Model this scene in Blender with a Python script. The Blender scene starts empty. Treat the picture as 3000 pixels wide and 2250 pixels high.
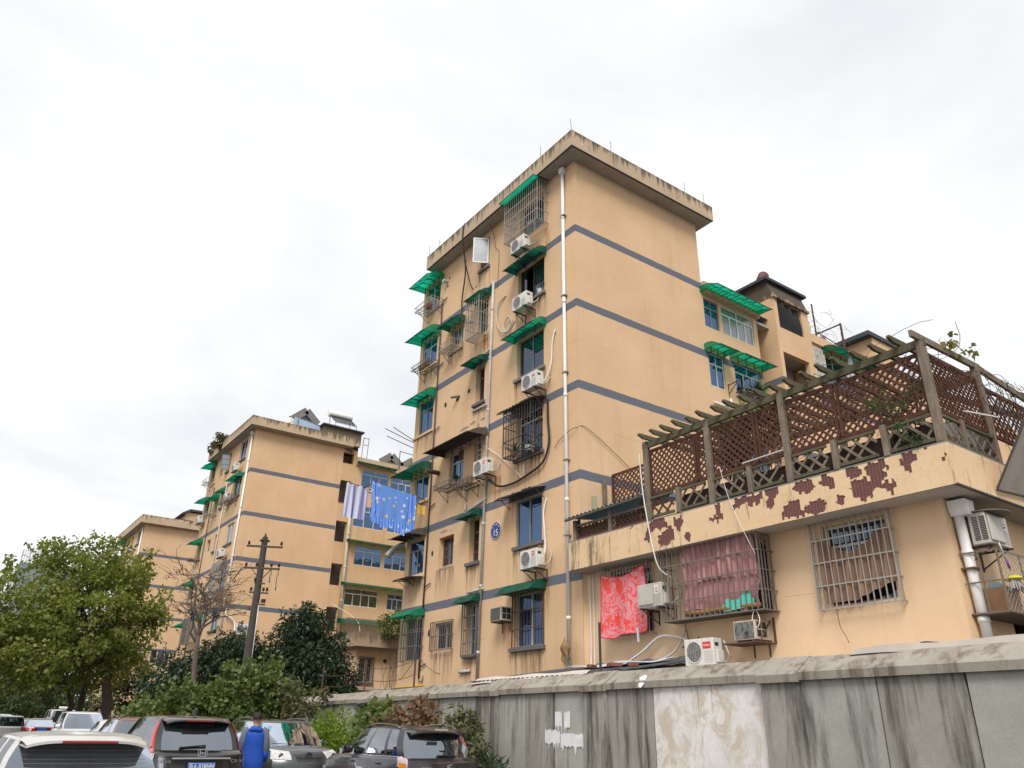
import bpy, math, random
from mathutils import Matrix, Vector
R = math.radians
rnd = random.Random(7)
scn = bpy.context.scene
col = scn.collection
GZ = 0.1            # level of the car park; the eye is 1.5 m above it

# ------------------------------------------------------------------ camera
cam = bpy.data.cameras.new('camera')
cam.sensor_fit = 'HORIZONTAL'; cam.sensor_width = 36.0
cam.lens = 2262 / 3000 * 36
cam.clip_start = 0.1; cam.clip_end = 3000
camo = bpy.data.objects.new('camera', cam); col.objects.link(camo)
rt = Vector((0.81080832, -0.58508304, 0.01636167))
dn = Vector((0.25275944, 0.32478748, -0.91138672))
fw = Vector((0.52792285, 0.7430955, 0.41122565))
camo.matrix_world = Matrix(((rt.x, -dn.x, -fw.x, 0), (rt.y, -dn.y, -fw.y, 0), (rt.z, -dn.z, -fw.z, 1.6), (0, 0, 0, 1)))
scn.camera = camo

# ------------------------------------------------------------------ sky, sun, exposure
SUN_DIR = Vector((-0.44, -0.46, 0.77)).normalized()      # towards the veiled sun
SUN_EL = math.asin(SUN_DIR.z); SUN_AZ = math.atan2(SUN_DIR.x, SUN_DIR.y)
w = bpy.data.worlds.new('World'); scn.world = w; w.use_nodes = True
nt = w.node_tree; nt.nodes.clear()
def wn(t, **k):
    n = nt.nodes.new(t)
    for a, b in k.items(): setattr(n, a, b)
    return n
L_ = nt.links.new
sky = wn('ShaderNodeTexSky', sky_type='NISHITA', sun_disc=False, sun_elevation=SUN_EL, sun_rotation=SUN_AZ)
skym = wn('ShaderNodeVectorMath', operation='SCALE'); L_(sky.outputs[0], skym.inputs[0]); skym.inputs['Scale'].default_value = 0.10
tc = wn('ShaderNodeTexCoord'); sep = wn('ShaderNodeSeparateXYZ'); L_(tc.outputs['Generated'], sep.inputs[0])
mz = wn('ShaderNodeMath', operation='MAXIMUM'); L_(sep.outputs[2], mz.inputs[0]); mz.inputs[1].default_value = 0.0
az = wn('ShaderNodeMath', operation='ADD'); L_(mz.outputs[0], az.inputs[0]); az.inputs[1].default_value = 0.22
dv = wn('ShaderNodeCombineXYZ')
for i in (0, 1):
    d_ = wn('ShaderNodeMath', operation='DIVIDE'); L_(sep.outputs[i], d_.inputs[0]); L_(az.outputs[0], d_.inputs[1]); L_(d_.outputs[0], dv.inputs[i])
n1 = wn('ShaderNodeTexNoise'); L_(dv.outputs[0], n1.inputs['Vector'])
n1.inputs['Scale'].default_value = 1.15; n1.inputs['Detail'].default_value = 7; n1.inputs['Roughness'].default_value = 0.55; n1.inputs['Distortion'].default_value = 0.25
cr = wn('ShaderNodeValToRGB'); L_(n1.outputs['Fac'], cr.inputs[0])
cr.color_ramp.elements[0].position = 0.28; cr.color_ramp.elements[0].color = (0.68, 0.70, 0.745, 1)
cr.color_ramp.elements[1].position = 0.66; cr.color_ramp.elements[1].color = (1.06, 1.05, 1.035, 1)
e_ = cr.color_ramp.elements.new(0.47); e_.color = (0.895, 0.90, 0.912, 1)
mx = wn('ShaderNodeMix', data_type='RGBA'); mx.inputs[0].default_value = 0.93
L_(skym.outputs[0], mx.inputs[6]); L_(cr.outputs[0], mx.inputs[7])
bg = wn('ShaderNodeBackground'); L_(mx.outputs[2], bg.inputs[0]); bg.inputs[1].default_value = 0.53
wo = wn('ShaderNodeOutputWorld'); L_(bg.outputs[0], wo.inputs[0])
sun = bpy.data.lights.new('sun', 'SUN'); sun.energy = 1.5; sun.angle = R(25); sun.color = (1, 0.965, 0.91)
suno = bpy.data.objects.new('sun', sun); col.objects.link(suno)
suno.rotation_euler = (-SUN_DIR).to_track_quat('-Z', 'Y').to_euler()
vs = scn.view_settings; vs.view_transform = 'Standard'; vs.look = 'None'; vs.exposure = 1.12; vs.gamma = 1; vs.use_curve_mapping = False
scn.cycles.max_bounces = 6; scn.cycles.transparent_max_bounces = 12; scn.cycles.diffuse_bounces = 3
scn.cycles.sample_clamp_indirect = 6
scn.cycles.use_denoising = True

# ------------------------------------------------------------------ materials
MT = {}
def base_mat(name):
    m = bpy.data.materials.new(name); m.use_nodes = True; MT[name] = m
    t = m.node_tree; b = t.nodes['Principled BSDF']
    return m, t, b
def node(t, ty, ins=None, **k):
    n = t.nodes.new(ty)
    for a, b in k.items(): setattr(n, a, b)
    for a, b in (ins or {}).items():
        if hasattr(b, 'is_output'): t.links.new(b, n.inputs[a])
        else: n.inputs[a].default_value = b
    return n
def c4(c): return (c[0], c[1], c[2], 1)
def noise(t, vec, scale, detail=4, rough=0.6, stretch=None, dist=0):
    v = vec
    if stretch:
        v = node(t, 'ShaderNodeVectorMath', {0: vec, 1: stretch}, operation='MULTIPLY').outputs[0]
    return node(t, 'ShaderNodeTexNoise', {'Vector': v, 'Scale': scale, 'Detail': detail, 'Roughness': rough, 'Distortion': dist}).outputs['Fac']
def ramp(t, fac, a, b, ca=(0, 0, 0), cb=(1, 1, 1)):
    n = node(t, 'ShaderNodeValToRGB', {0: fac}); e = n.color_ramp.elements
    e[0].position = a; e[0].color = c4(ca); e[1].position = b; e[1].color = c4(cb)
    return n.outputs[0]
def mix(t, fac, a, b, blend='MIX'):
    n = node(t, 'ShaderNodeMix', data_type='RGBA', blend_type=blend)
    for i, v in ((0, fac), (6, a), (7, b)):
        if hasattr(v, 'is_output'): t.links.new(v, n.inputs[i])
        else: n.inputs[i].default_value = v if i == 0 else c4(v)
    return n.outputs[2]
def mth(t, op, a, b=0.0, c=None):
    d = {0: a, 1: b}
    if c is not None: d[2] = c
    return node(t, 'ShaderNodeMath', d, operation=op).outputs[0]
def objco(t): return node(t, 'ShaderNodeTexCoord').outputs['Object']
def wldco(t): return node(t, 'ShaderNodeNewGeometry').outputs['Position']
def bump(t, b, h, strength=0.3, dist=0.01):
    n = node(t, 'ShaderNodeBump', {'Height': h, 'Strength': strength, 'Distance': dist}); t.links.new(n.outputs[0], b.inputs['Normal'])
def mat(name, c, rough=0.7, metal=0.0, spec=0.4, var=0.0, vscale=6.0, bmp=0.0, bscale=60.0, coat=0.0, c2=None, streak=0.0, stretch=(1, 1, 0.12), sscale=7.0, sc=(0.05, 0.045, 0.035)):
    """plain procedural material: noise variation towards c2, vertical dirt streaks, fine bump"""
    if name in MT: return MT[name]
    m, t, b = base_mat(name)
    b.inputs['Roughness'].default_value = rough; b.inputs['Metallic'].default_value = metal
    b.inputs['Specular IOR Level'].default_value = spec; b.inputs['Coat Weight'].default_value = coat; b.inputs['Coat Roughness'].default_value = 0.05
    out = None
    if var or streak:
        p = wldco(t)
        cc = c2 or tuple(x * 0.6 for x in c)
        out = mix(t, mth(t, 'MULTIPLY', ramp(t, noise(t, p, vscale), 0.3, 0.7), var if var else 0.0), c, cc)
        if streak:
            s = ramp(t, noise(t, p, sscale, 5, 0.65, stretch), 0.52, 0.75)
            out = mix(t, mth(t, 'MULTIPLY', s, streak), out, sc)
        t.links.new(out, b.inputs['Base Color'])
    else: b.inputs['Base Color'].default_value = c4(c)
    if bmp: bump(t, b, noise(t, wldco(t), bscale, 3), bmp, 0.006)
    return m

# ------------------------------------------------------------------ mesh builder
class MB:
    def __init__(s, M=None): s.v = []; s.f = []; s.M = M; s.mi = []; s.cur = 0
    def _p(s, ps): n = len(s.v); s.v += [tuple(p) for p in ps]; return n
    def face(s, *ps): n = s._p(ps); s.f.append(tuple(range(n, n + len(ps)))); s.mi.append(s.cur); return s
    def box(s, x0, x1, y0, y1, z0, z1):
        n = s._p([(x, y, z) for z in (z0, z1) for y in (y0, y1) for x in (x0, x1)])
        for q in ((0, 2, 3, 1), (4, 5, 7, 6), (0, 1, 5, 4), (2, 6, 7, 3), (0, 4, 6, 2), (1, 3, 7, 5)):
            s.f.append(tuple(n + i for i in q)); s.mi.append(s.cur)
        return s
    def bbox(s, x0, x1, y0, y1, z0, z1, b=0.01):
        """box with chamfered edges along every axis (26-face)"""
        import itertools
        xs, ys, zs = (x0, x1), (y0, y1), (z0, z1); idx = {}
        for i in (0, 1):
            for j in (0, 1):
                for k in (0, 1):
                    sx, sy, sz = (1, -1)[i], (1, -1)[j], (1, -1)[k]
                    n = s._p([(xs[i], ys[j] + sy * b, zs[k] + sz * b), (xs[i] + sx * b, ys[j], zs[k] + sz * b), (xs[i] + sx * b, ys[j] + sy * b, zs[k])])
                    idx[i, j, k] = n
        F = lambda *q: (s.f.append(tuple(q)), s.mi.append(s.cur))
        for i in (0, 1):
            F(idx[i, 0, 0], idx[i, 1, 0], idx[i, 1, 1], idx[i, 0, 1])
            F(idx[0, i, 0] + 1, idx[1, i, 0] + 1, idx[1, i, 1] + 1, idx[0, i, 1] + 1)
            F(idx[0, 0, i] + 2, idx[1, 0, i] + 2, idx[1, 1, i] + 2, idx[0, 1, i] + 2)
        for i in (0, 1):
            for j in (0, 1):
                F(idx[i, j, 0], idx[i, j, 1], idx[i, j, 1] + 1, idx[i, j, 0] + 1)
                F(idx[i, 0, j], idx[i, 1, j], idx[i, 1, j] + 2, idx[i, 0, j] + 2)
                F(idx[0, i, j] + 1, idx[1, i, j] + 1, idx[1, i, j] + 2, idx[0, i, j] + 2)
        for q in idx.values(): F(q, q + 1, q + 2)
        return s
    def bar(s, a, b, wd, hd=None, up=(0, 0, 1)):
        """square bar from a to b"""
        hd = wd if hd is None else hd
        a = Vector(a); b = Vector(b); d = (b - a).normalized(); up = Vector(up)
        if abs(d.dot(up)) > 0.98: up = Vector((0, 1, 0)) if abs(d.y) < 0.9 else Vector((1, 0, 0))
        x = d.cross(up).normalized() * (wd / 2); y = x.cross(d).normalized() * (hd / 2)
        n = s._p([p + i * x + j * y for p in (a, b) for i, j in ((-1, -1), (1, -1), (1, 1), (-1, 1))])
        for q in ((0, 1, 2, 3), (7, 6, 5, 4), (0, 4, 5, 1), (1, 5, 6, 2), (2, 6, 7, 3), (3, 7, 4, 0)):
            s.f.append(tuple(n + i for i in q)); s.mi.append(s.cur)
        return s
    def tube(s, pts, r, n=8, cap=True):
        pts = [Vector(p) for p in pts]; rs = r if isinstance(r, (list, tuple)) else [r] * len(pts)
        ring = []; prev = None
        for i, p in enumerate(pts):
            d = (pts[min(i + 1, len(pts) - 1)] - pts[max(i - 1, 0)])
            if d.length < 1e-9: d = Vector((0, 0, 1))
            d.normalize()
            if prev is None:
                u = d.orthogonal().normalized()
            else:
                u = (prev - d * prev.dot(d))
                u = u.normalized() if u.length > 1e-6 else d.orthogonal().normalized()
            prev = u; q = d.cross(u)
            ring.append(s._p([p + (u * math.cos(2 * math.pi * k / n) + q * math.sin(2 * math.pi * k / n)) * rs[i] for k in range(n)]))
        for a, b in zip(ring, ring[1:]):
            for k in range(n): s.f.append((a + k, a + (k + 1) % n, b + (k + 1) % n, b + k)); s.mi.append(s.cur)
        if cap:
            s.f.append(tuple(ring[0] + k for k in reversed(range(n)))); s.mi.append(s.cur)
            s.f.append(tuple(ring[-1] + k for k in range(n))); s.mi.append(s.cur)
        return s
    def lathe(s, prof, c=(0, 0, 0), n=16, axis='z'):
        rings = []
        for r, h in prof:
            pts = []
            for k in range(n):
                a = 2 * math.pi * k / n; x, y = r * math.cos(a), r * math.sin(a)
                p = (x, y, h) if axis == 'z' else ((x, h, y) if axis == 'y' else (h, x, y))
                pts.append((c[0] + p[0], c[1] + p[1], c[2] + p[2]))
            rings.append(s._p(pts))
        for a, b in zip(rings, rings[1:]):
            for k in range(n): s.f.append((a + k, a + (k + 1) % n, b + (k + 1) % n, b + k)); s.mi.append(s.cur)
        return s
    def grid(s, fn, nu, nv, closed_u=False):
        n = s._p([fn(i / nu, j / nv) for j in range(nv + 1) for i in range(nu + 1)])
        for j in range(nv):
            for i in range(nu):
                a = n + j * (nu + 1) + i; s.f.append((a, a + 1, a + nu + 2, a + nu + 1)); s.mi.append(s.cur)
        return s
    def prism(s, poly, h0, h1, axis='z'):
        """extrude a 2-d polygon; axis z: (x,y)->z ; y: (x,z)->y ; x: (y,z)->x"""
        def P(a, b, h): return (a, b, h) if axis == 'z' else ((a, h, b) if axis == 'y' else (h, a, b))
        n = len(poly); i0 = s._p([P(a, b, h0) for a, b in poly]); i1 = s._p([P(a, b, h1) for a, b in poly])
        s.f.append(tuple(i0 + k for k in reversed(range(n)))); s.mi.append(s.cur)
        s.f.append(tuple(i1 + k for k in range(n))); s.mi.append(s.cur)
        for k in range(n): s.f.append((i0 + k, i0 + (k + 1) % n, i1 + (k + 1) % n, i1 + k)); s.mi.append(s.cur)
        return s
    def mesh(s, name, mats, smooth=False):
        me = bpy.data.meshes.new(name)
        v = [s.M @ Vector(p) for p in s.v] if s.M is not None else s.v
        me.from_pydata(v, [], s.f)
        for m in (mats if isinstance(mats, (list, tuple)) else [mats]): me.materials.append(m)
        if any(s.mi): me.polygons.foreach_set('material_index', s.mi)
        if smooth:
            me.polygons.foreach_set('use_smooth', [True] * len(me.polygons))
            if smooth != True: me.set_sharp_from_angle(angle=R(smooth))
        me.update()
        return me
    def build(s, name, mats, parent=None, smooth=False, kind=None, label=None):
        o = bpy.data.objects.new(name, s.mesh(name, mats, smooth)); col.objects.link(o)
        if parent is not None: o.parent = parent
        if kind: o['kind'] = kind
        if label: o['label'] = label
        return o
def tag(o, label, cat, group=None):
    o['label'] = label; o['category'] = cat
    if group: o['group'] = group
    return o
def thing(name, label, cat, loc=(0, 0, 0), rz=0.0, group=None):
    o = bpy.data.objects.new(name, None); col.objects.link(o)
    o.location = loc; o.rotation_euler = (0, 0, rz); o.empty_display_size = 0.2
    return tag(o, label, cat, group)
def dup(root, loc, rz=None, label=None, group=None, scale=None):
    kids = {}
    for o in bpy.data.objects:
        if o.parent: kids.setdefault(o.parent.name, []).append(o)
    def cp(o, par):
        c = o.copy(); col.objects.link(c)
        if par: c.parent = par
        for k in kids.get(o.name, []): cp(k, c)
        return c
    r = cp(root, None); r.location = loc
    if rz is not None: r.rotation_euler = (0, 0, rz)
    if scale: r.scale = scale
    if label: r['label'] = label
    if group: r['group'] = group
    return r
def text_mesh(body, size, ext=0.002):
    """flat lettering as a mesh in the local xz plane, facing -y, centred"""
    cu = bpy.data.curves.new('lettering', 'FONT'); cu.body = body; cu.size = size; cu.align_x = 'CENTER'; cu.align_y = 'CENTER'; cu.extrude = ext
    o = bpy.data.objects.new('lettering', cu); col.objects.link(o)
    dg = bpy.context.evaluated_depsgraph_get(); me = bpy.data.meshes.new_from_object(o.evaluated_get(dg))
    bpy.data.objects.remove(o); me.transform(Matrix.Rotation(R(90), 4, 'X'))
    return me
def lettering(body, size, m, parent, loc, name='lettering', rz=0, sx=1, bold=0):
    me = text_mesh(body, size)
    me.materials.clear(); me.materials.append(m)
    o = bpy.data.objects.new(name, me); col.objects.link(o); o.parent = parent; o.location = loc; o.rotation_euler = (0, 0, rz); o.scale = (sx, 1, 1)
    return o
ENDR = -math.pi / 2      # a thing on an end elevation: local x runs right as seen from the car park, -y points out
# ------------------------------------------------------------------ surface materials
def stucco_mat(name, c, bands=True, dz=0.0, dirt=0.5, btop=17.2, cband=(0.135, 0.145, 0.175)):
    m, t, b = base_mat(name)
    p = wldco(t); b.inputs['Roughness'].default_value = 0.9; b.inputs['Specular IOR Level'].default_value = 0.2
    big = ramp(t, noise(t, p, 0.55, 5, 0.62), 0.3, 0.72)
    o = mix(t, big, c, (c[0] * 0.86, c[1] * 0.84, c[2] * 0.80))
    fine = ramp(t, noise(t, p, 14, 4, 0.7), 0.25, 0.75)
    o = mix(t, mth(t, 'MULTIPLY', fine, 0.16), o, (c[0] * 0.72, c[1] * 0.70, c[2] * 0.66))
    sz = node(t, 'ShaderNodeSeparateXYZ', {0: p}).outputs[2]
    if bands:
        wob = mth(t, 'MULTIPLY', mth(t, 'SUBTRACT', noise(t, p, 3.0, 3), 0.5), 0.035)
        zz = mth(t, 'ADD', mth(t, 'SUBTRACT', sz, 5.35 + dz), wob)
        fr = mth(t, 'FRACT', mth(t, 'DIVIDE', zz, 2.803))
        inb = mth(t, 'LESS_THAN', fr, 0.272 / 2.803)
        rng = mth(t, 'MULTIPLY', mth(t, 'GREATER_THAN', sz, 5.0 + dz), mth(t, 'LESS_THAN', sz, btop + dz))
        bc = mix(t, mth(t, 'MULTIPLY', fine, 0.35), cband, tuple(x * 0.8 for x in cband))
        o = mix(t, mth(t, 'MULTIPLY', inb, rng), o, bc)
    st = ramp(t, noise(t, p, 2.6, 6, 0.66, (1, 1, 0.10)), 0.54, 0.74)
    o = mix(t, mth(t, 'MULTIPLY', st, 0.34 * dirt), o, (0.26, 0.15, 0.08))
    sp = ramp(t, noise(t, p, 5.5, 6, 0.7, (1, 1, 0.35)), 0.66, 0.76)
    o = mix(t, mth(t, 'MULTIPLY', sp, 0.4 * dirt), o, (0.16, 0.13, 0.10))
    # hairline construction joints in the render
    hj = mth(t, 'LESS_THAN', mth(t, 'FRACT', mth(t, 'DIVIDE', mth(t, 'ADD', sz, mth(t, 'MULTIPLY', noise(t, p, 1.1, 2), 0.05)), 1.4015)), 0.010)
    o = mix(t, mth(t, 'MULTIPLY', mth(t, 'MULTIPLY', hj, ramp(t, noise(t, p, 1.3, 2), 0.5, 0.6)), 0.4), o, (0.2, 0.14, 0.09))
    t.links.new(o, b.inputs['Base Color'])
    bump(t, b, noise(t, p, 45, 4, 0.7), 0.35, 0.012)
    return m
def grime_mat(name, c, ztop, k=0.8, g=(0.055, 0.045, 0.038), thresh=0.50, hi=0.62, xs=5.0):
    """cement render with black rain streaks hanging from its top edge"""
    m, t, b = base_mat(name)
    p = wldco(t); b.inputs['Roughness'].default_value = 0.92; b.inputs['Specular IOR Level'].default_value = 0.15
    o = mix(t, ramp(t, noise(t, p, 1.2, 5), 0.3, 0.7), c, tuple(x * 0.78 for x in c))
    o = mix(t, mth(t, 'MULTIPLY', ramp(t, noise(t, p, 11, 4, 0.7), 0.3, 0.7), 0.25), o, tuple(x * 0.6 for x in c))
    sz = node(t, 'ShaderNodeSeparateXYZ', {0: p}).outputs[2]
    up = mth(t, 'MULTIPLY', mth(t, 'SUBTRACT', sz, ztop - 0.30), 0.42)
    a = mth(t, 'ADD', noise(t, p, xs, 6, 0.68, (1, 1, 0.14)), up)
    o = mix(t, mth(t, 'MULTIPLY', ramp(t, a, thresh, hi), k), o, g)
    t.links.new(o, b.inputs['Base Color']); bump(t, b, noise(t, p, 30, 4), 0.4, 0.012)
    return m
TAN = (0.70, 0.478, 0.295)
M_ST1 = stucco_mat('tan stucco of block 15', TAN)
M_ST1W = stucco_mat('tan stucco of the stair tower', TAN, btop=15.0)
M_ST2W = stucco_mat('tan stucco of the second wing', (0.64, 0.425, 0.245), bands=False, dirt=.7)
M_ST2 = stucco_mat('tan stucco of second block', (0.69, 0.468, 0.285), dz=-0.17)
M_ST3 = stucco_mat('tan stucco of third block', (0.69, 0.475, 0.295), dz=-0.40)
M_STA = stucco_mat('tan stucco of the annex', (0.79, 0.56, 0.365), bands=False, dirt=0.35)
M_PAR = grime_mat('stained parapet render', (0.55, 0.42, 0.29), 20.15)
M_PAR2 = grime_mat('stained parapet render of second block', (0.55, 0.415, 0.28), 19.95, k=0.75)
M_SOF = mat('grey cement soffit', (0.42, 0.37, 0.32), 0.95, var=0.5, vscale=1.6, bmp=0.2)
M_CEM = mat('grey cement', (0.21, 0.20, 0.19), 0.92, var=0.6, vscale=3, bmp=0.3)
M_SILL = mat('dark grey painted sill', (0.10, 0.10, 0.11), 0.85, var=0.5, vscale=8, c2=(0.18, 0.17, 0.16))
M_ROOF = mat('dark roof slate', (0.055, 0.06, 0.075), 0.8, var=0.5, vscale=4)
M_PVC = mat('white drainpipe plastic', (0.76, 0.75, 0.73), 0.45, var=0.3, vscale=1.2, c2=(0.62, 0.58, 0.54), streak=0.25, sscale=16)
M_PVCG = mat('greyed drainpipe', (0.55, 0.53, 0.50), 0.6, var=0.6, vscale=1.7, c2=(0.26, 0.26, 0.28))
M_IRON = mat('dark iron', (0.045, 0.043, 0.042), 0.65, var=0.4, vscale=7, c2=(0.10, 0.06, 0.04))
M_RUST = mat('rusted iron', (0.13, 0.065, 0.038), 0.85, var=0.7, vscale=9, c2=(0.055, 0.045, 0.04))
M_STEEL = mat('dull stainless bars', (0.42, 0.39, 0.35), 0.45, metal=0.5, var=0.5, vscale=6, c2=(0.22, 0.19, 0.17))
M_BRONZ = mat('brown anodised bars', (0.20, 0.17, 0.145), 0.5, metal=0.35, var=0.4, vscale=5)
M_ALU = mat('aged white aluminium frame', (0.60, 0.59, 0.57), 0.45, var=0.4, vscale=9, c2=(0.40, 0.38, 0.35))
M_ALUG = mat('grey aluminium frame', (0.25, 0.24, 0.235), 0.45, metal=0.2, var=0.4, vscale=9)
M_REDW = mat('red painted timber frame', (0.16, 0.045, 0.03), 0.7, var=0.5, vscale=9, c2=(0.28, 0.22, 0.18))
M_BLK = mat('black rubber', (0.012, 0.012, 0.013), 0.6)
M_HOLE = mat('broken cement hole', (0.035, 0.03, 0.027), 0.95, var=0.5, vscale=20)
M_WHITE = mat('white enamel', (0.74, 0.73, 0.70), 0.4, var=0.2, vscale=4, c2=(0.55, 0.53, 0.49))
M_ACW = mat('air conditioner enamel', (0.66, 0.64, 0.60), 0.42, var=0.4, vscale=3, c2=(0.52, 0.49, 0.44), streak=0.25, sscale=12)
M_ACB = mat('beige air conditioner enamel', (0.50, 0.47, 0.41), 0.45, var=0.35, vscale=3, streak=0.2, sscale=12)
M_DARK = mat('dark fan well', (0.03, 0.032, 0.034), 0.6)
M_GRIL = mat('grey fan grille', (0.35, 0.34, 0.33), 0.5)
M_TERRA = mat('terracotta', (0.30, 0.14, 0.075), 0.85, var=0.4, vscale=12)
M_TILEW = mat('white glazed tile', (0.62, 0.61, 0.60), 0.3)
M_YEL = mat('yellow gas pipe paint', (0.55, 0.33, 0.03), 0.5, var=0.4, vscale=5)
M_BRICK = mat('red brick', (0.21, 0.085, 0.055), 0.9, var=0.6, vscale=15, c2=(0.12, 0.07, 0.055), bmp=0.4)

def glass_mat(name, tint, refl=0.5, clear=0.35, rough=0.02, gcol=(0.92, 0.95, 1.0), fr=0.8):
    """window glass: tinted see-through share plus a mirror share that grows with the angle"""
    m, t, b = base_mat(name); t.nodes.remove(b)
    out = t.nodes['Material Output']
    tr = node(t, 'ShaderNodeBsdfTransparent', {'Color': c4(tint)})
    df = node(t, 'ShaderNodeBsdfDiffuse', {'Color': c4(tuple(x * 0.28 for x in tint))})
    gl = node(t, 'ShaderNodeBsdfGlossy', {'Color': c4(gcol), 'Roughness': rough})
    a = node(t, 'ShaderNodeMixShader', {0: 1 - clear}); t.links.new(tr.outputs[0], a.inputs[1]); t.links.new(df.outputs[0], a.inputs[2])
    lw = node(t, 'ShaderNodeLayerWeight', {'Blend': 0.22}).outputs['Fresnel']
    nb = node(t, 'ShaderNodeBump', {'Height': noise(t, wldco(t), 1.7, 2), 'Strength': 0.10, 'Distance': 0.05}); t.links.new(nb.outputs[0], gl.inputs['Normal'])
    f = mth(t, 'MINIMUM', mth(t, 'ADD', mth(t, 'MULTIPLY', lw, fr), refl * 0.34), 1.0)
    s = node(t, 'ShaderNodeMixShader', {0: f}); t.links.new(a.outputs[0], s.inputs[1]); t.links.new(gl.outputs[0], s.inputs[2])
    t.links.new(s.outputs[0], out.inputs[0])
    return m
M_GLB = glass_mat('blue tinted glass', (0.04, 0.15, 0.38), 0.5, gcol=(0.42, 0.62, 0.95))
M_GLD = glass_mat('dark glass', (0.06, 0.08, 0.11), 0.35, gcol=(0.6, 0.72, 0.9))
M_GLG = glass_mat('green tinted glass', (0.03, 0.16, 0.07), 0.35)
M_GLC = glass_mat('frosted pale glass', (0.42, 0.47, 0.46), 0.5, 0.1, 0.25)
M_CAR = glass_mat('car glass', (0.10, 0.12, 0.13), 0.75, 0.4, gcol=(0.8, 0.88, 1.0), fr=0.55)
M_CARP = glass_mat('dark privacy glass', (0.03, 0.035, 0.04), 0.16, 0.3, fr=0.30)
def plastic_mat(name, c, trans):
    m, t, b = base_mat(name); t.nodes.remove(b); out = t.nodes['Material Output']
    p = wldco(t)
    cc = mix(t, mth(t, 'MULTIPLY', ramp(t, noise(t, p, 4.5, 5, 0.7), 0.42, 0.72), 0.75), c, (c[0] * 0.3 + 0.01, c[1] * 0.35, c[2] * 0.32))
    tl = node(t, 'ShaderNodeBsdfTranslucent', {'Color': cc}); df = node(t, 'ShaderNodeBsdfDiffuse', {'Color': cc})
    gl = node(t, 'ShaderNodeBsdfGlossy', {'Color': (0.8, 0.9, 0.85, 1), 'Roughness': 0.25})
    tp = node(t, 'ShaderNodeBsdfTransparent', {'Color': cc})
    a = node(t, 'ShaderNodeMixShader', {0: trans}); t.links.new(df.outputs[0], a.inputs[1]); t.links.new(tl.outputs[0], a.inputs[2])
    a2 = node(t, 'ShaderNodeMixShader', {0: 0.22}); t.links.new(a.outputs[0], a2.inputs[1]); t.links.new(tp.outputs[0], a2.inputs[2])
    s = node(t, 'ShaderNodeMixShader', {0: 0.07}); t.links.new(a2.outputs[0], s.inputs[1]); t.links.new(gl.outputs[0], s.inputs[2])
    t.links.new(s.outputs[0], out.inputs[0])
    return m
M_AWG = plastic_mat('green corrugated plastic', (0.012, 0.50, 0.29), 0.6)
M_AWGD = plastic_mat('dirty green plastic', (0.012, 0.20, 0.125), 0.5)
M_TIN = mat('dark weathered tin', (0.075, 0.068, 0.062), 0.75, var=0.6, vscale=5, c2=(0.13, 0.09, 0.065), bmp=0.2)
M_TINB = mat('brown weathered tin', (0.17, 0.15, 0.13), 0.7, var=0.6, vscale=4, c2=(0.09, 0.075, 0.065))

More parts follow.
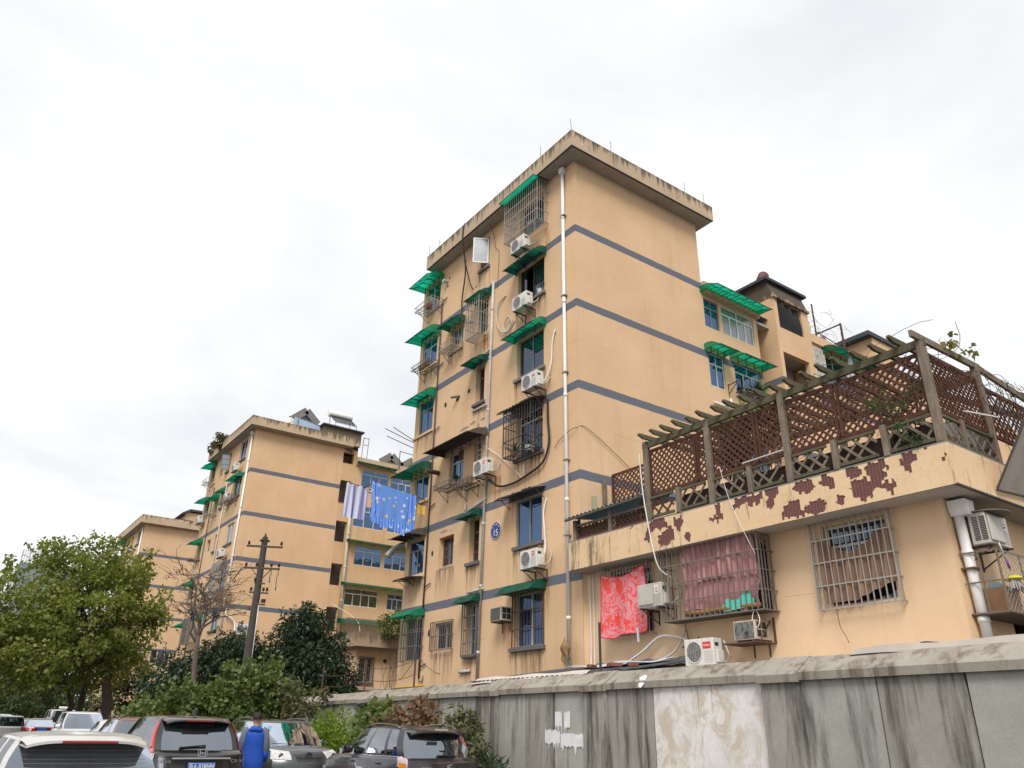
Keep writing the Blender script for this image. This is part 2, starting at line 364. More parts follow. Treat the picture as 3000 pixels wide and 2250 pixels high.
def cloth_mat(name, c, c2, kind='plain', scale=8.0, c3=None):
    m, t, b = base_mat(name); b.inputs['Roughness'].default_value = 0.95; b.inputs['Specular IOR Level'].default_value = 0.1
    p = objco(t)
    if kind == 'plain': o = mix(t, ramp(t, noise(t, p, scale, 4), 0.35, 0.7), c, c2)
    elif kind == 'stripe':
        x = node(t, 'ShaderNodeSeparateXYZ', {0: p}).outputs[0]
        s = ramp(t, mth(t, 'ABSOLUTE', mth(t, 'SUBTRACT', mth(t, 'FRACT', mth(t, 'MULTIPLY', x, scale)), 0.5)), 0.10, 0.16)
        o = mix(t, s, c2, c)
        s2 = ramp(t, mth(t, 'FRACT', mth(t, 'MULTIPLY', x, scale * 4.3)), 0.75, 0.8)
        o = mix(t, mth(t, 'MULTIPLY', s2, 0.4), o, c3 or c2)
    elif kind == 'dots':
        vo = node(t, 'ShaderNodeTexVoronoi', {'Vector': p, 'Scale': scale, 'Randomness': 0.9}); d = vo.outputs['Distance']
        hue = node(t, 'ShaderNodeSeparateColor', {0: vo.outputs['Color']})
        disc = mth(t, 'LESS_THAN', d, mth(t, 'MULTIPLY', hue.outputs[0], 0.36))
        ring = mth(t, 'MULTIPLY', mth(t, 'GREATER_THAN', d, 0.27), mth(t, 'LESS_THAN', d, 0.42))
        ring = mth(t, 'MULTIPLY', ring, mth(t, 'GREATER_THAN', hue.outputs[1], 0.55))
        o = mix(t, disc, c, mix(t, mth(t, 'GREATER_THAN', hue.outputs[2], 0.7), c2, c3))
        o = mix(t, mth(t, 'MULTIPLY', ring, 0.6), o, c2)
    elif kind == 'floral':
        d = noise(t, p, scale, 3, 0.5, None, 2.2)
        s = ramp(t, mth(t, 'ABSOLUTE', mth(t, 'SUBTRACT', d, 0.5)), 0.03, 0.05)
        vo = node(t, 'ShaderNodeTexVoronoi', {'Vector': p, 'Scale': scale * 0.65}).outputs['Distance']
        pet = mth(t, 'LESS_THAN', mth(t, 'ADD', vo, mth(t, 'MULTIPLY', d, 0.5)), 0.55)
        vo2 = node(t, 'ShaderNodeTexVoronoi', {'Vector': p, 'Scale': scale * 1.9}).outputs['Distance']
        pet = mth(t, 'LESS_THAN', mth(t, 'ADD', vo, mth(t, 'MULTIPLY', d, 0.35)), 0.52)
        leafy = mth(t, 'LESS_THAN', mth(t, 'ADD', vo2, mth(t, 'MULTIPLY', d, 0.5)), 0.50)
        fl = mth(t, 'MAXIMUM', mth(t, 'MAXIMUM', pet, leafy), mth(t, 'SUBTRACT', 1.0, s))
        vein = mth(t, 'LESS_THAN', mth(t, 'ABSOLUTE', mth(t, 'SUBTRACT', mth(t, 'FRACT', mth(t, 'MULTIPLY', d, 9.0)), 0.5)), 0.10)
        o = mix(t, mth(t, 'MULTIPLY', fl, mth(t, 'SUBTRACT', 1.0, mth(t, 'MULTIPLY', vein, 0.6))), c, c2)
    elif kind == 'vfold':
        o = mix(t, ramp(t, noise(t, p, scale, 4, 0.6, (1, 1, 0.15)), 0.35, 0.68), c, c2)
    t.links.new(o, b.inputs['Base Color']); bump(t, b, noise(t, p, 160, 2), 0.25, 0.004)
    # thin cloth lets some light through
    return m
M_CURB = cloth_mat('blue curtain cloth', (0.03, 0.13, 0.42), (0.015, 0.06, 0.24), 'vfold', 9)
M_CURW = cloth_mat('pale curtain cloth', (0.55, 0.56, 0.60), (0.38, 0.40, 0.46), 'vfold', 9)
M_UNLIT = cloth_mat('painted dark of unlit room', (0.03, 0.035, 0.045), (0.015, 0.018, 0.022), 'vfold', 4)  # near-black sheet behind panes: the shade of an unlit room as colour
M_CURG = cloth_mat('green curtain cloth', (0.05, 0.22, 0.08), (0.02, 0.12, 0.04), 'vfold', 8)

# ------------------------------------------------------------------ facade pieces
def panel(mb, s0, s1, z0, z1, holes=(), depth=0.22, y=0.0):
    """wall sheet in the local xz plane (outside is -y) with openings and their reveals"""
    xs = sorted({s0, s1, *[h[0] for h in holes], *[h[1] for h in holes]}); xs = [x for x in xs if s0 <= x <= s1]
    zs = sorted({z0, z1, *[h[2] for h in holes], *[h[3] for h in holes]}); zs = [z for z in zs if z0 <= z <= z1]
    for a, b in zip(xs, xs[1:]):
        run = None
        for c, d in zip(zs, zs[1:]):
            cx, cz = (a + b) / 2, (c + d) / 2
            solid = not any(h[0] < cx < h[1] and h[2] < cz < h[3] for h in holes)
            if solid: run = [run[0], d] if run else [c, d]
            if (not solid or d == zs[-1]) and run:
                mb.face((a, y, run[0]), (b, y, run[0]), (b, y, run[1]), (a, y, run[1])); run = None
    for h in holes:
        a, b, c, d = h[:4]; e = y + depth
        mb.face((a, y, c), (a, e, c), (a, e, d), (a, y, d)); mb.face((b, y, c), (b, y, d), (b, e, d), (b, e, c))
        mb.face((a, y, d), (a, e, d), (b, e, d), (b, y, d)); mb.face((a, y, c), (b, y, c), (b, e, c), (a, e, c))
def MM(origin, rz): return Matrix.Translation(Vector(origin)) @ Matrix.Rotation(rz, 4, 'Z')
def window(par, M, s0, s1, z0, z1, cols=2, transom=0.0, fm=None, gm=None, back=None, y=0.13, t=0.045, sill=True, sm=None, grid=0, gap=0.0):
    """window > pane, sill, curtain (for some a dark sheet, painted room shade); pieces sit in the reveal"""
    fm = fm or M_ALU; gm = gm or M_GLB
    mb = MB(M); g = 0.002
    a, b, c, d = s0 + g, s1 - g, z0 + g, z1 - g
    mb.box(a, a + t, y, y + 0.05, c, d); mb.box(b - t, b, y, y + 0.05, c, d)
    mb.box(a + t, b - t, y, y + 0.05, c, c + t); mb.box(a + t, b - t, y, y + 0.05, d - t, d)
    zt = d - t
    if transom:
        zt = d - transom; mb.box(a + t, b - t, y - 0.004, y + 0.045, zt - t * .6, zt + t * .6)
    W = (b - a - 2 * t) / cols
    for i in range(1, cols):
        x = a + t + W * i; mb.box(x - t * .5, x + t * .5, y - 0.006, y + 0.04, c + t, zt)
    if transom and cols > 1:
        x = (a + b) / 2; mb.box(x - t * .35, x + t * .35, y + 0.003, y + 0.04, zt, d - t)
    if grid:
        for i in range(cols):
            for k in range(1, grid):
                zz = c + t + (zt - c - t) * k / grid; mb.box(a + t + W * i, a + t + W * (i + 1), y + 0.002, y + 0.035, zz - .012, zz + .012)
    o = mb.build('window', fm, par)
    for i in range(cols):
        x0, x1 = a + t + W * i, a + t + W * (i + 1)
        if gap and i == 0: x1 = x0 + W * (1 - gap)
        MB(M).box(x0 + .004, x1 - .004, y + 0.014 + .008 * (i % 2), y + 0.020 + .008 * (i % 2), c + t, zt).build('pane', gm, o)
    if transom: MB(M).box(a + t, b - t, y + 0.012, y + 0.018, zt, d - t).build('pane', gm, o)
    if sill: MB(M).box(s0 - 0.09, s1 + 0.09, -0.10, 0.03, z0 - 0.10, z0 + 0.003).build('sill', sm or M_SILL, o)
    if back:
        yb = y + 0.22; x0, x1 = (s0, s1)
        mb = MB(M); n = 24
        mb.grid(lambda u, v: (x0 + (x1 - x0) * u, yb + 0.03 * math.sin(u * 26 + 2 * math.sin(u * 9)), z0 - .05 + (z1 - z0 + .1) * v), n, 1)
        mb.build('curtain', back, o, True)  # the dark ones are no cloth, they stand in for shaded rooms
    return o
def arch_awning(name, label, W, p, d, m, loc, rz, ribs=3, group=None, fm=None, cap=True, brace=True):
    """arched plastic awning; local origin = top left fixing on the wall"""
    t = thing(name, label, 'awning', loc, rz, group)
    f = lambda v: (-p * v, 0.02 + d * 0.55 * math.sin(math.pi * min(1, v * 1.15)) * 0.35 - d * v ** 1.55)
    mb = MB(); mb.grid(lambda u, v: (W * u, *f(v)), 4, 8); mb.build('panel', m, t, True)
    for x in ((0, W) if cap else ()):
        mb = MB(); pts = [f(k / 8) for k in range(9)]
        low = -d
        mb.face((x, 0, low * 0.75), *[(x, a, b) for a, b in pts]); mb.build('end_panel', m, t)
    fm = fm or M_IRON
    mb = MB(); n = max(2, ribs)
    for i in range(n):
        x = W * i / (n - 1); x = min(max(x, .012), W - .012)
        mb.tube([(x, f(k / 6)[0], f(k / 6)[1] - 0.012) for k in range(7)], 0.011, 4)
        if brace: mb.bar((x, 0, -d * 0.80), (x, f(.92)[0], f(.92)[1] - .01), 0.016)
        if brace: mb.bar((x, -0.01, -d * 0.9), (x, -0.01, 0), 0.018)
    mb.bar((0, -p, -d + .01), (W, -p, -d + .01), 0.025); mb.bar((0, f(.5)[0], f(.5)[1] - .018), (W, f(.5)[0], f(.5)[1] - .018), 0.014)
    mb.build('frame', fm, t)
    return t
def tin_awning(label, W, p, d, m, loc, rz, wavy=0.012, group=None, ragged=0.0, name='tin_awning'):
    t = thing(name, label, 'awning', loc, rz, group)
    r_ = random.Random(len(label)); n = max(12, int(W / .04))
    jag = [r_.uniform(0, ragged) for _ in range(n + 1)]
    def fn(u, v):
        i = int(round(u * n)); x = W * u
        return (x, -p * v + (jag[i] if v > .99 else 0), -d * v + wavy * math.sin(x * 70) + (0.4 * jag[i] * math.sin(x * 5)))
    MB().grid(fn, n, 3).build('sheet', m, t, False)
    mb = MB()
    for x in (0.05, W / 2, W - 0.05):
        mb.bar((x, 0.0, -0.02 - wavy), (x, -p * .96, -d * .96 - 0.03 - wavy), 0.022); mb.bar((x, -0.01, -0.35 * p - d), (x, -p * .6, -d * .6 - .03), 0.016)
    mb.bar((0, -p * .95, -d - .03), (W, -p * .95, -d - .03), 0.022); mb.build('frame', M_IRON, t)
    return t
AC = {}
def ac_unit(label, loc, rz, brand='red', body=None, group='outdoor air conditioner units', off=0.2, W=0.78, H=0.53, D=0.29, bracket=True, square=False, sd=1):
    """outdoor unit: local origin = left bottom corner on the wall; stands off the wall on a bracket"""
    t = thing('air_conditioner', label, 'air conditioner', loc, rz, group)
    body = body or M_ACW; y1, y0 = -off, -off - D
    MB().bbox(0, W, y0, y1, 0, H, 0.014).build('casing', body, t)
    cx, cz, r = 0.275, H * 0.51, 0.205
    if square:
        MB().bbox(0.045, 0.52, y0 - 0.03, y0 - 0.002, 0.05, H - .04, 0.02).build('front_cover', body, t)
    else:
        MB().lathe([(r + .02, y0 - .002), (r + .02, y0 - .016), (r, y0 - .016), (r - .012, y0 + .01)], (cx, 0, cz), 28, 'y').build('shroud', body, t, 40)
        MB().lathe([(r - .004, y0 - .003), (0.0, y0 - .0031)], (cx, 0, cz), 24, 'y').build('fan_well', M_DARK, t)
        mb = MB()
        for k in range(3):
            a = k * 2.094 + .4
            mb.grid(lambda u, v: (cx + (0.05 + .14 * v) * math.cos(a + u * .9), y0 - .004 - .004 * u, cz + (0.05 + .14 * v) * math.sin(a + u * .9)), 4, 2)
        mb.lathe([(0.0, y0 - .011), (0.045, y0 - .010), (.048, y0 - .004)], (cx, 0, cz), 12, 'y'); mb.build('fan', mat('dark grey plastic', (0.10, 0.105, 0.11), 0.5), t)
        mb = MB()
        for q in range(1, 7): mb.lathe([(r * q / 7 - .0035, y0 - .017), (r * q / 7 + .0035, y0 - .017)], (cx, 0, cz), 24, 'y')
        for k in range(9):
            x = -r + 2 * r * (k + .5) / 9; h = math.sqrt(max(0, r * r - x * x)); mb.box(cx + x - .004, cx + x + .004, y0 - .02, y0 - .0165, cz - h, cz + h)
        mb.build('grille', M_GRIL, t)
    mb = MB()
    for k in range(7): mb.box(0.535, W - .02, y0 - .004, y0 - .0015, 0.06 + k * .035, 0.066 + k * .035)
    mb.build('louvre', M_GRIL, t)
    MB().bbox(W - .002, W + 0.05, y0 + .06, y1 - .02, 0.05, 0.30, .012).build('valve_cover', body, t)
    mb = MB(); mb.box(W + .0005, W + .003, y0 + .05, y0 + .17, H - .16, H - .09); mb.build('side_handle', M_DARK, t)
    if brand == 'red':
        p = MB().box(0.565, 0.70, y0 - .006, y0 - .0045, H - .21, H - .075).build('badge', mat('red label', (0.62, 0.035, 0.04), 0.4), t)
        lettering('Midea', 0.05, M_WHITE, p, (0.632, y0 - .008, H - .125)); lettering('美的', 0.042, M_WHITE, p, (0.632, y0 - .008, H - .175))
    elif brand == 'TCL':
        p = MB().box(0.56, 0.70, y0 - .006, y0 - .0045, H - .19, H - .11).build('badge', mat('red label', (0.62, 0.035, 0.04), 0.4), t)
        lettering('TCL', 0.055, M_WHITE, p, (0.63, y0 - .008, H - .15))
    elif brand == 'galanz':
        p = MB().box(0.52, 0.735, y0 - .006, y0 - .0045, H - .21, H - .075).build('badge', mat('red label', (0.62, 0.035, 0.04), 0.4), t)
        lettering('Galanz', 0.062, M_WHITE, p, (0.627, y0 - .008, H - .143))
    elif brand == 'diamonds':
        p = MB().box(0.575, 0.70, y0 - .006, y0 - .0045, H - .25, H - .05).build('badge', M_WHITE, t)
        mb = MB(); rr = 0.034
        for a in (90, 210, 330):
            d1 = Vector((math.cos(R(a)), math.sin(R(a)))); ctr = Vector((0.6375, H - .13)); dl = Vector((math.cos(R(a + 30)), math.sin(R(a + 30)))) * rr; dr = Vector((math.cos(R(a - 30)), math.sin(R(a - 30)))) * rr
            mb.face(*[(q.x, y0 - .0075, q.y) for q in (ctr, ctr + dl, ctr + dl + dr, ctr + dr)])
        mb.build('emblem', mat('red emblem', (0.45, 0.02, 0.035), 0.5), p)
        lettering('MITSUBISHI', 0.018, mat('navy print', (0.03, 0.03, 0.10), 0.6), p, (0.6375, y0 - .0075, H - .19)); lettering('ELECTRIC', 0.018, MT['navy print'], p, (0.6375, y0 - .0075, H - .213))
    if bracket:
        for x in (0.12, W - .12):
            mb = MB(); mb.bar((x, 0.0, -.02), (x, y0 - .05, -.02), .035); mb.bar((x, -.008, -.34), (x, -.008, 0), .03); mb.bar((x, -.01, -.30), (x, y0 + .04, -.035), .02); mb.build('bracket', M_IRON, t)
    pp = [(W + .03, y1 - .06, .10), (W + .12, y1 - .08, .05), (W + .15, y1 + .05, .16), (W + .12, -.04, .34), (W + .05, -.02, .5)]
    MB().tube(pp, .018, 6).build('refrigerant_hose', M_PVCG, t, True)
    return t
def cage(label, W, H, D, loc, rz, m, nx=10, nz=3, ns=4, roof=None, floor=True, open_side=False, r=.016, name='window_cage', group='window cages'):
    t = thing(name, label, 'window cage', loc, rz, group)
    mb = MB(); e = .028
    if D > .03:
        for x in (0, W):
            mb.bar((x, -D, 0), (x, -D, H), e)
            for k in range(nz + 1): mb.bar((x, 0, H * k / nz), (x, -D, H * k / nz), e * .8)
    else:
        for x in (0, W): mb.bar((x, -D, 0), (x, -D, H), e)
    for k in range(nz + 1): mb.bar((0, -D, H * k / nz), (W, -D, H * k / nz), e * .9)
    mb.build('frame', m, t)
    mb = MB()
    for i in range(1, nx): mb.bar((W * i / nx, -D - .004, 0), (W * i / nx, -D - .004, H), r)
    mb.build('front_bars', m, t)
    if D > .03:
        for x in (0, W):
            mb = MB()
            for i in range(1, ns): mb.bar((x, -D * i / ns, 0), (x, -D * i / ns, H), r)
            mb.build('side_bars', m, t)
        if floor:
            mb = MB()
            for i in range(1, 9): mb.bar((0, -D * i / 9, .004), (W, -D * i / 9, .004), r * 1.3, r * .5)
            mb.build('floor_bars', m, t)
    else:
        mb = MB()
        for x in (0, W):
            for z in (.12 * H, .88 * H): mb.bar((x, -D, z), (x, .02, z), r)
        mb.build('fixing', m, t)
    return t
def plant_pot(mb, x, y, z, r=.07, h=.13): mb.lathe([(r * .72, z), (r, z + h), (r * .86, z + h), (r * .8, z + h * .8), (0, z + h * .8)], (x, y, 0), 10)
def rack(label, W, D, H, loc, rz, m, pots=0, slats=5, seed=1, plants=True, potm=None):
    """wire flower shelf under a window; pots stand on it as things of their own"""
    t = thing('flower_rack', label, 'flower rack', loc, rz, 'flower racks under the windows')
    mb = MB()
    for z in (0, H):
        mb.bar((0, 0, z), (0, -D, z), .018); mb.bar((W, 0, z), (W, -D, z), .018); mb.bar((0, -D, z), (W, -D, z), .02); mb.bar((0, -.01, z), (W, -.01, z), .018)
    n = max(3, int(W / .16))
    for i in range(n + 1): mb.bar((W * i / n, -D, 0), (W * i / n, -D, H), .012)
    for i in range(1, 4): mb.bar((0, -D * i / 4, 0), (0, -D * i / 4, H), .012); mb.bar((W, -D * i / 4, 0), (W, -D * i / 4, H), .012)
    mb.build('rail', m, t)
    mb = MB()
    for i in range(slats): mb.bar((0, -D * (i + .5) / slats, .005), (W, -D * (i + .5) / slats, .005), .03, .012)
    for i in range(1, n): mb.bar((W * i / n, 0, -.006), (W * i / n, -D, -.006), .02, .01)
    mb.build('shelf_bars', m, t)
    for x in (W * .12, W * .88):
        mb = MB(); mb.bar((x, -.01, -.42), (x, -.01, 0), .024); mb.bar((x, 0, -.40), (x, -D * .85, -.02), .02); mb.build('bracket', m, t)
    return t
def pipe(par, M, pts, r, m, name='drainpipe', n=10, collars=0, clips=None):
    mb = MB(M).tube(pts, r, n); a, b = Vector(pts[0]), Vector(pts[-1])
    o = mb.build(name, m, par, True)
    if collars:
        for k in range(collars):
            q = a.lerp(b, (k + .6) / collars); d = (b - a).normalized() * .05
            MB(M).tube([q - d, q + d], r * 1.16, n).build('collar', m, o, True)
    return o
# ------------------------------------------------------------------ ground
def asphalt():
    m, t, b = base_mat('car park asphalt'); p = wldco(t); b.inputs['Roughness'].default_value = 0.9
    o = mix(t, ramp(t, noise(t, p, 0.4, 5), 0.3, 0.7), (0.075, 0.073, 0.07), (0.05, 0.05, 0.05))
    o = mix(t, mth(t, 'MULTIPLY', ramp(t, noise(t, p, 70, 2), 0.4, 0.7), 0.6), o, (0.11, 0.107, 0.10))
    t.links.new(o, b.inputs['Base Color']); bump(t, b, noise(t, p, 90, 3), 0.5, 0.01); return m
def gh(y):
    a = min(1, max(0, (y - 16) / 12)); b = min(1, max(0, (y - 30) / 45))
    return GZ + .20 * a * a * (3 - 2 * a) + .22 * b * b * (3 - 2 * b)      # the car park rises gently to the far end
gy = [-900, -50] + list(range(0, 90, 3)) + [200, 500, 1500]
mb = MB()
for a, b in zip(gy, gy[1:]): mb.face((-900, a, gh(a)), (900, a, gh(a)), (900, b, gh(b)), (-900, b, gh(b)))
mb.build('ground', asphalt(), kind='structure')
M_SOIL = mat('bare soil', (0.075, 0.055, 0.035), 0.95, var=0.6, vscale=3, c2=(0.045, 0.05, 0.025), bmp=0.5, bscale=25)
MB().box(9.05, 10.25, 2, 16, GZ - .2, GZ + .09).face((9.05, 16, GZ + .09), (10.5, 16, GZ + .09), (12.2, 40, GZ + .09), (9.05, 40, GZ + .09)).build('planting_strip', M_SOIL, kind='structure')
MB().face((10.9, 2.0, GZ + .05), (13.7, 2.0, GZ + .05), (40, 15.8, GZ + .05), (13.0, 110, GZ + .05)).build('yard_soil', M_SOIL, kind='structure')
kb = MB()
for i in range(38): kb.bbox(8.9, 9.05, 2 + i, 2.985 + i, GZ - .2, GZ + .13, .015)
kb.build('kerb', M_CEM, kind='structure')

# ------------------------------------------------------------------ apartment blocks
X0, Y0 = 13.71, 15.90
M_NET = mat('black shade net', (0.02, 0.02, 0.022), 0.9, var=0.5, vscale=3)
def roof_slab(par, M, x0, x1, y0, y1, zs, zt, mp, lip=0.05):
    """flat roof with overhanging parapet; soffit below"""
    mb = MB(M); mb.box(x0, x1, y0, y1, zs + lip, zt - .12)
    mb.box(x0, x1, y0, y0 + .14, zt - .12, zt); mb.box(x0, x1, y1 - .14, y1, zt - .12, zt); mb.box(x0, x0 + .14, y0 + .14, y1 - .14, zt - .12, zt); mb.box(x1 - .14, x1, y0 + .14, y1 - .14, zt - .12, zt)
    p = mb.build('parapet', mp, par)
    mb = MB(M); mb.box(x0 + .06, x1 - .06, y0 + .06, y1 - .06, zs, zs + lip - .002); mb.build('soffit', M_SOF, p)
    mb = MB(M); mb.bar((x0 + .02, y0 + .02, zs + lip - .012), (x1 - .02, y0 + .02, zs + lip - .012), .03); mb.bar((x0 + .02, y0 + .02, zs + lip - .012), (x0 + .02, y1 - .02, zs + lip - .012), .03)
    mb.build('drip_edge', M_IRON, p)
    return p
def block(origin, dz, ms, mp, label, end_holes, front, top=19.45, rear=10.1, wing_top=16.6, wing_len=34):
    b = thing('apartment_block', label, 'building', origin)
    ME = MM((0, 0, dz), ENDR); MF = MM((0, 0, dz), 0)
    mb = MB(ME); panel(mb, -rear, 0, -0.2 - dz, top - .1, end_holes); panel(mb, -9.15, 0, top - .1, top)
    mb.build('end_wall', ms, b)
    mb = MB(MF); panel(mb, 0, 6.05, -0.2 - dz, top)                     # blank bay
    mb.face((6.05, 0, wing_top), (6.05, rear, wing_top), (6.05, rear, top), (6.05, 0, top))
    mb.face((0, rear, 0), (6.05, rear, 0), (6.05, rear, top), (0, rear, top))
    mb.face((0, rear - .95, top - .1), (0, rear, top - .1), (6.05, rear, top - .1), (6.05, rear - .95, top - .1))
    mb.build('blank_bay_wall', ms, b)
    mb = MB(MF); panel(mb, 6.05, 9.12, -.2 - dz, wing_top, front)
    mb.face((6.05, rear, 0), (wing_len, rear, 0), (wing_len, rear, wing_top), (6.05, rear, wing_top)); mb.face((6.05, 0, wing_top), (wing_len, 0, wing_top), (wing_len, rear, wing_top), (6.05, rear, wing_top))
    mb.face((wing_len, 0, 0), (wing_len, rear, 0), (wing_len, rear, wing_top), (wing_len, 0, wing_top))
    mb.build('wing_wall', ms, b)
    roof_slab(b, MF, -.53, 6.5, -.53, rear - 1.0, top, top + .70, mp)
    return b, ME, MF
# openings shared by the end elevations (s0, s1, z0, z1)
EH = dict(
    r6=(-3.05, -1.65, 17.82, 19.2), r5=(-3.12, -1.63, 15.05, 16.55), r4=(-3.13, -1.66, 12.30, 13.75), r3=(-3.06, -1.72, 9.48, 11.02), r2=(-3.05, -1.75, 6.70, 8.13), r1=(-3.12, -1.68, 3.80, 5.32),
    b6=(-5.62, -5.06, 17.85, 19.2), b5=(-5.70, -5.02, 15.02, 16.5), b4=(-5.66, -5.10, 12.25, 13.70), b3=(-7.22, -6.28, 9.55, 10.80), c3=(-5.60, -5.15, 9.78, 10.83), b2=(-5.70, -5.10, 6.62, 8.07), b1=(-5.65, -4.95, 3.77, 5.30),
    c5=(-7.63, -6.70, 15.30, 16.12), c2=(-7.66, -6.68, 6.77, 7.80), c1=(-7.65, -6.50, 4.05, 4.90),
    d6=(-9.85, -8.70, 17.70, 19.05), d5=(-9.85, -8.70, 15.22, 16.40), d4=(-9.75, -8.70, 12.28, 13.60), d3=(-9.75, -8.70, 9.52, 10.45), d2=(-9.80, -8.72, 6.76, 8.00), d1=(-9.60, -8.55, 3.80, 5.20))
FH1 = [(6.09, 6.90, 15.07, 16.24), (7.06, 8.90, 15.08, 16.27), (6.09, 6.90, 12.72, 14.02), (7.46, 8.96, 12.80, 14.02), (6.09, 6.90, 9.95, 11.2), (7.46, 8.96, 10.0, 11.2)]
blk1, ME1, MF1 = block((X0, Y0, 0), 0.0, M_ST1, M_PAR, 'tall tan apartment block with grey bands and the blue number 15 plate', list(EH.values()), FH1)
def E1(s, z, w=0.0): return (X0 - w, Y0 - s, z)

# windows of block 15, end elevation
W1 = lambda k, **a: window(blk1, ME1, *EH[k], **a)
W1('r6', cols=2, fm=M_ALU, gm=M_GLD, back=M_UNLIT, sill=False); W1('r5', cols=2, fm=M_IRON, gm=M_GLD, gap=.6, sm=M_CEM); W1('r4', cols=2, fm=M_ALUG, gm=M_GLD, back=M_CURB, sm=M_CEM)
W1('r3', cols=2, fm=M_ALU, gm=M_GLD, back=M_CURW, transom=.35); W1('r2', cols=2, fm=M_ALUG, gm=M_GLB, y=.06, back=M_UNLIT, t=.06); W1('r1', cols=2, fm=M_ALU, gm=M_GLB, back=M_CURB, y=.16, t=.06)
W1('b6', cols=1, fm=M_ALU, gm=M_GLD, back=M_UNLIT, sm=M_CEM); W1('b5', cols=1, fm=M_ALU, gm=M_GLD, transom=.4, sill=False, back=M_UNLIT); W1('b4', cols=1, fm=M_REDW, gm=M_GLD, y=.19, transom=.4, back=M_UNLIT)
W1('b3', cols=2, fm=M_ALU, gm=M_GLB, transom=.36, sill=False, back=M_CURW); W1('c3', cols=1, fm=M_ALU, gm=M_GLC, transom=.30, sill=False, back=M_UNLIT, grid=4); W1('b2', cols=1, fm=M_REDW, gm=M_GLD, y=.19, transom=.40, grid=3, back=M_UNLIT); W1('b1', cols=1, fm=M_ALU, gm=M_GLB, y=.17, back=M_CURW)
W1('c5', cols=3, fm=M_ALU, gm=M_GLC, sill=False, gap=.4, back=M_UNLIT); W1('c2', cols=2, fm=M_REDW, gm=M_GLD, y=.19, grid=3, sill=False, back=M_UNLIT); W1('c1', cols=2, fm=M_ALU, gm=M_GLD, sill=False, back=M_CURW)
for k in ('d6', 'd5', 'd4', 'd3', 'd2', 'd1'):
    W1(k, cols=2, fm=M_ALUG if k in ('d4', 'd2', 'd1') else M_ALU, gm=M_GLB if k != 'd6' else M_GLG, transom=.36 if k in ('d5', 'd4', 'd2', 'd1') else 0, y=.05, sill=False, back=M_CURB if k in ('d4', 'd1') else M_UNLIT)
# brick patch above the third-floor window
mb = MB(ME1)
for r_ in range(5):
    for c_ in range(5):
        x = -6.72 + c_ * .085 + (r_ % 2) * .04
        if x < -6.31: mb.bbox(x, x + .078, .045, .12, 10.46 + r_ * .066, 10.52 + r_ * .066, .006)
mb.build('brick_infill', M_BRICK, blk1)
# ledges of the corner balcony
for z in (12.25, 9.48, 6.70): MB(ME1).box(-10.16, -8.62, -.06, .10, z - .09, z).build('balcony_ledge', M_ST1, blk1)
# rain and rust stains running down the render below sills, units and pipe stubs
def stain_mat(name, c, k):
    m, t, b = base_mat(name); t.nodes.remove(b); out = t.nodes['Material Output']; p = wldco(t)
    g = node(t, 'ShaderNodeSeparateXYZ', {0: node(t, 'ShaderNodeTexCoord').outputs['Generated']}).outputs[2]
    f = mth(t, 'MULTIPLY', mth(t, 'MULTIPLY', ramp(t, noise(t, p, 7.0, 5, .65, (1, 1, .07)), .42, .68), mth(t, 'POWER', g, 1.3)), k)
    s = node(t, 'ShaderNodeMixShader', {0: f}); t.links.new(node(t, 'ShaderNodeBsdfTransparent').outputs[0], s.inputs[1]); t.links.new(node(t, 'ShaderNodeBsdfDiffuse', {'Color': c4(c)}).outputs[0], s.inputs[2]); t.links.new(s.outputs[0], out.inputs[0]); return m
M_ST_D = stain_mat('dark rain stain', (.12, .085, .06), .75); M_ST_R = stain_mat('rust stain', (.42, .14, .035), .75)
for k_ in ('r5', 'r4', 'r3', 'r2', 'r1', 'b6', 'b5', 'b4', 'b2', 'b1', 'c5', 'c2', 'c1', 'd5', 'd4', 'd3', 'd2'):
    h = EH[k_]; MB(ME1).face((h[0] - .12, -.006, h[2] - 1.25), (h[1] + .12, -.006, h[2] - 1.25), (h[1] + .12, -.006, h[2] - .10), (h[0] - .12, -.006, h[2] - .10)).build('rain_stain', M_ST_D, blk1)
for s_, z_, w__ in ((-3.6, 4.45, .4), (-2.0, 5.6, .6), (-2.0, 11.2, .5), (-3.7, 8.3, .5), (-4.3, 9.2, .4), (-1.6, 17.5, .3), (-5.2, 14.7, .4)):
    MB(ME1).face((s_, -.008, z_ - 1.4), (s_ + w__, -.008, z_ - 1.4), (s_ + w__, -.008, z_), (s_, -.008, z_)).build('rust_stain', M_ST_R, blk1)
# drainpipes
p_ = pipe(blk1, ME1, [(-.52, -.075, 19.28), (-.50, -.075, 3.1)], .054, M_PVC, collars=5)
MB(ME1).prism([(-.62, 19.40), (-.42, 19.40), (-.42, 19.26), (-.46, 19.16), (-.58, 19.16), (-.62, 19.26)], -.17, -.01, 'y').build('hopper', M_PVC, p_)
for z in (17.4, 14.3, 11.6, 8.8, 6.6): MB(ME1).box(-.60, -.42, -.142, .0, z, z + .03).build('clip', M_CEM, p_)
p_ = pipe(blk1, ME1, [(-4.62, -.06, 16.9), (-4.66, -.06, 14.0), (-4.86, -.06, 3.0)], .048, M_PVCG, collars=7)
for a, b, c in ((16.9, -5.35, 16.62), (14.15, -5.25, 13.97), (12.0, -5.75, 12.02), (8.62, -5.95, 8.35), (5.72, -5.6, 5.66)):
    pipe(blk1, ME1, [(-4.7, -.06, a - .02), (b, -.05, c)], .036, M_PVCG, name='branch_pipe', n=8)
MB(ME1).tube([(-5.95, -.05, 8.36), (-5.95, -.05, 8.66)], .036, 8).build('branch_pipe', M_PVCG, blk1, True)
p_ = pipe(blk1, ME1, [(-8.40, -.05, 17.7), (-8.45, -.05, 3.2)], .030, M_IRON, n=8, collars=6)
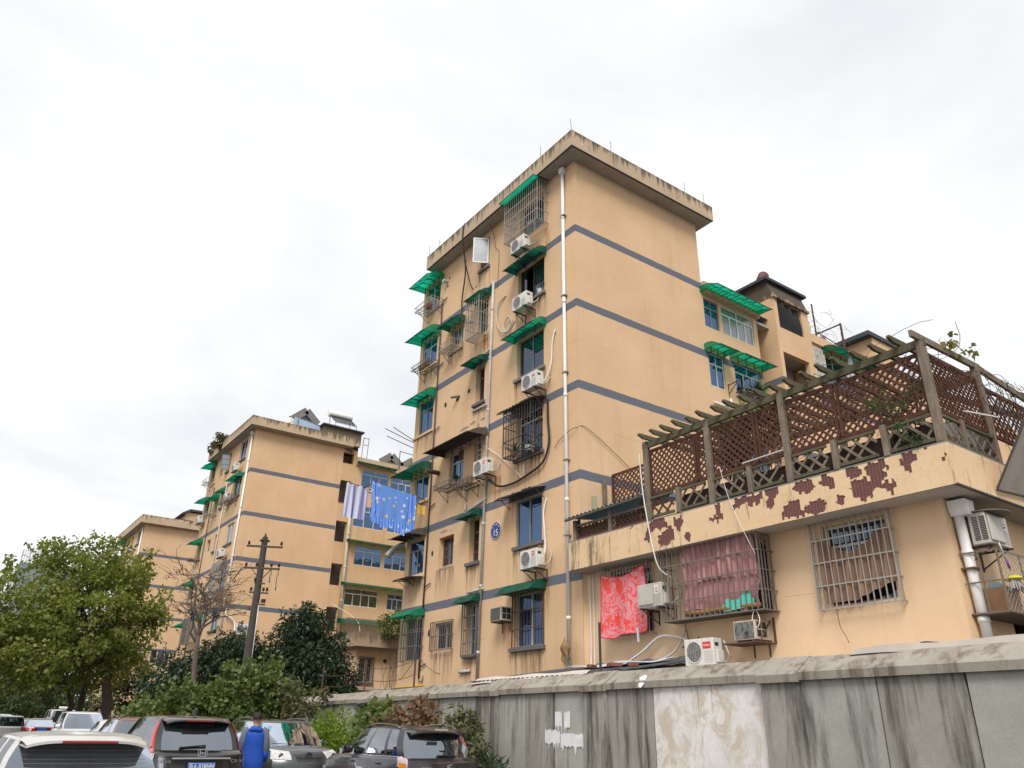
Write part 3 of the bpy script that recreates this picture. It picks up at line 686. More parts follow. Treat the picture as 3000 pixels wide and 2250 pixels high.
for z in (17.72, 14.75, 12.05, 9.05, 6.2, 3.55): MB(ME1).tube([(-8.43, -.05, z), (-8.05, -.05, z + .10)], .022, 6).build('stub_pipe', M_IRON, p_, True)
MB(ME1).tube([(-8.45, -.05, 3.25), (-8.45, -.05, 3.12), (-8.2, -.05, 3.10), (-8.18, -.05, 3.3)], .024, 6).build('trap', M_CEM, p_, True)
pipe(blk1, ME1, [(-10.3, -.07, 2.93), (-8.06, -.07, 2.97)], .035, M_YEL, name='gas_pipe', n=8)
pipe(blk1, ME1, [(-5.9, -.05, 3.28), (-5.3, -.05, 3.30)], .045, M_PVCG, name='waste_pipe', n=8)
# vents, holes and patches
for s, z, r_ in ((-8.0, 18.75, .07), (-8.1, 18.4, .075), (-6.75, 18.95, .05), (-7.05, 15.35, .075), (-6.9, 12.9, .12), (-6.1, 12.95, .11), (-7.75, 12.95, .11), (-8.1, 7.35, .10), (-8.0, 4.62, .12), (-6.9, 7.95, .03), (-5.9, 17.3, .05), (-1.05, 13.2, .035)):
    rr = random.Random(int(s * 77 + z * 31)); n = 11
    mb = MB(ME1); mb.face(*[(s + r_ * rr.uniform(.7, 1.15) * math.cos(2 * math.pi * k / n) * .8, -.004, z + r_ * rr.uniform(.7, 1.3) * math.sin(2 * math.pi * k / n)) for k in range(n)])
    mb.build('vent_hole', M_HOLE, blk1)
MB(ME1).tube([(-6.72, -.02, 12.97), (-7.0, -.22, 12.95)], .05, 8).build('stub_pipe', M_CEM, blk1, True)
MB(ME1).lathe([(.0, -.22), (.075, -.22), (.075, 0)], (-8.15, 0, 18.62), 12, 'y').build('vent_pipe', M_PVCG, blk1, 40)
pm = mat('bare cement patch', (0.33, 0.27, 0.21), .95, var=.5, vscale=8)
rr = random.Random(5)
for s, z, a, b in ((-7.0, 11.05, .10, .30), (-6.7, 11.35, .30, .10), (-6.9, 11.2, .16, .14), (-6.3, 11.55, .30, .07), (-5.75, 11.6, .22, .06), (-5.1, 11.55, .16, .05), (-5.4, 11.35, .09, .18), (-6.1, 11.3, .08, .1), (-7.15, 10.95, .07, .12), (-7.2, 6.70, .55, .06), (-7.35, 8.0, .3, .05)):
    n = 16; mb = MB(ME1); mb.face(*[(s + a * rr.uniform(.55, 1.2) * math.cos(2 * math.pi * k / n), -.0035, z + b * rr.uniform(.5, 1.2) * math.sin(2 * math.pi * k / n)) for k in range(n)]); mb.build('cement_patch', pm, blk1)
# flue with a rusty elbow
t = thing('stove_flue', 'rusty stovepipe flue sticking out beside the black downpipe', 'flue', E1(-7.95, 10.28), ENDR)
MB().tube([(0, 0, 0), (-.05, -.42, .02)], .085, 12).build('pipe', M_RUST, t, True); MB().lathe([(0, 0), (.105, 0), (.105, .012), (0, .012)], (-.06, -.52, .02), 14, 'y').build('cap', M_RUST, t); MB().bar((-.05, -.42, .02), (-.06, -.52, .02), .02).build('stem', M_RUST, t)
t = thing('range_hood_vent', 'grey ribbed aluminium hood hose hanging below the second floor corner canopy', 'vent hose', E1(-9.95, 7.95), ENDR)
mb = MB(); pts = [(-.02 - .35 * k / 24, -.10 - .55 * (k / 24), -.45 * (k / 24) ** 2) for k in range(25)]
mb.tube(pts, [.115 + (.012 if k % 2 else 0) for k in range(25)], 12); mb.build('hose', M_STEEL, t, False)
# number plate of the block
t = thing('house_number_plate', 'round blue enamel plate with the white number 15', 'sign', E1(-4.11, 7.43), ENDR)
pl = MB().lathe([(0, -.030), (.262, -.030), (.27, -.024), (.27, 0)], (0, 0, 0), 36, 'y').build('plate', mat('blue enamel', (0.018, 0.035, 0.20), .35, var=.3, vscale=9), t)
MB().lathe([(.262, -.034), (.275, -.034), (.275, -.002)], (0, 0, 0), 36, 'y').build('rim', M_ALU, t)
o = lettering('15', .30, M_WHITE, t, (0.0, -.033, -.085), 'number', sx=1.0)
for k, ch in enumerate('木材新村'):
    a = R(150 - k * 40); lettering(ch, .075, M_WHITE, t, (.185 * math.cos(a), -.033, .185 * math.sin(a) + .01), 'character')

# awnings of block 15
G_AW = 'green plastic awnings of block 15'
def AW(k, label, p=.6, d=.28, m=None, ribs=4, ex=.13, dzz=.16, W=None):
    h = EH[k]; return arch_awning('awning', label, h[1] - h[0] + 2 * ex if W is None else W, p, d, m or M_AWG, E1(h[0] - ex, h[3] + dzz), ENDR, ribs, G_AW)
t = thing('awning', 'bright green flat plastic awning under the eaves over the barred top window', 'awning', E1(-3.42, 19.46), ENDR, G_AW)
MB().grid(lambda u, v: (2.1 * u, -.72 * v, -.06 * v), 6, 3).build('panel', M_AWG, t); MB().bar((0, -.72, -.07), (2.1, -.72, -.07), .02).bar((0, 0, -.02), (0, -.72, -.08), .02).bar((2.1, 0, -.02), (2.1, -.72, -.08), .02).build('frame', M_IRON, t)
AW('r5', 'dark green arched awning over the open window with the potted thorny plant', m=M_AWGD, d=.3)
AW('r4', 'green arched awning above the blue curtained window beside the white downpipe', m=M_AWG, d=.3, dzz=.22)
tin_awning('charred black tin canopy curling over the black window cage', 1.85, .62, .22, M_TIN, E1(-3.42, 11.26), ENDR, ragged=.05)
tin_awning('ragged corrugated tin canopy over the large blue window near the number plate', 1.85, .62, .16, M_TINB, E1(-3.42, 8.32), ENDR, ragged=.10, wavy=.02)
AW('r1', 'green arched awning over the barred ground floor window next to the white downpipe', d=.3, dzz=.22, m=M_AWGD)
AW('b5', 'small dark green awning capping the narrow steel cage', p=.55, d=.25, m=M_AWGD, ex=.2, ribs=3)
AW('b4', 'small green awning over the narrow recessed fourth floor window', p=.6, d=.26, ex=.18, ribs=3, dzz=.24, m=M_AWGD)
arch_awning('awning', 'wide sooty dark awning over the broken window with the flower racks', 2.95, .92, .28, M_TIN, E1(-7.62, 11.02), ENDR, 6, 'old awnings of block 15', cap=True)
AW('b2', 'small green awning over the narrow red framed second floor window', p=.5, d=.24, ex=.2, ribs=3, dzz=.2, m=M_AWGD)
AW('b1', 'small green awning over the tall narrow barred ground floor window', p=.5, d=.24, ex=.17, ribs=3, dzz=.22, m=M_AWGD)
AW('c5', 'green arched awning over the small sliding window beside the steel cage', p=.6, d=.28, ex=.12, ribs=4, dzz=.2, m=M_AWGD)
AW('d6', 'bright green awning at the left corner just under the parapet', p=.8, d=.3, ex=.22, ribs=5, dzz=.15)
AW('d5', 'bright green awning at the left corner over the planted rack', p=.8, d=.42, ex=.18, ribs=5, dzz=.3)
AW('d4', 'bright green awning at the left corner above the pale blue curtain', p=.8, d=.42, ex=.2, ribs=5, dzz=.28)
arch_awning('awning', 'torn dark green awning over the corner window above the drying laundry', 1.6, .95, .40, M_AWGD, E1(-10.1, 10.82), ENDR, 5, 'old awnings of block 15')
arch_awning('awning', 'dark brown arched canopy over the corner window with the ribbed vent hose', 1.5, .8, .25, M_TIN, E1(-10.1, 8.30), ENDR, 4, 'old awnings of block 15', fm=M_CEM)
AW('d1', 'green awning over the barred ground floor corner window', p=.7, d=.26, ex=.2, ribs=4, dzz=.25)
tin_awning('small dark tin ledge below the second floor corner window', 1.25, .6, .08, M_TIN, E1(-9.9, 6.64), ENDR, wavy=.006, name='tin_ledge')

# cages and racks of block 15
cage('big stainless cage under the flat green awning at the top floor', 1.95, 1.72, .5, E1(-3.34, 17.66), ENDR, M_STEEL, 16, 4, 5)
cage('narrow stainless cage hanging beside the grey downpipe', .86, 1.76, .45, E1(-5.82, 14.78), ENDR, M_STEEL, 6, 4, 4)
cage('black iron cage with cactus pots inside', 1.42, 1.52, .5, E1(-3.12, 9.46), ENDR, M_IRON, 10, 3, 5)
cage('flat rusty window bars with scrollwork over the blue ground floor curtain', 1.50, 1.50, .02, E1(-3.15, 3.81), ENDR, M_RUST, 10, 3, name='window_bars', group='flat window bars')
cage('tall flat grey window bars on the narrow ground floor window', .80, 1.58, .15, E1(-5.70, 3.72), ENDR, M_BRONZ, 6, 4, 2, name='window_bars', group='flat window bars', floor=False)
cage('short flat window bars on the small ground floor window', 1.30, .90, .12, E1(-7.72, 4.02), ENDR, M_BRONZ, 11, 2, 2, name='window_bars', group='flat window bars', floor=False)
cage('window bars under the green awning at the ground floor corner', 1.25, 1.36, .28, E1(-9.60, 3.78), ENDR, M_BRONZ, 11, 3, 3, name='window_bars', group='flat window bars', floor=False)
rack('silver wire rack with a red tub at the top left corner window', 1.42, .58, .22, E1(-9.78, 17.68), ENDR, M_STEEL)
rack('wire rack crowded with small plants at the fifth floor corner', 1.28, .58, .16, E1(-9.70, 14.92), ENDR, M_BRONZ)
rack('empty cream framed rack under the small sliding window', 1.02, .50, .26, E1(-7.70, 15.0), ENDR, M_STEEL, slats=6)
rack('left wire rack hung on chains under the broken window', 1.2, .55, .14, E1(-7.35, 9.40), ENDR, M_BRONZ)
rack('right wire rack holding three brown clay jars', .92, .55, .14, E1(-6.05, 9.18), ENDR, M_BRONZ)
# pots on the racks and in the cage
def pot(label, loc, r=.08, h=.15, m=None, leaf=None, size=.25, n=26, cat='plant pot', seed=1):
    t = thing('potted_plant' if leaf else 'clay_jar', label, cat, loc)
    mb = MB(); plant_pot(mb, 0, 0, 0, r, h); mb.build('pot', m or M_TERRA, t, 40)
    if leaf:
        q = random.Random(seed); mb = MB()
        for i in range(n):
            a = q.uniform(0, 6.28); el = q.uniform(.3, 1.5); L = size * q.uniform(.5, 1.1); d = Vector((math.cos(a) * math.cos(el), math.sin(a) * math.cos(el), math.sin(el))); s_ = d.orthogonal().normalized() * L * .09; b0 = Vector((0, 0, h * .8))
            mb.face(b0 - s_ * .5, b0 + d * L * .5 - s_, b0 + d * L + Vector((0, 0, -.25 * L * math.cos(el))), b0 + d * L * .5 + s_, b0 + s_ * .5)
        mb.build('leaves', leaf, t)
    return t
M_LF1 = mat('pot plant leaf', (0.06, 0.13, 0.035), .55, var=.6, vscale=9, c2=(0.03, 0.07, 0.03))
M_LF2 = mat('grey green succulent', (0.07, 0.12, 0.075), .6, var=.5, vscale=9)
for i, (s, r_) in enumerate(((-5.85, .085), (-5.62, .095), (-5.33, .10))):
    pot(['smallest brown clay jar on the right wire rack', 'middle brown clay jar on the right wire rack', 'largest brown clay jar on the right wire rack'][i], E1(s, 9.21, .28), r_, .26, mat('brown salt glaze', (0.22, 0.13, 0.07), .5, var=.4, vscale=8))
pot('bushy rosemary pot between the two wire racks', E1(-6.35, 9.44, .28), .09, .12, None, M_LF1, .34, 60, seed=3)
pot('tall column cactus in the black cage', E1(-2.85, 9.50, .28), .10, .16, None, M_LF2, .5, 50, seed=4)
pot('spiky aloe in a white pot in the black cage', E1(-2.1, 9.50, .25), .12, .17, M_WHITE, M_LF2, .38, 44, seed=5)
pot('thorny bare plant in a white and blue pot on the open sill', E1(-1.85, 15.06, .0), .11, .17, M_WHITE, mat('bare thorn stem', (0.10, 0.045, 0.03), .8), .55, 16, seed=6)
for i, s in enumerate((-9.45, -9.15, -8.85)): pot(['bushy low plant at the left of the crowded fifth floor rack', 'upright plant in the middle of the crowded fifth floor rack', 'round plant at the right of the crowded fifth floor rack'][i], E1(s, 14.95, .3), .09, .13, None, M_LF1, .28, 26, seed=11 + i)
t = thing('plastic_tub', 'dark red plastic tub on the top left rack', 'tub', E1(-9.1, 17.70, .3)); MB().lathe([(.12, 0), (.18, .17), (.165, .17), (.11, .01), (0, .01)], (0, 0, 0), 14).build('tub', mat('dark red plastic', (0.20, 0.03, 0.025), .5), t, 40)

# air conditioners of block 15
ac_unit('white outdoor unit hanging below the top floor cage', E1(-2.9, 16.92), ENDR, None, off=.24)
ac_unit('white outdoor unit with black fan beside the open plant window', E1(-2.78, 14.58), ENDR, None, off=.2)
ac_unit('white outdoor unit with a red TCL badge at the fourth floor', E1(-2.20, 11.42), ENDR, 'TCL')
ac_unit('white outdoor unit with a red Midea badge beside the clay jars', E1(-4.86, 9.26), ENDR, 'red')
ac_unit('white outdoor unit with a red Midea badge below the large blue window', E1(-2.16, 5.84), ENDR, 'red')
def window_ac(label, loc, rz, W, H, D, front):
    t = thing('window_air_conditioner', label, 'air conditioner', loc, rz, 'old window air conditioners')
    MB().bbox(0, W, -D, 0, 0, H, .012).build('casing', mat('yellowed enamel', (0.52, 0.47, 0.38), .5, var=.6, vscale=5, c2=(0.28, 0.19, 0.12)), t)
    MB().box(.035, W - .035, -D - .006, -D + .001, .03, H - .03).build('coil', front, t)
    mb = MB()
    for k in range(2):
        for j in range(2): mb.box(W - .001, W + .003, -D + .06 + k * .16, -D + .19 + k * .16, .06 + j * H * .42, .03 + H * .42 + j * H * .42)
    mb.build('side_grille', M_DARK, t)
    for x in (.08, W - .08):
        mb = MB(); mb.bar((x, 0, -.02), (x, -D, -.02), .03); mb.bar((x, -.01, -.3), (x, -.01, 0), .025); mb.build('bracket', M_RUST, t)
    return t
window_ac('rusty window air conditioner beside the tall narrow barred window', E1(-3.72, 4.56), ENDR, .55, .40, .42, mat('grey coil', (0.10, 0.095, 0.10), .7, var=.5, vscale=30))

# open casement at the top floor
t = blk1
cs = thing('casement_sash', 'white casement sash swung open at the top floor', 'window sash', E1(-5.06, 17.93, .03), ENDR + R(239))
mb = MB(); mb.box(0, .045, -.02, .02, 0, 1.12); mb.box(.56, .605, -.02, .02, 0, 1.12); mb.box(.045, .56, -.02, .02, 0, .045); mb.box(.045, .56, -.02, .02, 1.075, 1.12); mb.build('frame', M_WHITE, cs); MB().box(.045, .56, -.004, .004, .045, 1.075).build('pane', M_GLC, cs)

# cables and hoses on block 15
def cable(label, pts, r, m=None, name='cable', group='cables on block 15'):
    mb = MB(); P = [Vector(p) for p in pts]; Q = []
    for i in range(len(P) - 1):
        a, b, c, d = P[max(i - 1, 0)], P[i], P[i + 1], P[min(i + 2, len(P) - 1)]
        for k in range(6):
            u = k / 6; Q.append(.5 * ((2 * b) + (c - a) * u + (2 * a - 5 * b + 4 * c - d) * u * u + (3 * b - a - 3 * c + d) * u ** 3))
    Q.append(P[-1]); mb.tube(Q, r, 5)
    return tag(mb.build(name, m or M_BLK, None, True), label, 'cable', group)
cable('thick black cable hanging from the parapet beside the open sash', [E1(-6.15, 20.2, .50), E1(-6.2, 19.5, .55), E1(-6.35, 18.2, .25), E1(-6.72, 17.0, .12), E1(-6.6, 16.1, .08), E1(-6.0, 15.75, .06)], .03)
cable('short black cable end with a taped joint', [E1(-6.3, 18.4, .28), E1(-6.2, 17.7, .15), E1(-6.05, 17.3, .10), E1(-6.0, 17.2, .08)], .026)
cable('white corrugated hose coiled above the green awning', [E1(-3.85, 15.92, .03), E1(-4.25, 15.7, .07), E1(-4.3, 15.1, .07), E1(-4.05, 14.55, .08), E1(-3.6, 14.35, .08), E1(-3.35, 14.65, .09), E1(-3.6, 14.9, .09), E1(-3.85, 14.6, .08), E1(-3.6, 14.3, .07), E1(-3.0, 14.45, .2)], .026, M_PVCG, 'hose')
cable('white corrugated hose dropping to the fourth floor unit', [E1(-1.05, 13.35, .02), E1(-1.15, 12.9, .06), E1(-1.2, 12.2, .07), E1(-1.35, 11.7, .15), E1(-1.4, 11.6, .25)], .026, M_PVC, 'hose')
cable('white corrugated hose dropping to the Midea unit under the blue window', [E1(-1.5, 7.9, .02), E1(-1.6, 7.5, .06), E1(-1.55, 7.0, .07), E1(-1.5, 6.4, .08), E1(-1.5, 6.0, .2)], .026, M_PVC, 'hose')
cable('thick black taped cable sagging from the cage to the grey downpipe', [E1(-1.42, 11.05, .04), E1(-1.38, 10.3, .06), E1(-1.32, 9.6, .07), E1(-1.6, 9.05, .08), E1(-2.3, 8.85, .08), E1(-3.1, 8.75, .07), E1(-3.9, 8.82, .08), E1(-4.3, 9.1, .25)], .036, mat('black tape', (0.02, 0.019, 0.018), .9, var=.6, vscale=12, c2=(.07, .06, .05)))
cable('thin cream wire running to the iron bracket', [E1(-5.1, 10.6, .05), E1(-4.0, 9.9, .06), E1(-3.0, 9.1, .06), E1(-2.6, 8.75, .06), E1(-2.6, 9.2, .06)], .012, M_PVC)
cable('thin wire looping across the band and round the white downpipe', [E1(-1.1, 9.35, .04), E1(-.8, 9.55, .05), E1(-.1, 9.7, .05), (X0 + .5, Y0 - .04, 9.62), (X0 + 3.0, Y0 - .04, 8.2)], .009, M_BLK)
cable('thin cable hanging down from the eaves past the open sash', [E1(-4.7, 19.6, .4), E1(-4.72, 19.0, .03), E1(-4.6, 18.4, .03), E1(-4.35, 18.0, .03), E1(-4.4, 16.5, .03)], .008, M_BLK)
# lightning rods on the parapet
for i, (x, y) in enumerate(((-.5, -.5), (-.5, 1.2), (-.5, 8.2), (-.5, 8.95), (1.3, -.5), (5.0, -.5), (6.1, -.5))):
    MB(MF1).tube([(x, y, 20.1), (x + .03 * (i % 3 - 1), y, 20.62)], .008, 4).build('lightning_rod', M_IRON, blk1)

# ------------------------------------------------------------------ right wing of block 15
WF = lambda i, **a: window(blk1, MF1, *FH1[i], **a)
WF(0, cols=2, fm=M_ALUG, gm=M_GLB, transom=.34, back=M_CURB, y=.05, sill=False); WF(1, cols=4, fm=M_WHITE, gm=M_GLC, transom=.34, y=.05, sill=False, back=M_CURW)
WF(2, cols=2, fm=M_ALU, gm=M_GLB, transom=.42, back=M_CURB, y=.05, sill=False); WF(3, cols=3, fm=M_ALU, gm=M_GLB, transom=.36, y=.05, sill=False, back=M_UNLIT, gap=.3); WF(4, cols=2, back=M_CURB, y=.05); WF(5, cols=3, back=M_UNLIT, y=.05)
mb = MB(MF1); panel(mb, 9.12, 9.9, 0, 16.6, y=.9); mb.face((9.12, 0, 0), (9.12, .9, 0), (9.12, .9, 16.6), (9.12, 0, 16.6))
mb.face((6.05, 0, 16.4), (9.12, 0, 16.4), (9.12, -.25, 16.4), (6.05, -.25, 16.4)); mb.build('recess_wall', M_ST1, blk1)
mb = MB(MF1); mb.box(6.08, 9.2, -.12, .3, 16.35, 16.90); mb.build('wing_parapet', M_PAR, blk1)
mb = MB(MF1); mb.box(9.12, 9.9, .0, .9, 16.18, 16.28); mb.build('balcony_slab', M_SOF, blk1)
op1, op2 = (10.13, 11.70, 16.20, 17.45), (10.10, 11.75, 13.62, 15.13)
mb = MB(MF1); panel(mb, 9.9, 12.15, 0, 17.55, [op1, op2], y=-.35, depth=.2)
mb.face((9.9, -.35, 0), (9.9, .9, 0), (9.9, .9, 17.55), (9.9, -.35, 17.55)); mb.face((12.15, -.35, 0), (12.15, .9, 0), (12.15, .9, 17.55), (12.15, -.35, 17.55))
mb.face((9.88, 1.6, 0), (9.88, .9, 0), (9.88, .9, 18.2), (9.88, 1.6, 18.2)); mb.build('stair_tower', M_ST1W, blk1)
mb = MB(MF1); mb.grid(lambda u, v: (9.88 + 2.3 * u, -.40 + .28 * v, 17.50 + .82 * v), 2, 2); mb.grid(lambda u, v: (9.88, -.40 + .28 * v + (2.1 - .28 * v) * u, 17.50 + .82 * v), 2, 2); mb.box(9.84, 12.2, -.44, -.30, 17.46, 17.56); mb.build('sloped_cap', grime_mat('sooty roof cap', (0.40, 0.30, 0.20), 17.75, k=.85, xs=3.0, thresh=.44, hi=.56), blk1)
MB(MF1).box(9.70, 12.35, -.30, 2.2, 18.30, 18.42).build('roof_edge', M_ROOF, blk1)
MB(MF1).box(10.0, 12.0, .6, .62, 13.4, 17.5).build('stair_back_wall', M_SOF, blk1); MB(MF1).box(9.95, 12.1, -.2, .6, 15.2, 15.3).build('landing', M_SOF, blk1)
t = thing('shade_net', 'torn black shade net hanging in the open stair landing', 'net', (X0 + 10.15, Y0 - .30, 16.2)); 
MB().grid(lambda u, v: (1.5 * u + .12 * v * (u - .5), .05 * math.sin(u * 20) + .06 * math.sin(v * 5 + u * 3), -.1 + 1.35 * v - .18 * (1 - v) * math.sin(u * 3)), 20, 8).build('net', M_NET, t, True)
mb = MB(MF1); panel(mb, 12.15, 34, 0, 16.6, [(12.72, 13.42, 14.75, 16.25), (13.5, 16.3, 14.6, 16.2)]); mb.box(12.15, 34, -.1, .2, 16.45, 16.85); mb.build('far_wing_wall', M_ST1W, blk1)
window(blk1, MF1, 13.5, 16.3, 14.6, 16.2, cols=4, fm=M_ALU, gm=M_GLD, back=M_UNLIT, sill=False); window(blk1, MF1, 12.72, 13.42, 14.75, 16.25, cols=1, fm=M_ALU, gm=M_GLD, back=M_UNLIT, sill=False)
cage('white window bars beyond the black shade net', .74, 1.55, .03, (X0 + 12.70, Y0, 14.74), 0, M_WHITE, 8, 5, r=.022, name='window_bars', group='flat window bars')
mb = MB(MF1); mb.box(17.0, 18.9, -.35, 1.8, 0, 17.95); mb.build('far_stair_tower', M_ST1W, blk1); mb = MB(MF1); mb.box(16.6, 19.1, -.45, 2.0, 17.95, 18.15); mb.build('roof_edge', M_ROOF, blk1)
G_W = 'awnings of the right wing'
arch_awning('awning', 'long torn green awning along the top of the right wing', 3.15, .8, .22, M_AWG, (X0 + 5.95, Y0, 16.62), 0, 8, G_W)
arch_awning('awning', 'green awning touching the gable over the left fourth floor wing window', 1.05, .7, .25, M_AWG, (X0 + 5.9, Y0, 14.25), 0, 4, G_W)
arch_awning('awning', 'green awning over the wing window with the pine in a pot', 1.85, .7, .28, M_AWG, (X0 + 7.25, Y0, 14.30), 0, 5, G_W)
arch_awning('awning', 'green awning low on the wing just above the pergola', 1.2, .7, .25, M_AWG, (X0 + 5.9, Y0, 11.45), 0, 4, G_W)
arch_awning('awning', 'long dark green awning beyond the white window bars', 3.3, .9, .35, M_AWGD, (X0 + 13.4, Y0, 16.45), 0, 6, G_W)
rack('wire rack with a small pine under the wing window', 1.2, .55, .14, (X0 + 7.4, Y0, 12.66), 0, M_BRONZ)
pot('feathery small pine on the wing window rack', (X0 + 8.25, Y0 - .3, 12.70), .11, .15, None, M_LF1, .75, 90, seed=21)
MB(MF1).tube([(6.1, -.06, 12.05), (7.0, -.06, 12.05), (7.0, -.06, 12.4)], .04, 8).build('waste_pipe', M_PVC, blk1, True)
t = thing('clothes_bracket', 'rusty iron clothes bracket beside the wing window', 'bracket', (X0 + 7.0, Y0, 12.5)); MB().bar((0, 0, 0), (0, 0, .5), .03).bar((0, 0, .45), (.1, -.5, .55), .03).bar((0, 0, .1), (.08, -.35, .5), .024).build('arms', M_RUST, t)
t = thing('white_sheet', 'white cloth hung to a point under the far dark awning', 'cloth', (X0 + 14.4, Y0 - .6, 15.0)); MB().grid(lambda u, v: ((u - .5) * (1.1 - 1.0 * v), .05 * math.sin(u * 9), 1.25 * v), 12, 8).build('cloth', M_CURW, t, True)
# drum heater and trellis frame on the wing roof
t = thing('water_tank', 'round dark red end of a tank on the stair tower roof', 'water tank', (X0 + 10.25, Y0 + .15, 18.42), R(-40)); MB().lathe([(0, -.01), (.20, 0), (.22, .02), (.22, 1.3), (0, 1.32)], (0, 0, .42), 20, 'y').build('drum', mat('dark red enamel', (0.13, 0.025, 0.03), .4), t, 40); MB().bar((-.15, .2, 0), (-.15, .2, .25), .03).bar((.15, .2, 0), (.15, .2, .25), .03).bar((.15, 1.0, 0), (.15, 1.0, .25), .03).bar((-.15, 1.0, 0), (-.15, 1.0, .25), .03).build('stand', M_STEEL, t)
t = thing('trellis_frame', 'rusty red iron frame with dry vines on the wing roof', 'trellis', (X0 + 12.4, Y0 - .1, 16.85))
mb = MB()
for x, h in ((.6, 1.5), (2.6, 1.25), (2.65, 1.25)): mb.bar((x, 0, 0), (x, 0, h), .05)
mb.bar((2.6, 0, 1.2), (2.6, 2.2, 1.2), .05); mb.bar((0.6, 0, .2), (2.6, 0, .0), .03); mb.bar((.6, 2.0, 0), (.6, 2.0, 1.2), .05); mb.bar((.6, 2.0, 1.2), (2.6, 2.0, 1.15), .04); mb.build('frame', M_RUST, t)
q = random.Random(9); mb = MB()
for i in range(26):
    a = Vector((q.uniform(0, 2.6), q.uniform(-.1, 1.6), q.uniform(.5, 1.5))); pts = [a]
    for k in range(5): pts.append(pts[-1] + Vector((q.uniform(-.3, .3), q.uniform(-.2, .2), q.uniform(-.32, .18))))
    mb.tube(pts, .007, 3, False)
mb.build('dry_vine', mat('dry vine', (0.10, 0.07, 0.045), .95), t)
t = thing('violet_lantern', 'round violet drum on the wing roof behind the trellis', 'drum', (X0 + 14.2, Y0 + .3, 16.85)); MB().lathe([(0, 0), (.26, 0), (.27, .05), (.27, .3), (0, .3)], (0, 0, .25), 18, 'y').build('drum', mat('violet enamel', (0.20, 0.09, 0.24), .5), t, 40); MB().box(-.2, .2, 0, .3, -.02, .02).build('foot', M_IRON, t)
# ------------------------------------------------------------------ second block
X2, Y2, D2 = 13.75, 47.8, -0.17
H2 = dict(
    a6=(-2.95, -1.55, 17.90, 19.3), a5=(-2.95, -1.50, 15.40, 16.6), a4=(-2.95, -1.55, 12.32, 13.65), a3=(-2.90, -1.60, 9.58, 10.95), a2=(-3.2, -1.7, 7.1, 8.2), a1=(-3.1, -1.7, 3.8, 5.3),
    b6=(-5.55, -4.95, 17.85, 19.2), b5=(-5.6, -5.0, 15.3, 16.4), b4=(-5.5, -4.9, 12.35, 13.45), b3=(-5.5, -4.9, 9.7, 10.9), b2=(-5.6, -5.0, 6.8, 8.0),
    c6=(-7.30, -6.58, 17.9, 18.95), c5=(-7.1, -6.3, 15.2, 16.2), c4=(-7.32, -6.5, 12.58, 13.4), c3=(-7.38, -6.60, 9.68, 10.52), c2=(-7.4, -6.6, 6.9, 7.8),
    d6=(-9.55, -8.50, 17.9, 19.1), d5=(-9.6, -8.5, 15.2, 16.5), d4=(-9.45, -8.6, 12.4, 13.5), d3=(-9.7, -8.7, 9.68, 10.65), d2=(-9.6, -8.6, 6.8, 7.9))
FS2 = [(6.12, 6.9, a, b) for a, b in ((18.42, 19.2), (15.66, 17.2), (13.02, 14.4), (10.22, 11.6), (7.4, 8.85))]
FW2 = [(7.62, 9.68, 16.98, 18.25), (7.3, 9.62, 14.2, 15.65), (7.65, 9.66, 11.68, 12.95), (7.22, 9.62, 9.05, 10.15), (9.85, 11.7, 16.98, 18.1), (9.85, 11.7, 14.2, 15.6), (9.86, 11.75, 11.68, 12.95), (10.3, 11.5, 9.05, 10.1)]
blk2 = thing('apartment_block', 'second tan block with the solar heater on its roof, behind the utility pole', 'building', (X2, Y2, 0))
ME2 = MM((0, 0, D2), ENDR); MF2 = MM((0, 0, D2), 0)
mb = MB(ME2); panel(mb, -10.1, 0, 0, 19.35, list(H2.values())); panel(mb, -9.15, 0, 19.35, 19.45); mb.build('end_wall', M_ST2, blk2)
mb = MB(MF2); panel(mb, 0, 6.1, 0, 19.45); mb.face((0, 10.1, 0), (6.1, 10.1, 0), (6.1, 10.1, 19.45), (0, 10.1, 19.45)); mb.face((0, 9.1, 19.1), (0, 10.1, 19.1), (6.1, 10.1, 19.1), (6.1, 9.1, 19.1)); mb.build('blank_bay_wall', M_ST2, blk2)
mb = MB(MF2); panel(mb, 6.1, 7.15, 0, 19.45, FS2, depth=.3); panel(mb, 7.15, 26, 0, 18.6, FW2); mb.face((7.15, 0, 18.6), (26, 0, 18.6), (26, 10, 18.6), (7.15, 10, 18.6)); mb.face((26, 0, 0), (26, 10, 0), (26, 10, 18.6), (26, 0, 18.6)); mb.face((6.1, 10, 0), (26, 10, 0), (26, 10, 18.6), (6.1, 10, 18.6)); mb.face((7.15, 0, 18.6), (7.15, 8, 18.6), (7.15, 8, 19.9), (7.15, 0, 19.9)); mb.build('wing_wall', M_ST2W, blk2)
mb = MB(MF2); mb.box(7.1, 26, -.12, .15, 18.45, 19.03); mb.build('wing_parapet', M_PAR2, blk2)
MB(MF2).box(6.1, 9, 1.3, 1.32, 0, 19.4).build('stair_back_wall', M_SOF, blk2)
roof_slab(blk2, MF2, -.53, 6.6, -.53, 9.1, 19.45, 20.12, M_PAR2)
mb = MB(MF2); mb.box(4.35, 7.12, -.4, 3.0, 19.65, 20.62); mb.build('stair_head', M_PAR2, blk2); MB(MF2).box(4.2, 7.25, -.6, 3.1, 20.62, 20.72).build('roof_edge', M_ROOF, blk2)
for k, h in H2.items():
    window(blk2, ME2, *h, cols=1 if k[0] == 'b' else 2, fm=M_ALU if k not in ('b4', 'c3') else M_ALUG, gm=[M_GLD, M_GLB, M_GLC][(ord(k[0]) + int(k[1])) % 3], back=M_CURW if k in ('a5', 'a4', 'd5', 'a3') else M_UNLIT, sill=k[0] in 'ab', y=.12 if k[0] != 'a' else .07)
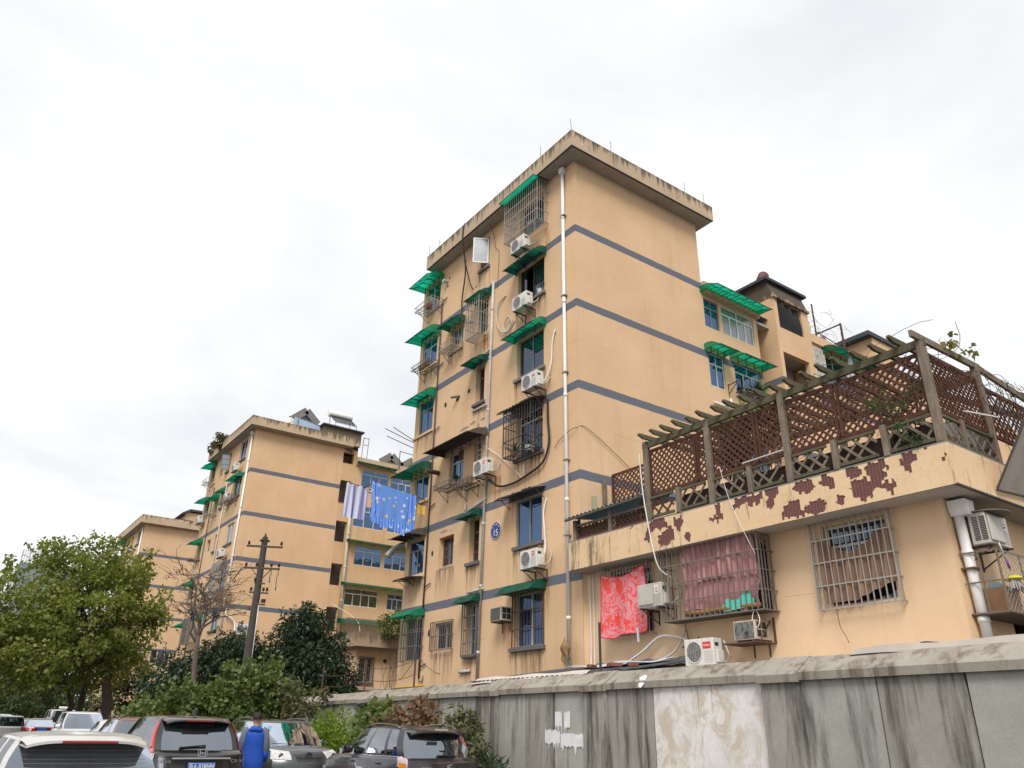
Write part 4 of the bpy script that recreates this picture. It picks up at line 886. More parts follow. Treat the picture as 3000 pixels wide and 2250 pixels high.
for i, h in enumerate(FW2):
    window(blk2, MF2, *h, cols=4 if i in (3,) else 3, fm=M_ALU if i != 3 else M_WHITE, gm=M_GLG if i == 3 else M_GLB, transom=.33, back=M_CURG if i == 3 else (M_CURB if i in (1, 4, 7) else M_UNLIT), y=.05, sill=False)
p_ = pipe(blk2, ME2, [(-.47, -.075, 19.2), (-.55, -.075, 4.0)], .062, M_PVC, collars=5, n=8); MB(ME2).box(-.58, -.36, -.2, -.01, 19.15, 19.35).build('hopper', M_PVC, p_)
pipe(blk2, ME2, [(-4.62, -.06, 17.0), (-4.88, -.06, 4)], .045, M_PVCG, n=6); pipe(blk2, ME2, [(-7.8, -.05, 17.3), (-7.8, -.05, 5)], .03, M_IRON, n=6)
pipe(blk2, MF2, [(7.02, -.08, 17.0), (7.04, -.08, 6.3)], .085, M_PVCG, n=8, collars=5); pipe(blk2, MF2, [(6.93, -.05, 15.6), (6.93, -.05, 6.3)], .03, M_YEL, name='gas_pipe', n=6)
cage('grey iron bars across the fifth floor stair opening of the second block', .8, 1.3, .03, (X2 + 6.1, Y2, 15.5), 0, M_IRON, 7, 2, r=.02, name='window_bars', group='flat window bars')
def E2(s, z, w=0.0): return (X2 - w, Y2 - s, z + D2)
G2 = 'green plastic awnings of the second block'
def AW2(k, label, p=.62, d=.3, ex=.15, m=None): 
    h = H2[k]; return arch_awning('awning', label, h[1] - h[0] + 2 * ex, p, d, m or M_AWG, E2(h[0] - ex, h[3] + .2), ENDR, 4, G2)
AW2('d6', 'topmost green awning at the far left corner of the second block', .8); AW2('a5', 'green awning over the bright fifth floor window of the second block'); AW2('b5', 'small green awning above the metal shelf of the second block', .55)
AW2('c5', 'right one of the two touching green awnings on the second block'); AW2('d5', 'left one of the two touching green awnings on the second block', .8)
AW2('d4', 'green awning at the left corner of the second block, fourth floor', .8); AW2('d3', 'green awning at the left corner of the second block, behind the bare tree', .8); AW2('d2', 'lowest green awning at the left corner of the second block', .8); AW2('b2', 'small green canopy over the barred low window of the second block', .5)
for i, (x, w, z, l) in enumerate(((7.15, 2.9, 18.62, 'faded green awning under the roof edge of the second block wing'), (6.95, 5.2, 13.2, 'long faded green awning over the fourth floor wing windows'), (6.9, 5.3, 10.4, 'long faded green awning over the green curtained wing windows'))):
    arch_awning('awning', l, w, .7, .18, M_AWGD, (X2 + x, Y2, z + D2 + .05), 0, 6, 'awnings of the second block wing')
arch_awning('awning', 'low green awning above the barred balcony of the second block', 3.4, .9, .3, M_AWGD, (X2 + 6.9, Y2, 8.0), 0, 6, 'awnings of the second block wing')
ac_unit('white outdoor unit at the top floor of the second block', E2(-2.6, 17.02), ENDR, None); ac_unit('white outdoor unit on the metal shelf of the second block', E2(-3.8, 15.28), ENDR, None, off=.1, bracket=False); ac_unit('white outdoor unit below the fourth floor window of the second block', E2(-2.6, 11.4), ENDR, None)
ac_unit('white outdoor unit on a bracket at the left corner of the second block', E2(-9.6, 14.9), ENDR, None); ac_unit('white outdoor unit with a white pipe low on the blank bay of the second block', (X2 + .5, Y2, 6.52), 0, None, W=.88, H=.62)
cable('white insulated pipe curving to the low unit of the second block', [(X2 - .05, Y2 - .05, 8.0), (X2 - .08, Y2 - .1, 7.6), (X2 + .2, Y2 - .15, 7.45), (X2 + .45, Y2 - .2, 7.2), (X2 + .5, Y2 - .3, 6.7)], .05, M_WHITE, 'pipe_cover', 'pipes of the second block')
rack('metal shelf with an air conditioner on the second block', 2.3, .6, .14, E2(-3.9, 15.12), ENDR, M_BRONZ); rack('cream wire rack under the twin green awnings of the second block', 1.1, .55, .2, E2(-7.2, 15.0), ENDR, M_STEEL); rack('rack at the top left corner of the second block', 1.2, .6, .3, E2(-9.3, 17.7), ENDR, M_STEEL)
rack('rack with a dark pot at the left corner of the second block', 1.0, .6, .1, E2(-9.4, 12.25), ENDR, M_IRON); rack('rack behind the bare tree on the second block', 1.2, .6, .1, E2(-9.4, 9.35), ENDR, M_BRONZ)
cage('meshed steel cage behind the bare tree on the second block', 1.75, 1.9, .5, E2(-3.1, 9.2), ENDR, M_STEEL, 20, 4, 6); cage('grey barred balcony cage low on the second block', 2.2, 1.6, .5, E2(-7.6, 6.6), ENDR, M_BRONZ, 20, 3, 6)
cs = thing('casement_sash', 'grey casement sash swung open on the second block', 'window sash', E2(-4.95, 17.9, .03), ENDR + R(238)); mb = MB(); mb.box(0, .04, -.02, .02, 0, 1.1); mb.box(.55, .59, -.02, .02, 0, 1.1)
for z in (0, .36, .72, 1.06): mb.box(.04, .55, -.02, .02, z, z + .04)
mb.build('frame', M_CEM, cs); MB().box(.04, .55, -.004, .004, .04, 1.06).build('pane', M_GLC, cs)
cable('black hose looping under the parapet of the second block', [E2(-5.9, 19.9, .55), E2(-5.8, 19.2, .55), E2(-5.4, 19.0, .3), E2(-5.1, 19.1, .03)], .03, None, 'hose', 'pipes of the second block')
# roof of the second block: solar heater, dormer, blue panel, plants
t = thing('solar_water_heater', 'white solar water heater with a tube rack on the second block', 'solar heater', (X2 + 4.85, Y2 + .1, 20.55))
MB().lathe([(0, 0), (.22, .02), (.24, .06), (.24, 1.72), (.22, 1.76), (0, 1.78)], (.1, .6, 1.28), 18, 'x').build('tank', M_WHITE, t, 40)
mb = MB()
for k in range(16): mb.tube([(.25 + k * .1, -.6, .30), (.25 + k * .1, .52, 1.16)], .026, 6)
mb.build('tubes', mat('dark vacuum tube', (.02, .02, .03), .2), t, True)
mb = MB()
for x in (.25, 1.8): mb.bar((x, -.6, .26), (x, .6, 1.12), .035); mb.bar((x, .6, 0), (x, .6, 1.2), .04); mb.bar((x, -.58, 0), (x, -.58, .3), .04); mb.bar((x, -.58, .05), (x, .6, .05), .03)
mb.bar((.25, -.6, .26), (1.8, -.6, .26), .03); mb.build('stand', M_STEEL, t)
def dormer(label, x, y, z, w, h):
    t = thing('roof_dormer', label, 'dormer', (x, y, z)); e = .12
    MB().prism([(-w / 2, 0), (w / 2, 0), (0, h)], 0, 1.2, 'y').build('gable', mat('dormer glass grey', (.16, .18, .19), .3), t)
    for s in (1, -1): MB().bar((s * (w / 2 + e), -.15, -.06), (0, -.15, h + .07), .5, .07, (0, 1, 0)).build('roof_edge', M_CEM, t)
    MB().bar((-w / 2, -.14, 0), (w / 2, -.14, 0), .06).build('sill', M_CEM, t); MB().box(-w / 2, w / 2, 0.02, 1.2, 18.4 - z if z < 20 else 19.9 - z, -.01).build('roof_house', M_ST2W, t)
dormer('small grey dormer peak behind the blue roof panel', X2 + 4.05, Y2 + 2.7, 21.62, 1.6, .7); dormer('small grey dormer peak on the second block wing', X2 + 10.53, Y2 + 1.7, 19.5, 1.5, .55)
dormer('half hidden dormer peak at the wing end of the second block', X2 + 12.3, Y2 + 1.7, 19.5, 1.6, .55)
t = thing('roof_shed', 'pale blue corrugated shed on the second block roof', 'shed', (X2 + 2.4, Y2 + .1, 19.95)); MB().grid(lambda u, v: (1.9 * u, .01 * math.sin(u * 90), (.78 - .28 * u) * v), 60, 1).build('panel', mat('pale blue sheet', (.32, .45, .62), .5), t)
mb = MB()
for k in range(6): mb.box(-.25, -.02, -.02, .01, .05 + k * .1, .11 + k * .1)
mb.build('louvre', M_WHITE, t); MB().bar((-.4, 0, .72), (2.4, .4, .70), .06).bar((.25, -.03, 0), (.25, -.03, .7), .06).build('timber', M_CEM, t)
for nm, lb, pts in (('drying_rods', 'long iron drying rods on the second block wing roof', None),):
    t = thing('roof_frame', 'thin iron frame with long rods on the second block wing roof', 'frame', (X2 + 10.3, Y2 - .2, 18.6))
    mb = MB()
    for a, b in (((0, 0, 0), (0, 0, 1.35)), ((1.3, 0, 0), (1.3, 0, 1.35)), ((.6, 1.2, 0), (.6, 1.2, 1.6)), ((0, 0, 1.3), (1.3, 0, 1.25)), ((0, 0, 1.3), (.6, 1.2, 1.6)), ((-1.6, -.6, 2.5), (1.5, .4, 2.3)), ((-1.0, -.6, 2.75), (1.5, .4, 2.45)), ((-1.3, -.3, 2.1), (1.5, .4, 1.9))): mb.bar(a, b, .04)
    mb.build('rods', M_IRON, t)
t = thing('roof_frame', 'pair of thin ladder poles on the second block wing roof', 'frame', (X2 + 7.4, Y2 - .1, 18.7)); MB().bar((0, 0, 0), (.05, 0, 1.7), .03).bar((.4, 0, 0), (.45, 0, 1.7), .03).bar((.05, 0, 1.6), (.45, 0, 1.6), .03).bar((.03, 0, 1.1), (.43, 0, 1.1), .03).build('poles', M_IRON, t)
t = thing('floodlight', 'grey floodlight under the eaves of the second block stairs', 'lamp', (X2 + 6.7, Y2 - .1, 19.2)); MB().lathe([(.05, -.4), (.15, 0), (.16, .02), (0, .02)], (0, 0, 0), 12, 'x').build('shade', M_TINB, t, 40); MB().bar((-.4, 0, 0), (-.6, .1, .1), .06).build('arm', M_TINB, t)
# barred low wing of the second block
low = thing('low_balcony_wing', 'low tan wing with a deep stained balcony in front of the second block', 'building', (17.9, 38.7, 0))
M_BAL = grime_mat('stained balcony render', (.48, .35, .235), 6.1, k=.55, xs=4)
mb = MB(); mb.box(0, 14, 0, 9.0, 5.55, 6.28); mb.build('balcony_parapet', M_BAL, low); MB().box(.1, 13.9, .1, 8.9, 5.5, 5.545).build('soffit', M_SOF, low)
hw = (.55, 1.35, 3.85, 5.05)
mb = MB(MM((0, 0, 0), 0)); panel(mb, .35, 2.85, 0, 5.5, [hw], y=.6); mb.face((.35, .6, 0), (.35, 9, 0), (.35, 9, 5.5), (.35, .6, 5.5)); mb.face((2.85, .6, 0), (2.85, 9, 0), (2.85, 9, 5.5), (2.85, .6, 5.5)); mb.build('wall', M_STA, low)
window(low, MM((0, .6, 0), 0), *hw, cols=2, fm=M_ALU, gm=M_GLD, back=M_CURW); cage('window bars under the stained balcony', .85, 1.25, .08, (17.9 + .53, 39.3, 3.83), 0, M_BRONZ, 9, 4, 2, name='window_bars', group='flat window bars', floor=False)
MB().box(.2, 3.0, .45, .6, 3.45, 3.55).build('ledge', M_SOF, low)
t = thing('balcony_railing', 'row of grey iron bars behind the stained balcony edge', 'railing', (17.9 + .6, 41.5, 6.25)); mb = MB()
for k in range(34): mb.bar((k * .13, 0, 0), (k * .13, 0, 1.0), .03)
mb.bar((0, 0, 1.0), (4.3, 0, 1.0), .05); mb.build('bars', M_BRONZ, t)
MB().lathe([(0, -.02), (.1, -.02), (.12, .05)], (2.05, .58, 4.95), 12, 'y').build('vent', M_IRON, low)

# ------------------------------------------------------------------ third block
X3, Y3, D3 = 13.9, 79.2, -0.40
H3 = [(-2.9, -1.5, 17.9, 19.2), (-5.4, -4.7, 17.9, 19.2), (-7.2, -6.2, 17.9, 19.0), (-9.6, -8.6, 17.9, 19.1), (-2.9, -1.5, 15.1, 16.5), (-9.6, -8.6, 15.1, 16.5), (-2.9, -1.5, 12.3, 13.7)]
blk3 = thing('apartment_block', 'third tan block farthest back, half hidden by the big tree', 'building', (X3, Y3, 0)); ME3 = MM((0, 0, D3), ENDR); MF3 = MM((0, 0, D3), 0)
mb = MB(ME3); panel(mb, -10.1, 0, 0, 19.45, H3); mb.build('end_wall', M_ST3, blk3); mb = MB(MF3); panel(mb, 0, 26, 0, 19.45); mb.face((0, 10, 19.4), (26, 10, 19.4), (26, 0, 19.4), (0, 0, 19.4)); mb.build('blank_bay_wall', M_ST3, blk3)
for h in H3: window(blk3, ME3, *h, cols=2, gm=M_GLB, back=M_UNLIT)
roof_slab(blk3, MF3, -.55, 14, -.55, 10.6, 19.45, 20.25, M_PAR2)
pipe(blk3, ME3, [(-.5, -.08, 19.3), (-.55, -.08, 5)], .07, M_PVC, n=6)
MB(MF3).prism([(.8, 20.0), (4.6, 20.0), (4.3, 20.55), (3.2, 20.6)], .5, 6, 'y').build('roof_slope', M_ROOF, blk3); MB(MF3).box(3.6, 8, 1.0, 5, 20.2, 21.45).build('roof_house', M_ST3, blk3); MB(MF3).prism([(3.2, 21.3), (3.9, 21.75), (8.2, 21.75), (8.2, 21.6), (4.0, 21.55), (3.3, 21.15)], .7, 5.2, 'y').build('roof_edge', M_ROOF, blk3)
def E3(s, z, w=0.0): return (X3 - w, Y3 - s, z + D3)
arch_awning('awning', 'green awning at the top left corner of the third block', 1.4, .8, .35, M_AWG, E3(-9.8, 19.3), ENDR, 4, 'green awnings of the third block'); arch_awning('awning', 'green awning lower on the third block behind the tree', 1.4, .8, .35, M_AWG, E3(-9.8, 16.6), ENDR, 4, 'green awnings of the third block')
ac_unit('white outdoor unit at the top of the third block', E3(-3.9, 17.4), ENDR, None)
t = thing('roof_tank', 'teal drum tank on the third block roof', 'water tank', (X3 + 4.5, Y3 - .2, 20.0)); MB().lathe([(0, 0), (.3, 0), (.3, 1.3), (0, 1.3)], (0, 0, .3), 14, 'x').build('drum', mat('teal enamel', (.02, .30, .28), .4), t, 40); MB().box(.1, 1.2, -.2, .2, -.1, .05).build('stand', M_IRON, t)
t = thing('drying_trousers', 'dark trousers and jackets drying on a line below the third block', 'laundry', (14.6, 69.5, 7.1)); 
for i, (x, w, c) in enumerate(((0, .4, (.02, .02, .022)), (.5, .5, (.07, .075, .09)), (1.05, .3, (.12, .11, .16)))): MB().grid(lambda u, v: (x + w * u, .05 * math.sin(u * 9 + v), -.95 * v), 8, 4).build('garment', mat('garment %d' % i, c, .95), t, True)
MB().bar((-.3, 0, .02), (1.8, 0, .02), .03).build('line', M_IRON, t); 
MB().bar((-.25, .02, -7.0), (-.25, .02, .05), .05).bar((1.75, .02, -7.0), (1.75, .02, .05), .05).build('line_post', M_IRON, t)

# ------------------------------------------------------------------ far tower and far low buildings
tw = thing('office_tower', 'pale blue grey office tower with a roof screen far at the left', 'building', (14.6, 250, 0)); M_TW = mat('blue grey cladding', (.20, .23, .28), .4, var=.3, vscale=.1)
MB().box(0, 16, 0, 14, 0, 41.6).build('shaft', M_TW, tw); mb = MB()
for k in range(13): mb.box(-.55, 0, .3, 13.7, 2 + k * 3, 3.6 + k * 3)
mb.build('balcony_strip', mat('pale cladding', (.5, .53, .57), .5), tw)
mb = MB()
for k in range(9): mb.bar((k * .6 + .1, 0, 41.6), (k * .6 + .1, 0, 45), .12 if k % 3 else .3)
for k in range(9): mb.bar((.1, 0, 41.8 + k * .4), (5, 0, 41.8 + k * .4), .06)
mb.bar((.1, 0, 45), (5, 0, 45), .15); mb.bar((.1, 0.1, 43.8), (5, .1, 42), .2); mb.box(5, 9, 0, 8, 41.6, 44.2); mb.build('roof_screen', mat('pale steel lattice', (.42, .42, .45), .5), tw)
fb = thing('low_house', 'low pinkish wall glimpsed behind the big tree at the left edge', 'building', (1.5, 96, 0)); MB().box(0, 9, 0, 8, 0, 6.5).build('wall', mat('faded pink render', (.52, .38, .30), .9, var=.3, vscale=1), fb); MB().box(-.3, 9.3, -.3, 8.3, 6.5, 6.7).build('roof', M_SOF, fb)
# ------------------------------------------------------------------ annex with terrace
AX, AY0, AY1 = 13.85, 15.85, 6.35       # wall plane, left end, right end
annex = thing('annex', 'low tan annex with peeling red tiles on its terrace edge', 'building', (0, 0, 0))
MA = MM((AX, 0, 0), ENDR)               # local x = -Y
wa = (-14.95, -13.5, 3.85, 5.42); wb = (-12.4, -10.1, 3.95, 5.4); wc = (-8.75, -7.45, 3.9, 5.42)
mb = MB(MA); panel(mb, -AY0, -AY1, 0, 5.5, [wa, wb, wc]); mb.build('front_wall', M_STA, annex)
mb = MB(MM((0, AY1, 0), 0)); panel(mb, AX, 24, 0, 5.5, [(15.5, 17.2, 0.4, 3.7)]); mb.build('side_wall', M_STA, annex)
MB().face((AX, AY0, 0), (13.72, AY0 + .04, 0), (13.72, AY0 + .04, 5.5), (AX, AY0, 5.5)).build('return_wall', M_STA, annex); mb = MB(); mb.face((24, AY1, 0), (24, 15.8, 0), (24, 15.8, 5.5), (24, AY1, 5.5)); mb.build('return_wall', M_STA, annex)
window(annex, MA, *wa, cols=2, fm=M_ALU, gm=M_GLD, back=M_CURW, sill=False); window(annex, MA, *wb, cols=3, fm=M_ALU, gm=M_GLB, back=M_UNLIT, sill=False); window(annex, MA, *wc, cols=2, fm=M_WHITE, gm=M_GLD, transom=.4, back=M_UNLIT, sill=False)
# terrace slab: its rendered faces have flaked off in patches down to red tiles
SX, SYR, SYL, SZ0, SZ1 = 13.20, 5.76, 15.84, 5.50, 6.27
mb = MB(); mb.box(SX + .03, 24, SYR + .03, 15.86, SZ0 + .03, SZ1 - .03); mb.build('slab', M_CEM, annex)
MB().box(SX + .03, 24, SYR + .03, 15.85, SZ0, SZ0 + .028).build('soffit', M_SOF, annex)
MB().box(SX - .002, 24, SYR - .002, 15.85, SZ1 - .03, SZ1).build('slab_top', M_CEM, annex)
PATCH = [(12.54, 6.11, .36, .13), (12.9, 5.92, .14, .16), (12.75, 6.05, .12, .12), (11.92, 6.04, .16, .17), (12.34, 5.74, .26, .17), (12.2, 5.85, .15, .15), (11.67, 5.66, .10, .11), (10.76, 6.13, .11, .12), (10.92, 5.90, .12, .05), (10.75, 5.91, .14, .09), (10.25, 6.11, .10, .11), (9.86, 6.13, .28, .13), (9.34, 6.15, .15, .15), (9.41, 5.93, .10, .12), (9.02, 5.66, .20, .12), (8.55, 6.12, .26, .14), (8.08, 6.10, .17, .15), (7.52, 6.14, .18, .12), (7.08, 6.12, .26, .14), (7.39, 5.79, .30, .20), (7.06, 5.96, .16, .14), (6.47, 6.13, .17, .11), (6.50, 5.97, .08, .10), (5.86, 5.99, .05, .05), (8.87, 5.75, .15, .17), (8.40, 5.68, .22, .14), (7.87, 5.69, .09, .10), (6.88, 5.70, .12, .12), (8.75, 5.62, .22, .08), (13.4, 6.22, .12, .03), (6.1, 6.26, .12, .02)]
q = random.Random(3)
HN = [[q.random() for _ in range(64)] for _ in range(1024)]
def vnoise(x, y):
    xi, yi = int(math.floor(x)), int(math.floor(y)); fx, fy = x - xi, y - yi
    g = lambda a, b: HN[a % 1024][b % 64]
    return (g(xi, yi) * (1 - fx) + g(xi + 1, yi) * fx) * (1 - fy) + (g(xi, yi + 1) * (1 - fx) + g(xi + 1, yi + 1) * fx) * fy
def bare(y, z):
    ci = int((y - SYR - .02) / .0655); y = .35 * y + .65 * (SYR + .02 + (ci + .5) * .0655); z = z + .10 * (HN[ci % 1024][5] - .5)      # flakes break along the tile columns
    n = .75 * vnoise(y * 8 + 40, z * 7 + 7) + .55 * vnoise(y * 22, z * 16 + 3) + .35 * vnoise(y * 55, z * 30)
    return any(((y - a) / c) ** 2 + ((z - b) / d) ** 2 < -.02 + 1.15 * n for a, b, c, d in PATCH)
cs_ = .0145; ny = int((SYL - SYR) / cs_); nz = int((SZ1 - SZ0) / cs_)
mb = MB(); ids = {}
def vid(i, k):
    if (i, k) not in ids:
        ids[i, k] = len(mb.v); mb.v.append((SX, SYR + (SYL - SYR) * i / ny, SZ0 + (SZ1 - SZ0) * k / nz))
    return ids[i, k]
barecells = set()
for i in range(ny):
    for k in range(nz):
        if bare(SYR + (SYL - SYR) * (i + .5) / ny, SZ0 + (SZ1 - SZ0) * (k + .5) / nz): barecells.add((i, k)); continue
# merge whole columns of painted cells into strips
for i in range(ny):
    k = 0
    while k < nz:
        if (i, k) in barecells: k += 1; continue
        k2 = k
        while k2 < nz and (i, k2) not in barecells: k2 += 1
        mb.f.append((vid(i, k), vid(i + 1, k), vid(i + 1, k2), vid(i, k2))); mb.mi.append(0); k = k2
y0_ = SX + .028
for (i, k) in barecells:                                     # broken edge of the paint coat
    for di, dk in ((1, 0), (-1, 0), (0, 1), (0, -1)):
        if (i + di, k + dk) in barecells or not (0 <= i + di < ny and 0 <= k + dk < nz): continue
        a, b = {(1, 0): ((i + 1, k), (i + 1, k + 1)), (-1, 0): ((i, k), (i, k + 1)), (0, 1): ((i, k + 1), (i + 1, k + 1)), (0, -1): ((i, k), (i + 1, k))}[di, dk]
        P = [(SX, SYR + (SYL - SYR) * u / ny, SZ0 + (SZ1 - SZ0) * v / nz) for u, v in (a, b)]
        mb.face(P[0], P[1], (SX + .012, P[1][1], P[1][2]), (SX + .012, P[0][1], P[0][2]))
def slabpaint():
    m, t, b = base_mat('flaking cream paint'); p = wldco(t); b.inputs['Roughness'].default_value = .85
    c = (.72, .52, .32); o = mix(t, ramp(t, noise(t, p, 1.4, 5), .3, .7), c, (.66, .46, .27))
    vo = node(t, 'ShaderNodeTexVoronoi', {'Vector': p, 'Scale': 6.5}, feature='DISTANCE_TO_EDGE').outputs['Distance']
    o = mix(t, mth(t, 'MULTIPLY', mth(t, 'LESS_THAN', mth(t, 'ADD', vo, mth(t, 'MULTIPLY', noise(t, p, 3, 2), .03)), .027), .35), o, (.33, .20, .10))
    sy = node(t, 'ShaderNodeSeparateXYZ', {0: p}).outputs
    far = ramp(t, sy[1], .0, 1.0)      # left third is the greenest
    left = node(t, 'ShaderNodeMapRange', {0: sy[1], 1: 10.5, 2: 15.0}).outputs[0]
    st = noise(t, p, 5.5, 6, .7, (1, 1, .13))
    o = mix(t, mth(t, 'MULTIPLY', ramp(t, mth(t, 'ADD', st, mth(t, 'MULTIPLY', left, .10)), .58, .70), .8), o, (.07, .058, .03))
    st2 = noise(t, p, 3.1, 5, .7, (1, 1, .10))
    o = mix(t, mth(t, 'MULTIPLY', ramp(t, mth(t, 'ADD', st2, mth(t, 'MULTIPLY', left, .06)), .62, .74), .75), o, (.17, .16, .035))
    t.links.new(o, b.inputs['Base Color']); bump(t, b, noise(t, p, 40, 4), .3, .01); return m
M_SLAB = slabpaint()
mb.build('paint_coat', M_SLAB, annex)
mb = MB(); mb.grid(lambda u, v: (SX + 10 * u, SYR, SZ0 + (SZ1 - SZ0) * v), 40, 4); mb.build('side_paint_coat', M_SLAB, annex)
MB().bar((SX + .015, SYR + .02, SZ0 + .01), (24, SYR + .02, SZ0 + .01), .05, .03).bar((SX + .015, SYR + .05, SZ0 + .01), (SX + .015, 15.8, SZ0 + .01), .02, .02).build('drip_edge', M_IRON, annex)
M_TILE = mat('dark red glazed tile', (0.135, 0.032, 0.024), .35, var=.5, vscale=7, c2=(.09, .024, .02), spec=.5)
tw_, th_ = .0655, .242
tme = MB().bbox(0, .012, 0, tw_ - .009, 0, th_ - .009, .003).mesh('tile', M_TILE); used = 0
for i in range(int((SYL - SYR) / tw_)):
    for k in range(4):
        ya, za = SYR + .02 + i * tw_, SZ0 + .03 + k * th_ - .12
        if any(bare(ya + tw_ * fy, za + th_ * fz) for fy in (.2, .8) for fz in (.1, .35, .6, .9)) and za + th_ > SZ0 + .06 and za < SZ1 - .09 and used < 300:
            used += 1; o = bpy.data.objects.new('tile', tme); col.objects.link(o); o.parent = annex; z0_ = max(za, SZ0 + .004); z1_ = min(za + th_ - .009, SZ1 - .034); o.location = (SX + .012, ya, z0_); o.scale = (1, 1, (z1_ - z0_) / (th_ - .009))
MB().box(SX + .02, SX + .029, SYR + .03, SYL, SZ0 + .03, SZ1 - .03).build('mortar_bed', mat('pale mortar', (.34, .30, .26), .95), annex)
# drainpipe of the annex corner
p_ = pipe(annex, None, [(14.10, 6.24, 5.2), (14.14, 6.22, 3.0)], .085, M_PVC, collars=2, n=14)
MB().prism([(13.94, 5.44), (14.27, 5.44), (14.25, 5.28), (14.20, 5.18), (14.01, 5.18), (13.96, 5.28)], 6.02, 6.33, 'y').build('hopper', M_PVC, p_)
MB().box(14.0, 14.24, 6.12, 6.36, 4.25, 4.285).build('clip', M_RUST, p_)
def G(y, z, w=0.0): return (AX - w, y, z)     # a point on the annex front: w metres out
# left window: bars, towel
cage('plain steel bars behind the red towel', 1.6, 1.70, .24, G(15.02, 3.78), ENDR, M_STEEL, 14, 3, 2, name='window_bars', group='flat window bars', floor=False)
M_TOW = cloth_mat('pink towel with red flowers', (.66, .26, .29), (.72, .055, .035), 'floral', 3.4)
t = thing('towel', 'pink towel printed with red flowers hanging from the window bars', 'towel', G(14.93, 5.30, .33), ENDR)
def tow(u, v):
    sag = .16 * math.sin(math.pi * u) * (1 - v * .3); x = 1.52 * u + .03 * math.sin(v * 3)
    return (x + .06 * v * u, -.05 * math.sin(u * 11 + v * 2) * (.3 + v) - .03, .06 * u - sag - 1.48 * v - (.05 * math.sin(u * 7 + 1) * v))
MB().grid(tow, 36, 30).build('cloth', M_TOW, t, True)
mb = MB(); 
for a, b in (((0, 0), (1, 0)), ((0, 1), (1, 1)), ((0, 0), (0, 1)), ((1, 0), (1, 1))):
    mb.tube([tuple(Vector(tow(a[0] + (b[0] - a[0]) * k / 16, a[1] + (b[1] - a[1]) * k / 16)) + Vector((0, -.004, 0))) for k in range(17)], .012, 5)
mb.build('hem', mat('red towel hem', (.45, .05, .05), .95), t, True)
MB().grid(lambda u, v: (1.22 + .09 * u + .02 * v, -.05 + .02 * math.sin(u * 5), -1.40 - .32 * v), 4, 5).build('wash_tag', M_CURW, t, True)
ac_unit('beige outdoor unit with three red diamonds between the towel and the pink curtain', G(13.42, 4.28), ENDR, 'diamonds', M_ACB, off=.3, square=True)
# middle cage with pink curtain
cg = cage('large brown cage with a pink curtain and christmas branches', 2.78, 1.60, .5, G(12.74, 3.93), ENDR, M_BRONZ, 20, 4, 5, r=.02)
MB().box(.02, 2.76, -.49, -.0, -.004, .008).build('floor_sheet', M_TIN, cg)
t = thing('pink_curtain', 'dusty pink curtain hanging inside the large cage', 'curtain', G(12.12, 5.50, .44), ENDR)
M_PINK = cloth_mat('dusty pink cloth', (.50, .25, .25), (.40, .18, .185), 'vfold', 6)
MB().grid(lambda u, v: (2.02 * u + .05 * v, -.028 * math.sin(u * 60 + 3 * math.sin(u * 5)) - .03 * math.sin(v * 4 + u * 9), -.84 * v + .03 * math.sin(u * 4)), 90, 14).build('upper_cloth', M_PINK, t, True)
def pk(u, v): return (2.05 * u + .04 * math.sin(v * 6), .03 + .05 * math.sin(u * 24 + v * 4 + 2 * math.sin(u * 8)) * v, -.62 - .86 * v + .10 * math.sin(u * 5 + 1) * v + .30 * max(0, u - .72) * v)
MB().grid(pk, 70, 16).build('lower_cloth', M_PINK, t, True)
t = thing('foam_mat', 'torn turquoise foam mat at the foot of the pink curtain', 'foam mat', G(11.0, 3.97, .46), ENDR)
pts = [(0, 0), (.78, .06), (.80, .2), (.74, .22), (.76, .3), (.68, .36), (.60, .40), (.55, .33), (.48, .30), (.40, .22), (.30, .24), (.28, .2), (.16, .26), (.05, .25), (.06, .17), (-.02, .15), (.02, .08)]
MB().prism(pts, -.02, 0, 'y').build('mat', mat('turquoise foam', (.10, .52, .42), .8), t)
t = thing('wooden_batten', 'rough yellow brown bamboo roll along the cage floor', 'batten', G(12.1, 3.99, .43), ENDR); MB().tube([(k * .2, .02 * math.sin(k * 2), .05 + .012 * math.sin(k * 1.7)) for k in range(11)], .055, 8).build('roll', mat('yellow straw', (.28, .16, .05), .9, var=.6, vscale=20), t, True)
q = random.Random(2)
t = thing('tinsel_branch', 'dark green tinsel branches with small red baubles in the cage corner', 'tinsel', G(10.2, 3.97, .25), ENDR); mb = MB()
for i in range(240):
    a = q.uniform(0, 6.28); c = Vector((q.uniform(0, .22), q.uniform(-.2, .2), q.uniform(.05, .62))); d = Vector((math.cos(a), math.sin(a), q.uniform(-.5, .8))) * q.uniform(.05, .11); s_ = d.orthogonal().normalized() * .008; mb.face(c - s_, c + s_, c + d)
mb.build('needles', mat('tinsel green', (.02, .07, .045), .5), t); mb = MB()
for i in range(7): mb.lathe([(0, -.02), (.017, -.01), (.02, 0), (.017, .01), (0, .02)], (q.uniform(0, .2), q.uniform(-.2, .1), q.uniform(.1, .6)), 8)
mb.build('baubles', mat('red bauble', (.5, .03, .02), .3), t, True)
window_ac('white framed window air conditioner with a flaking black coil on a shelf', G(10.76, 3.37), ENDR, .54, .38, .52, mat('flaking black coil', (.015, .015, .016), .8, var=.9, vscale=11, c2=(.25, .25, .24)))
t = thing('iron_shelf', 'dark iron plate shelf under the white framed window unit', 'shelf', G(11.0, 3.32), ENDR); MB().box(0, .88, -.62, 0, -.012, .012).build('plate', M_RUST, t); MB().bar((.78, 0, .45), (.86, -.5, .02), .02).bar((.86, -.01, -.0), (.86, -.01, .5), .05, .02).build('stay', M_RUST, t)
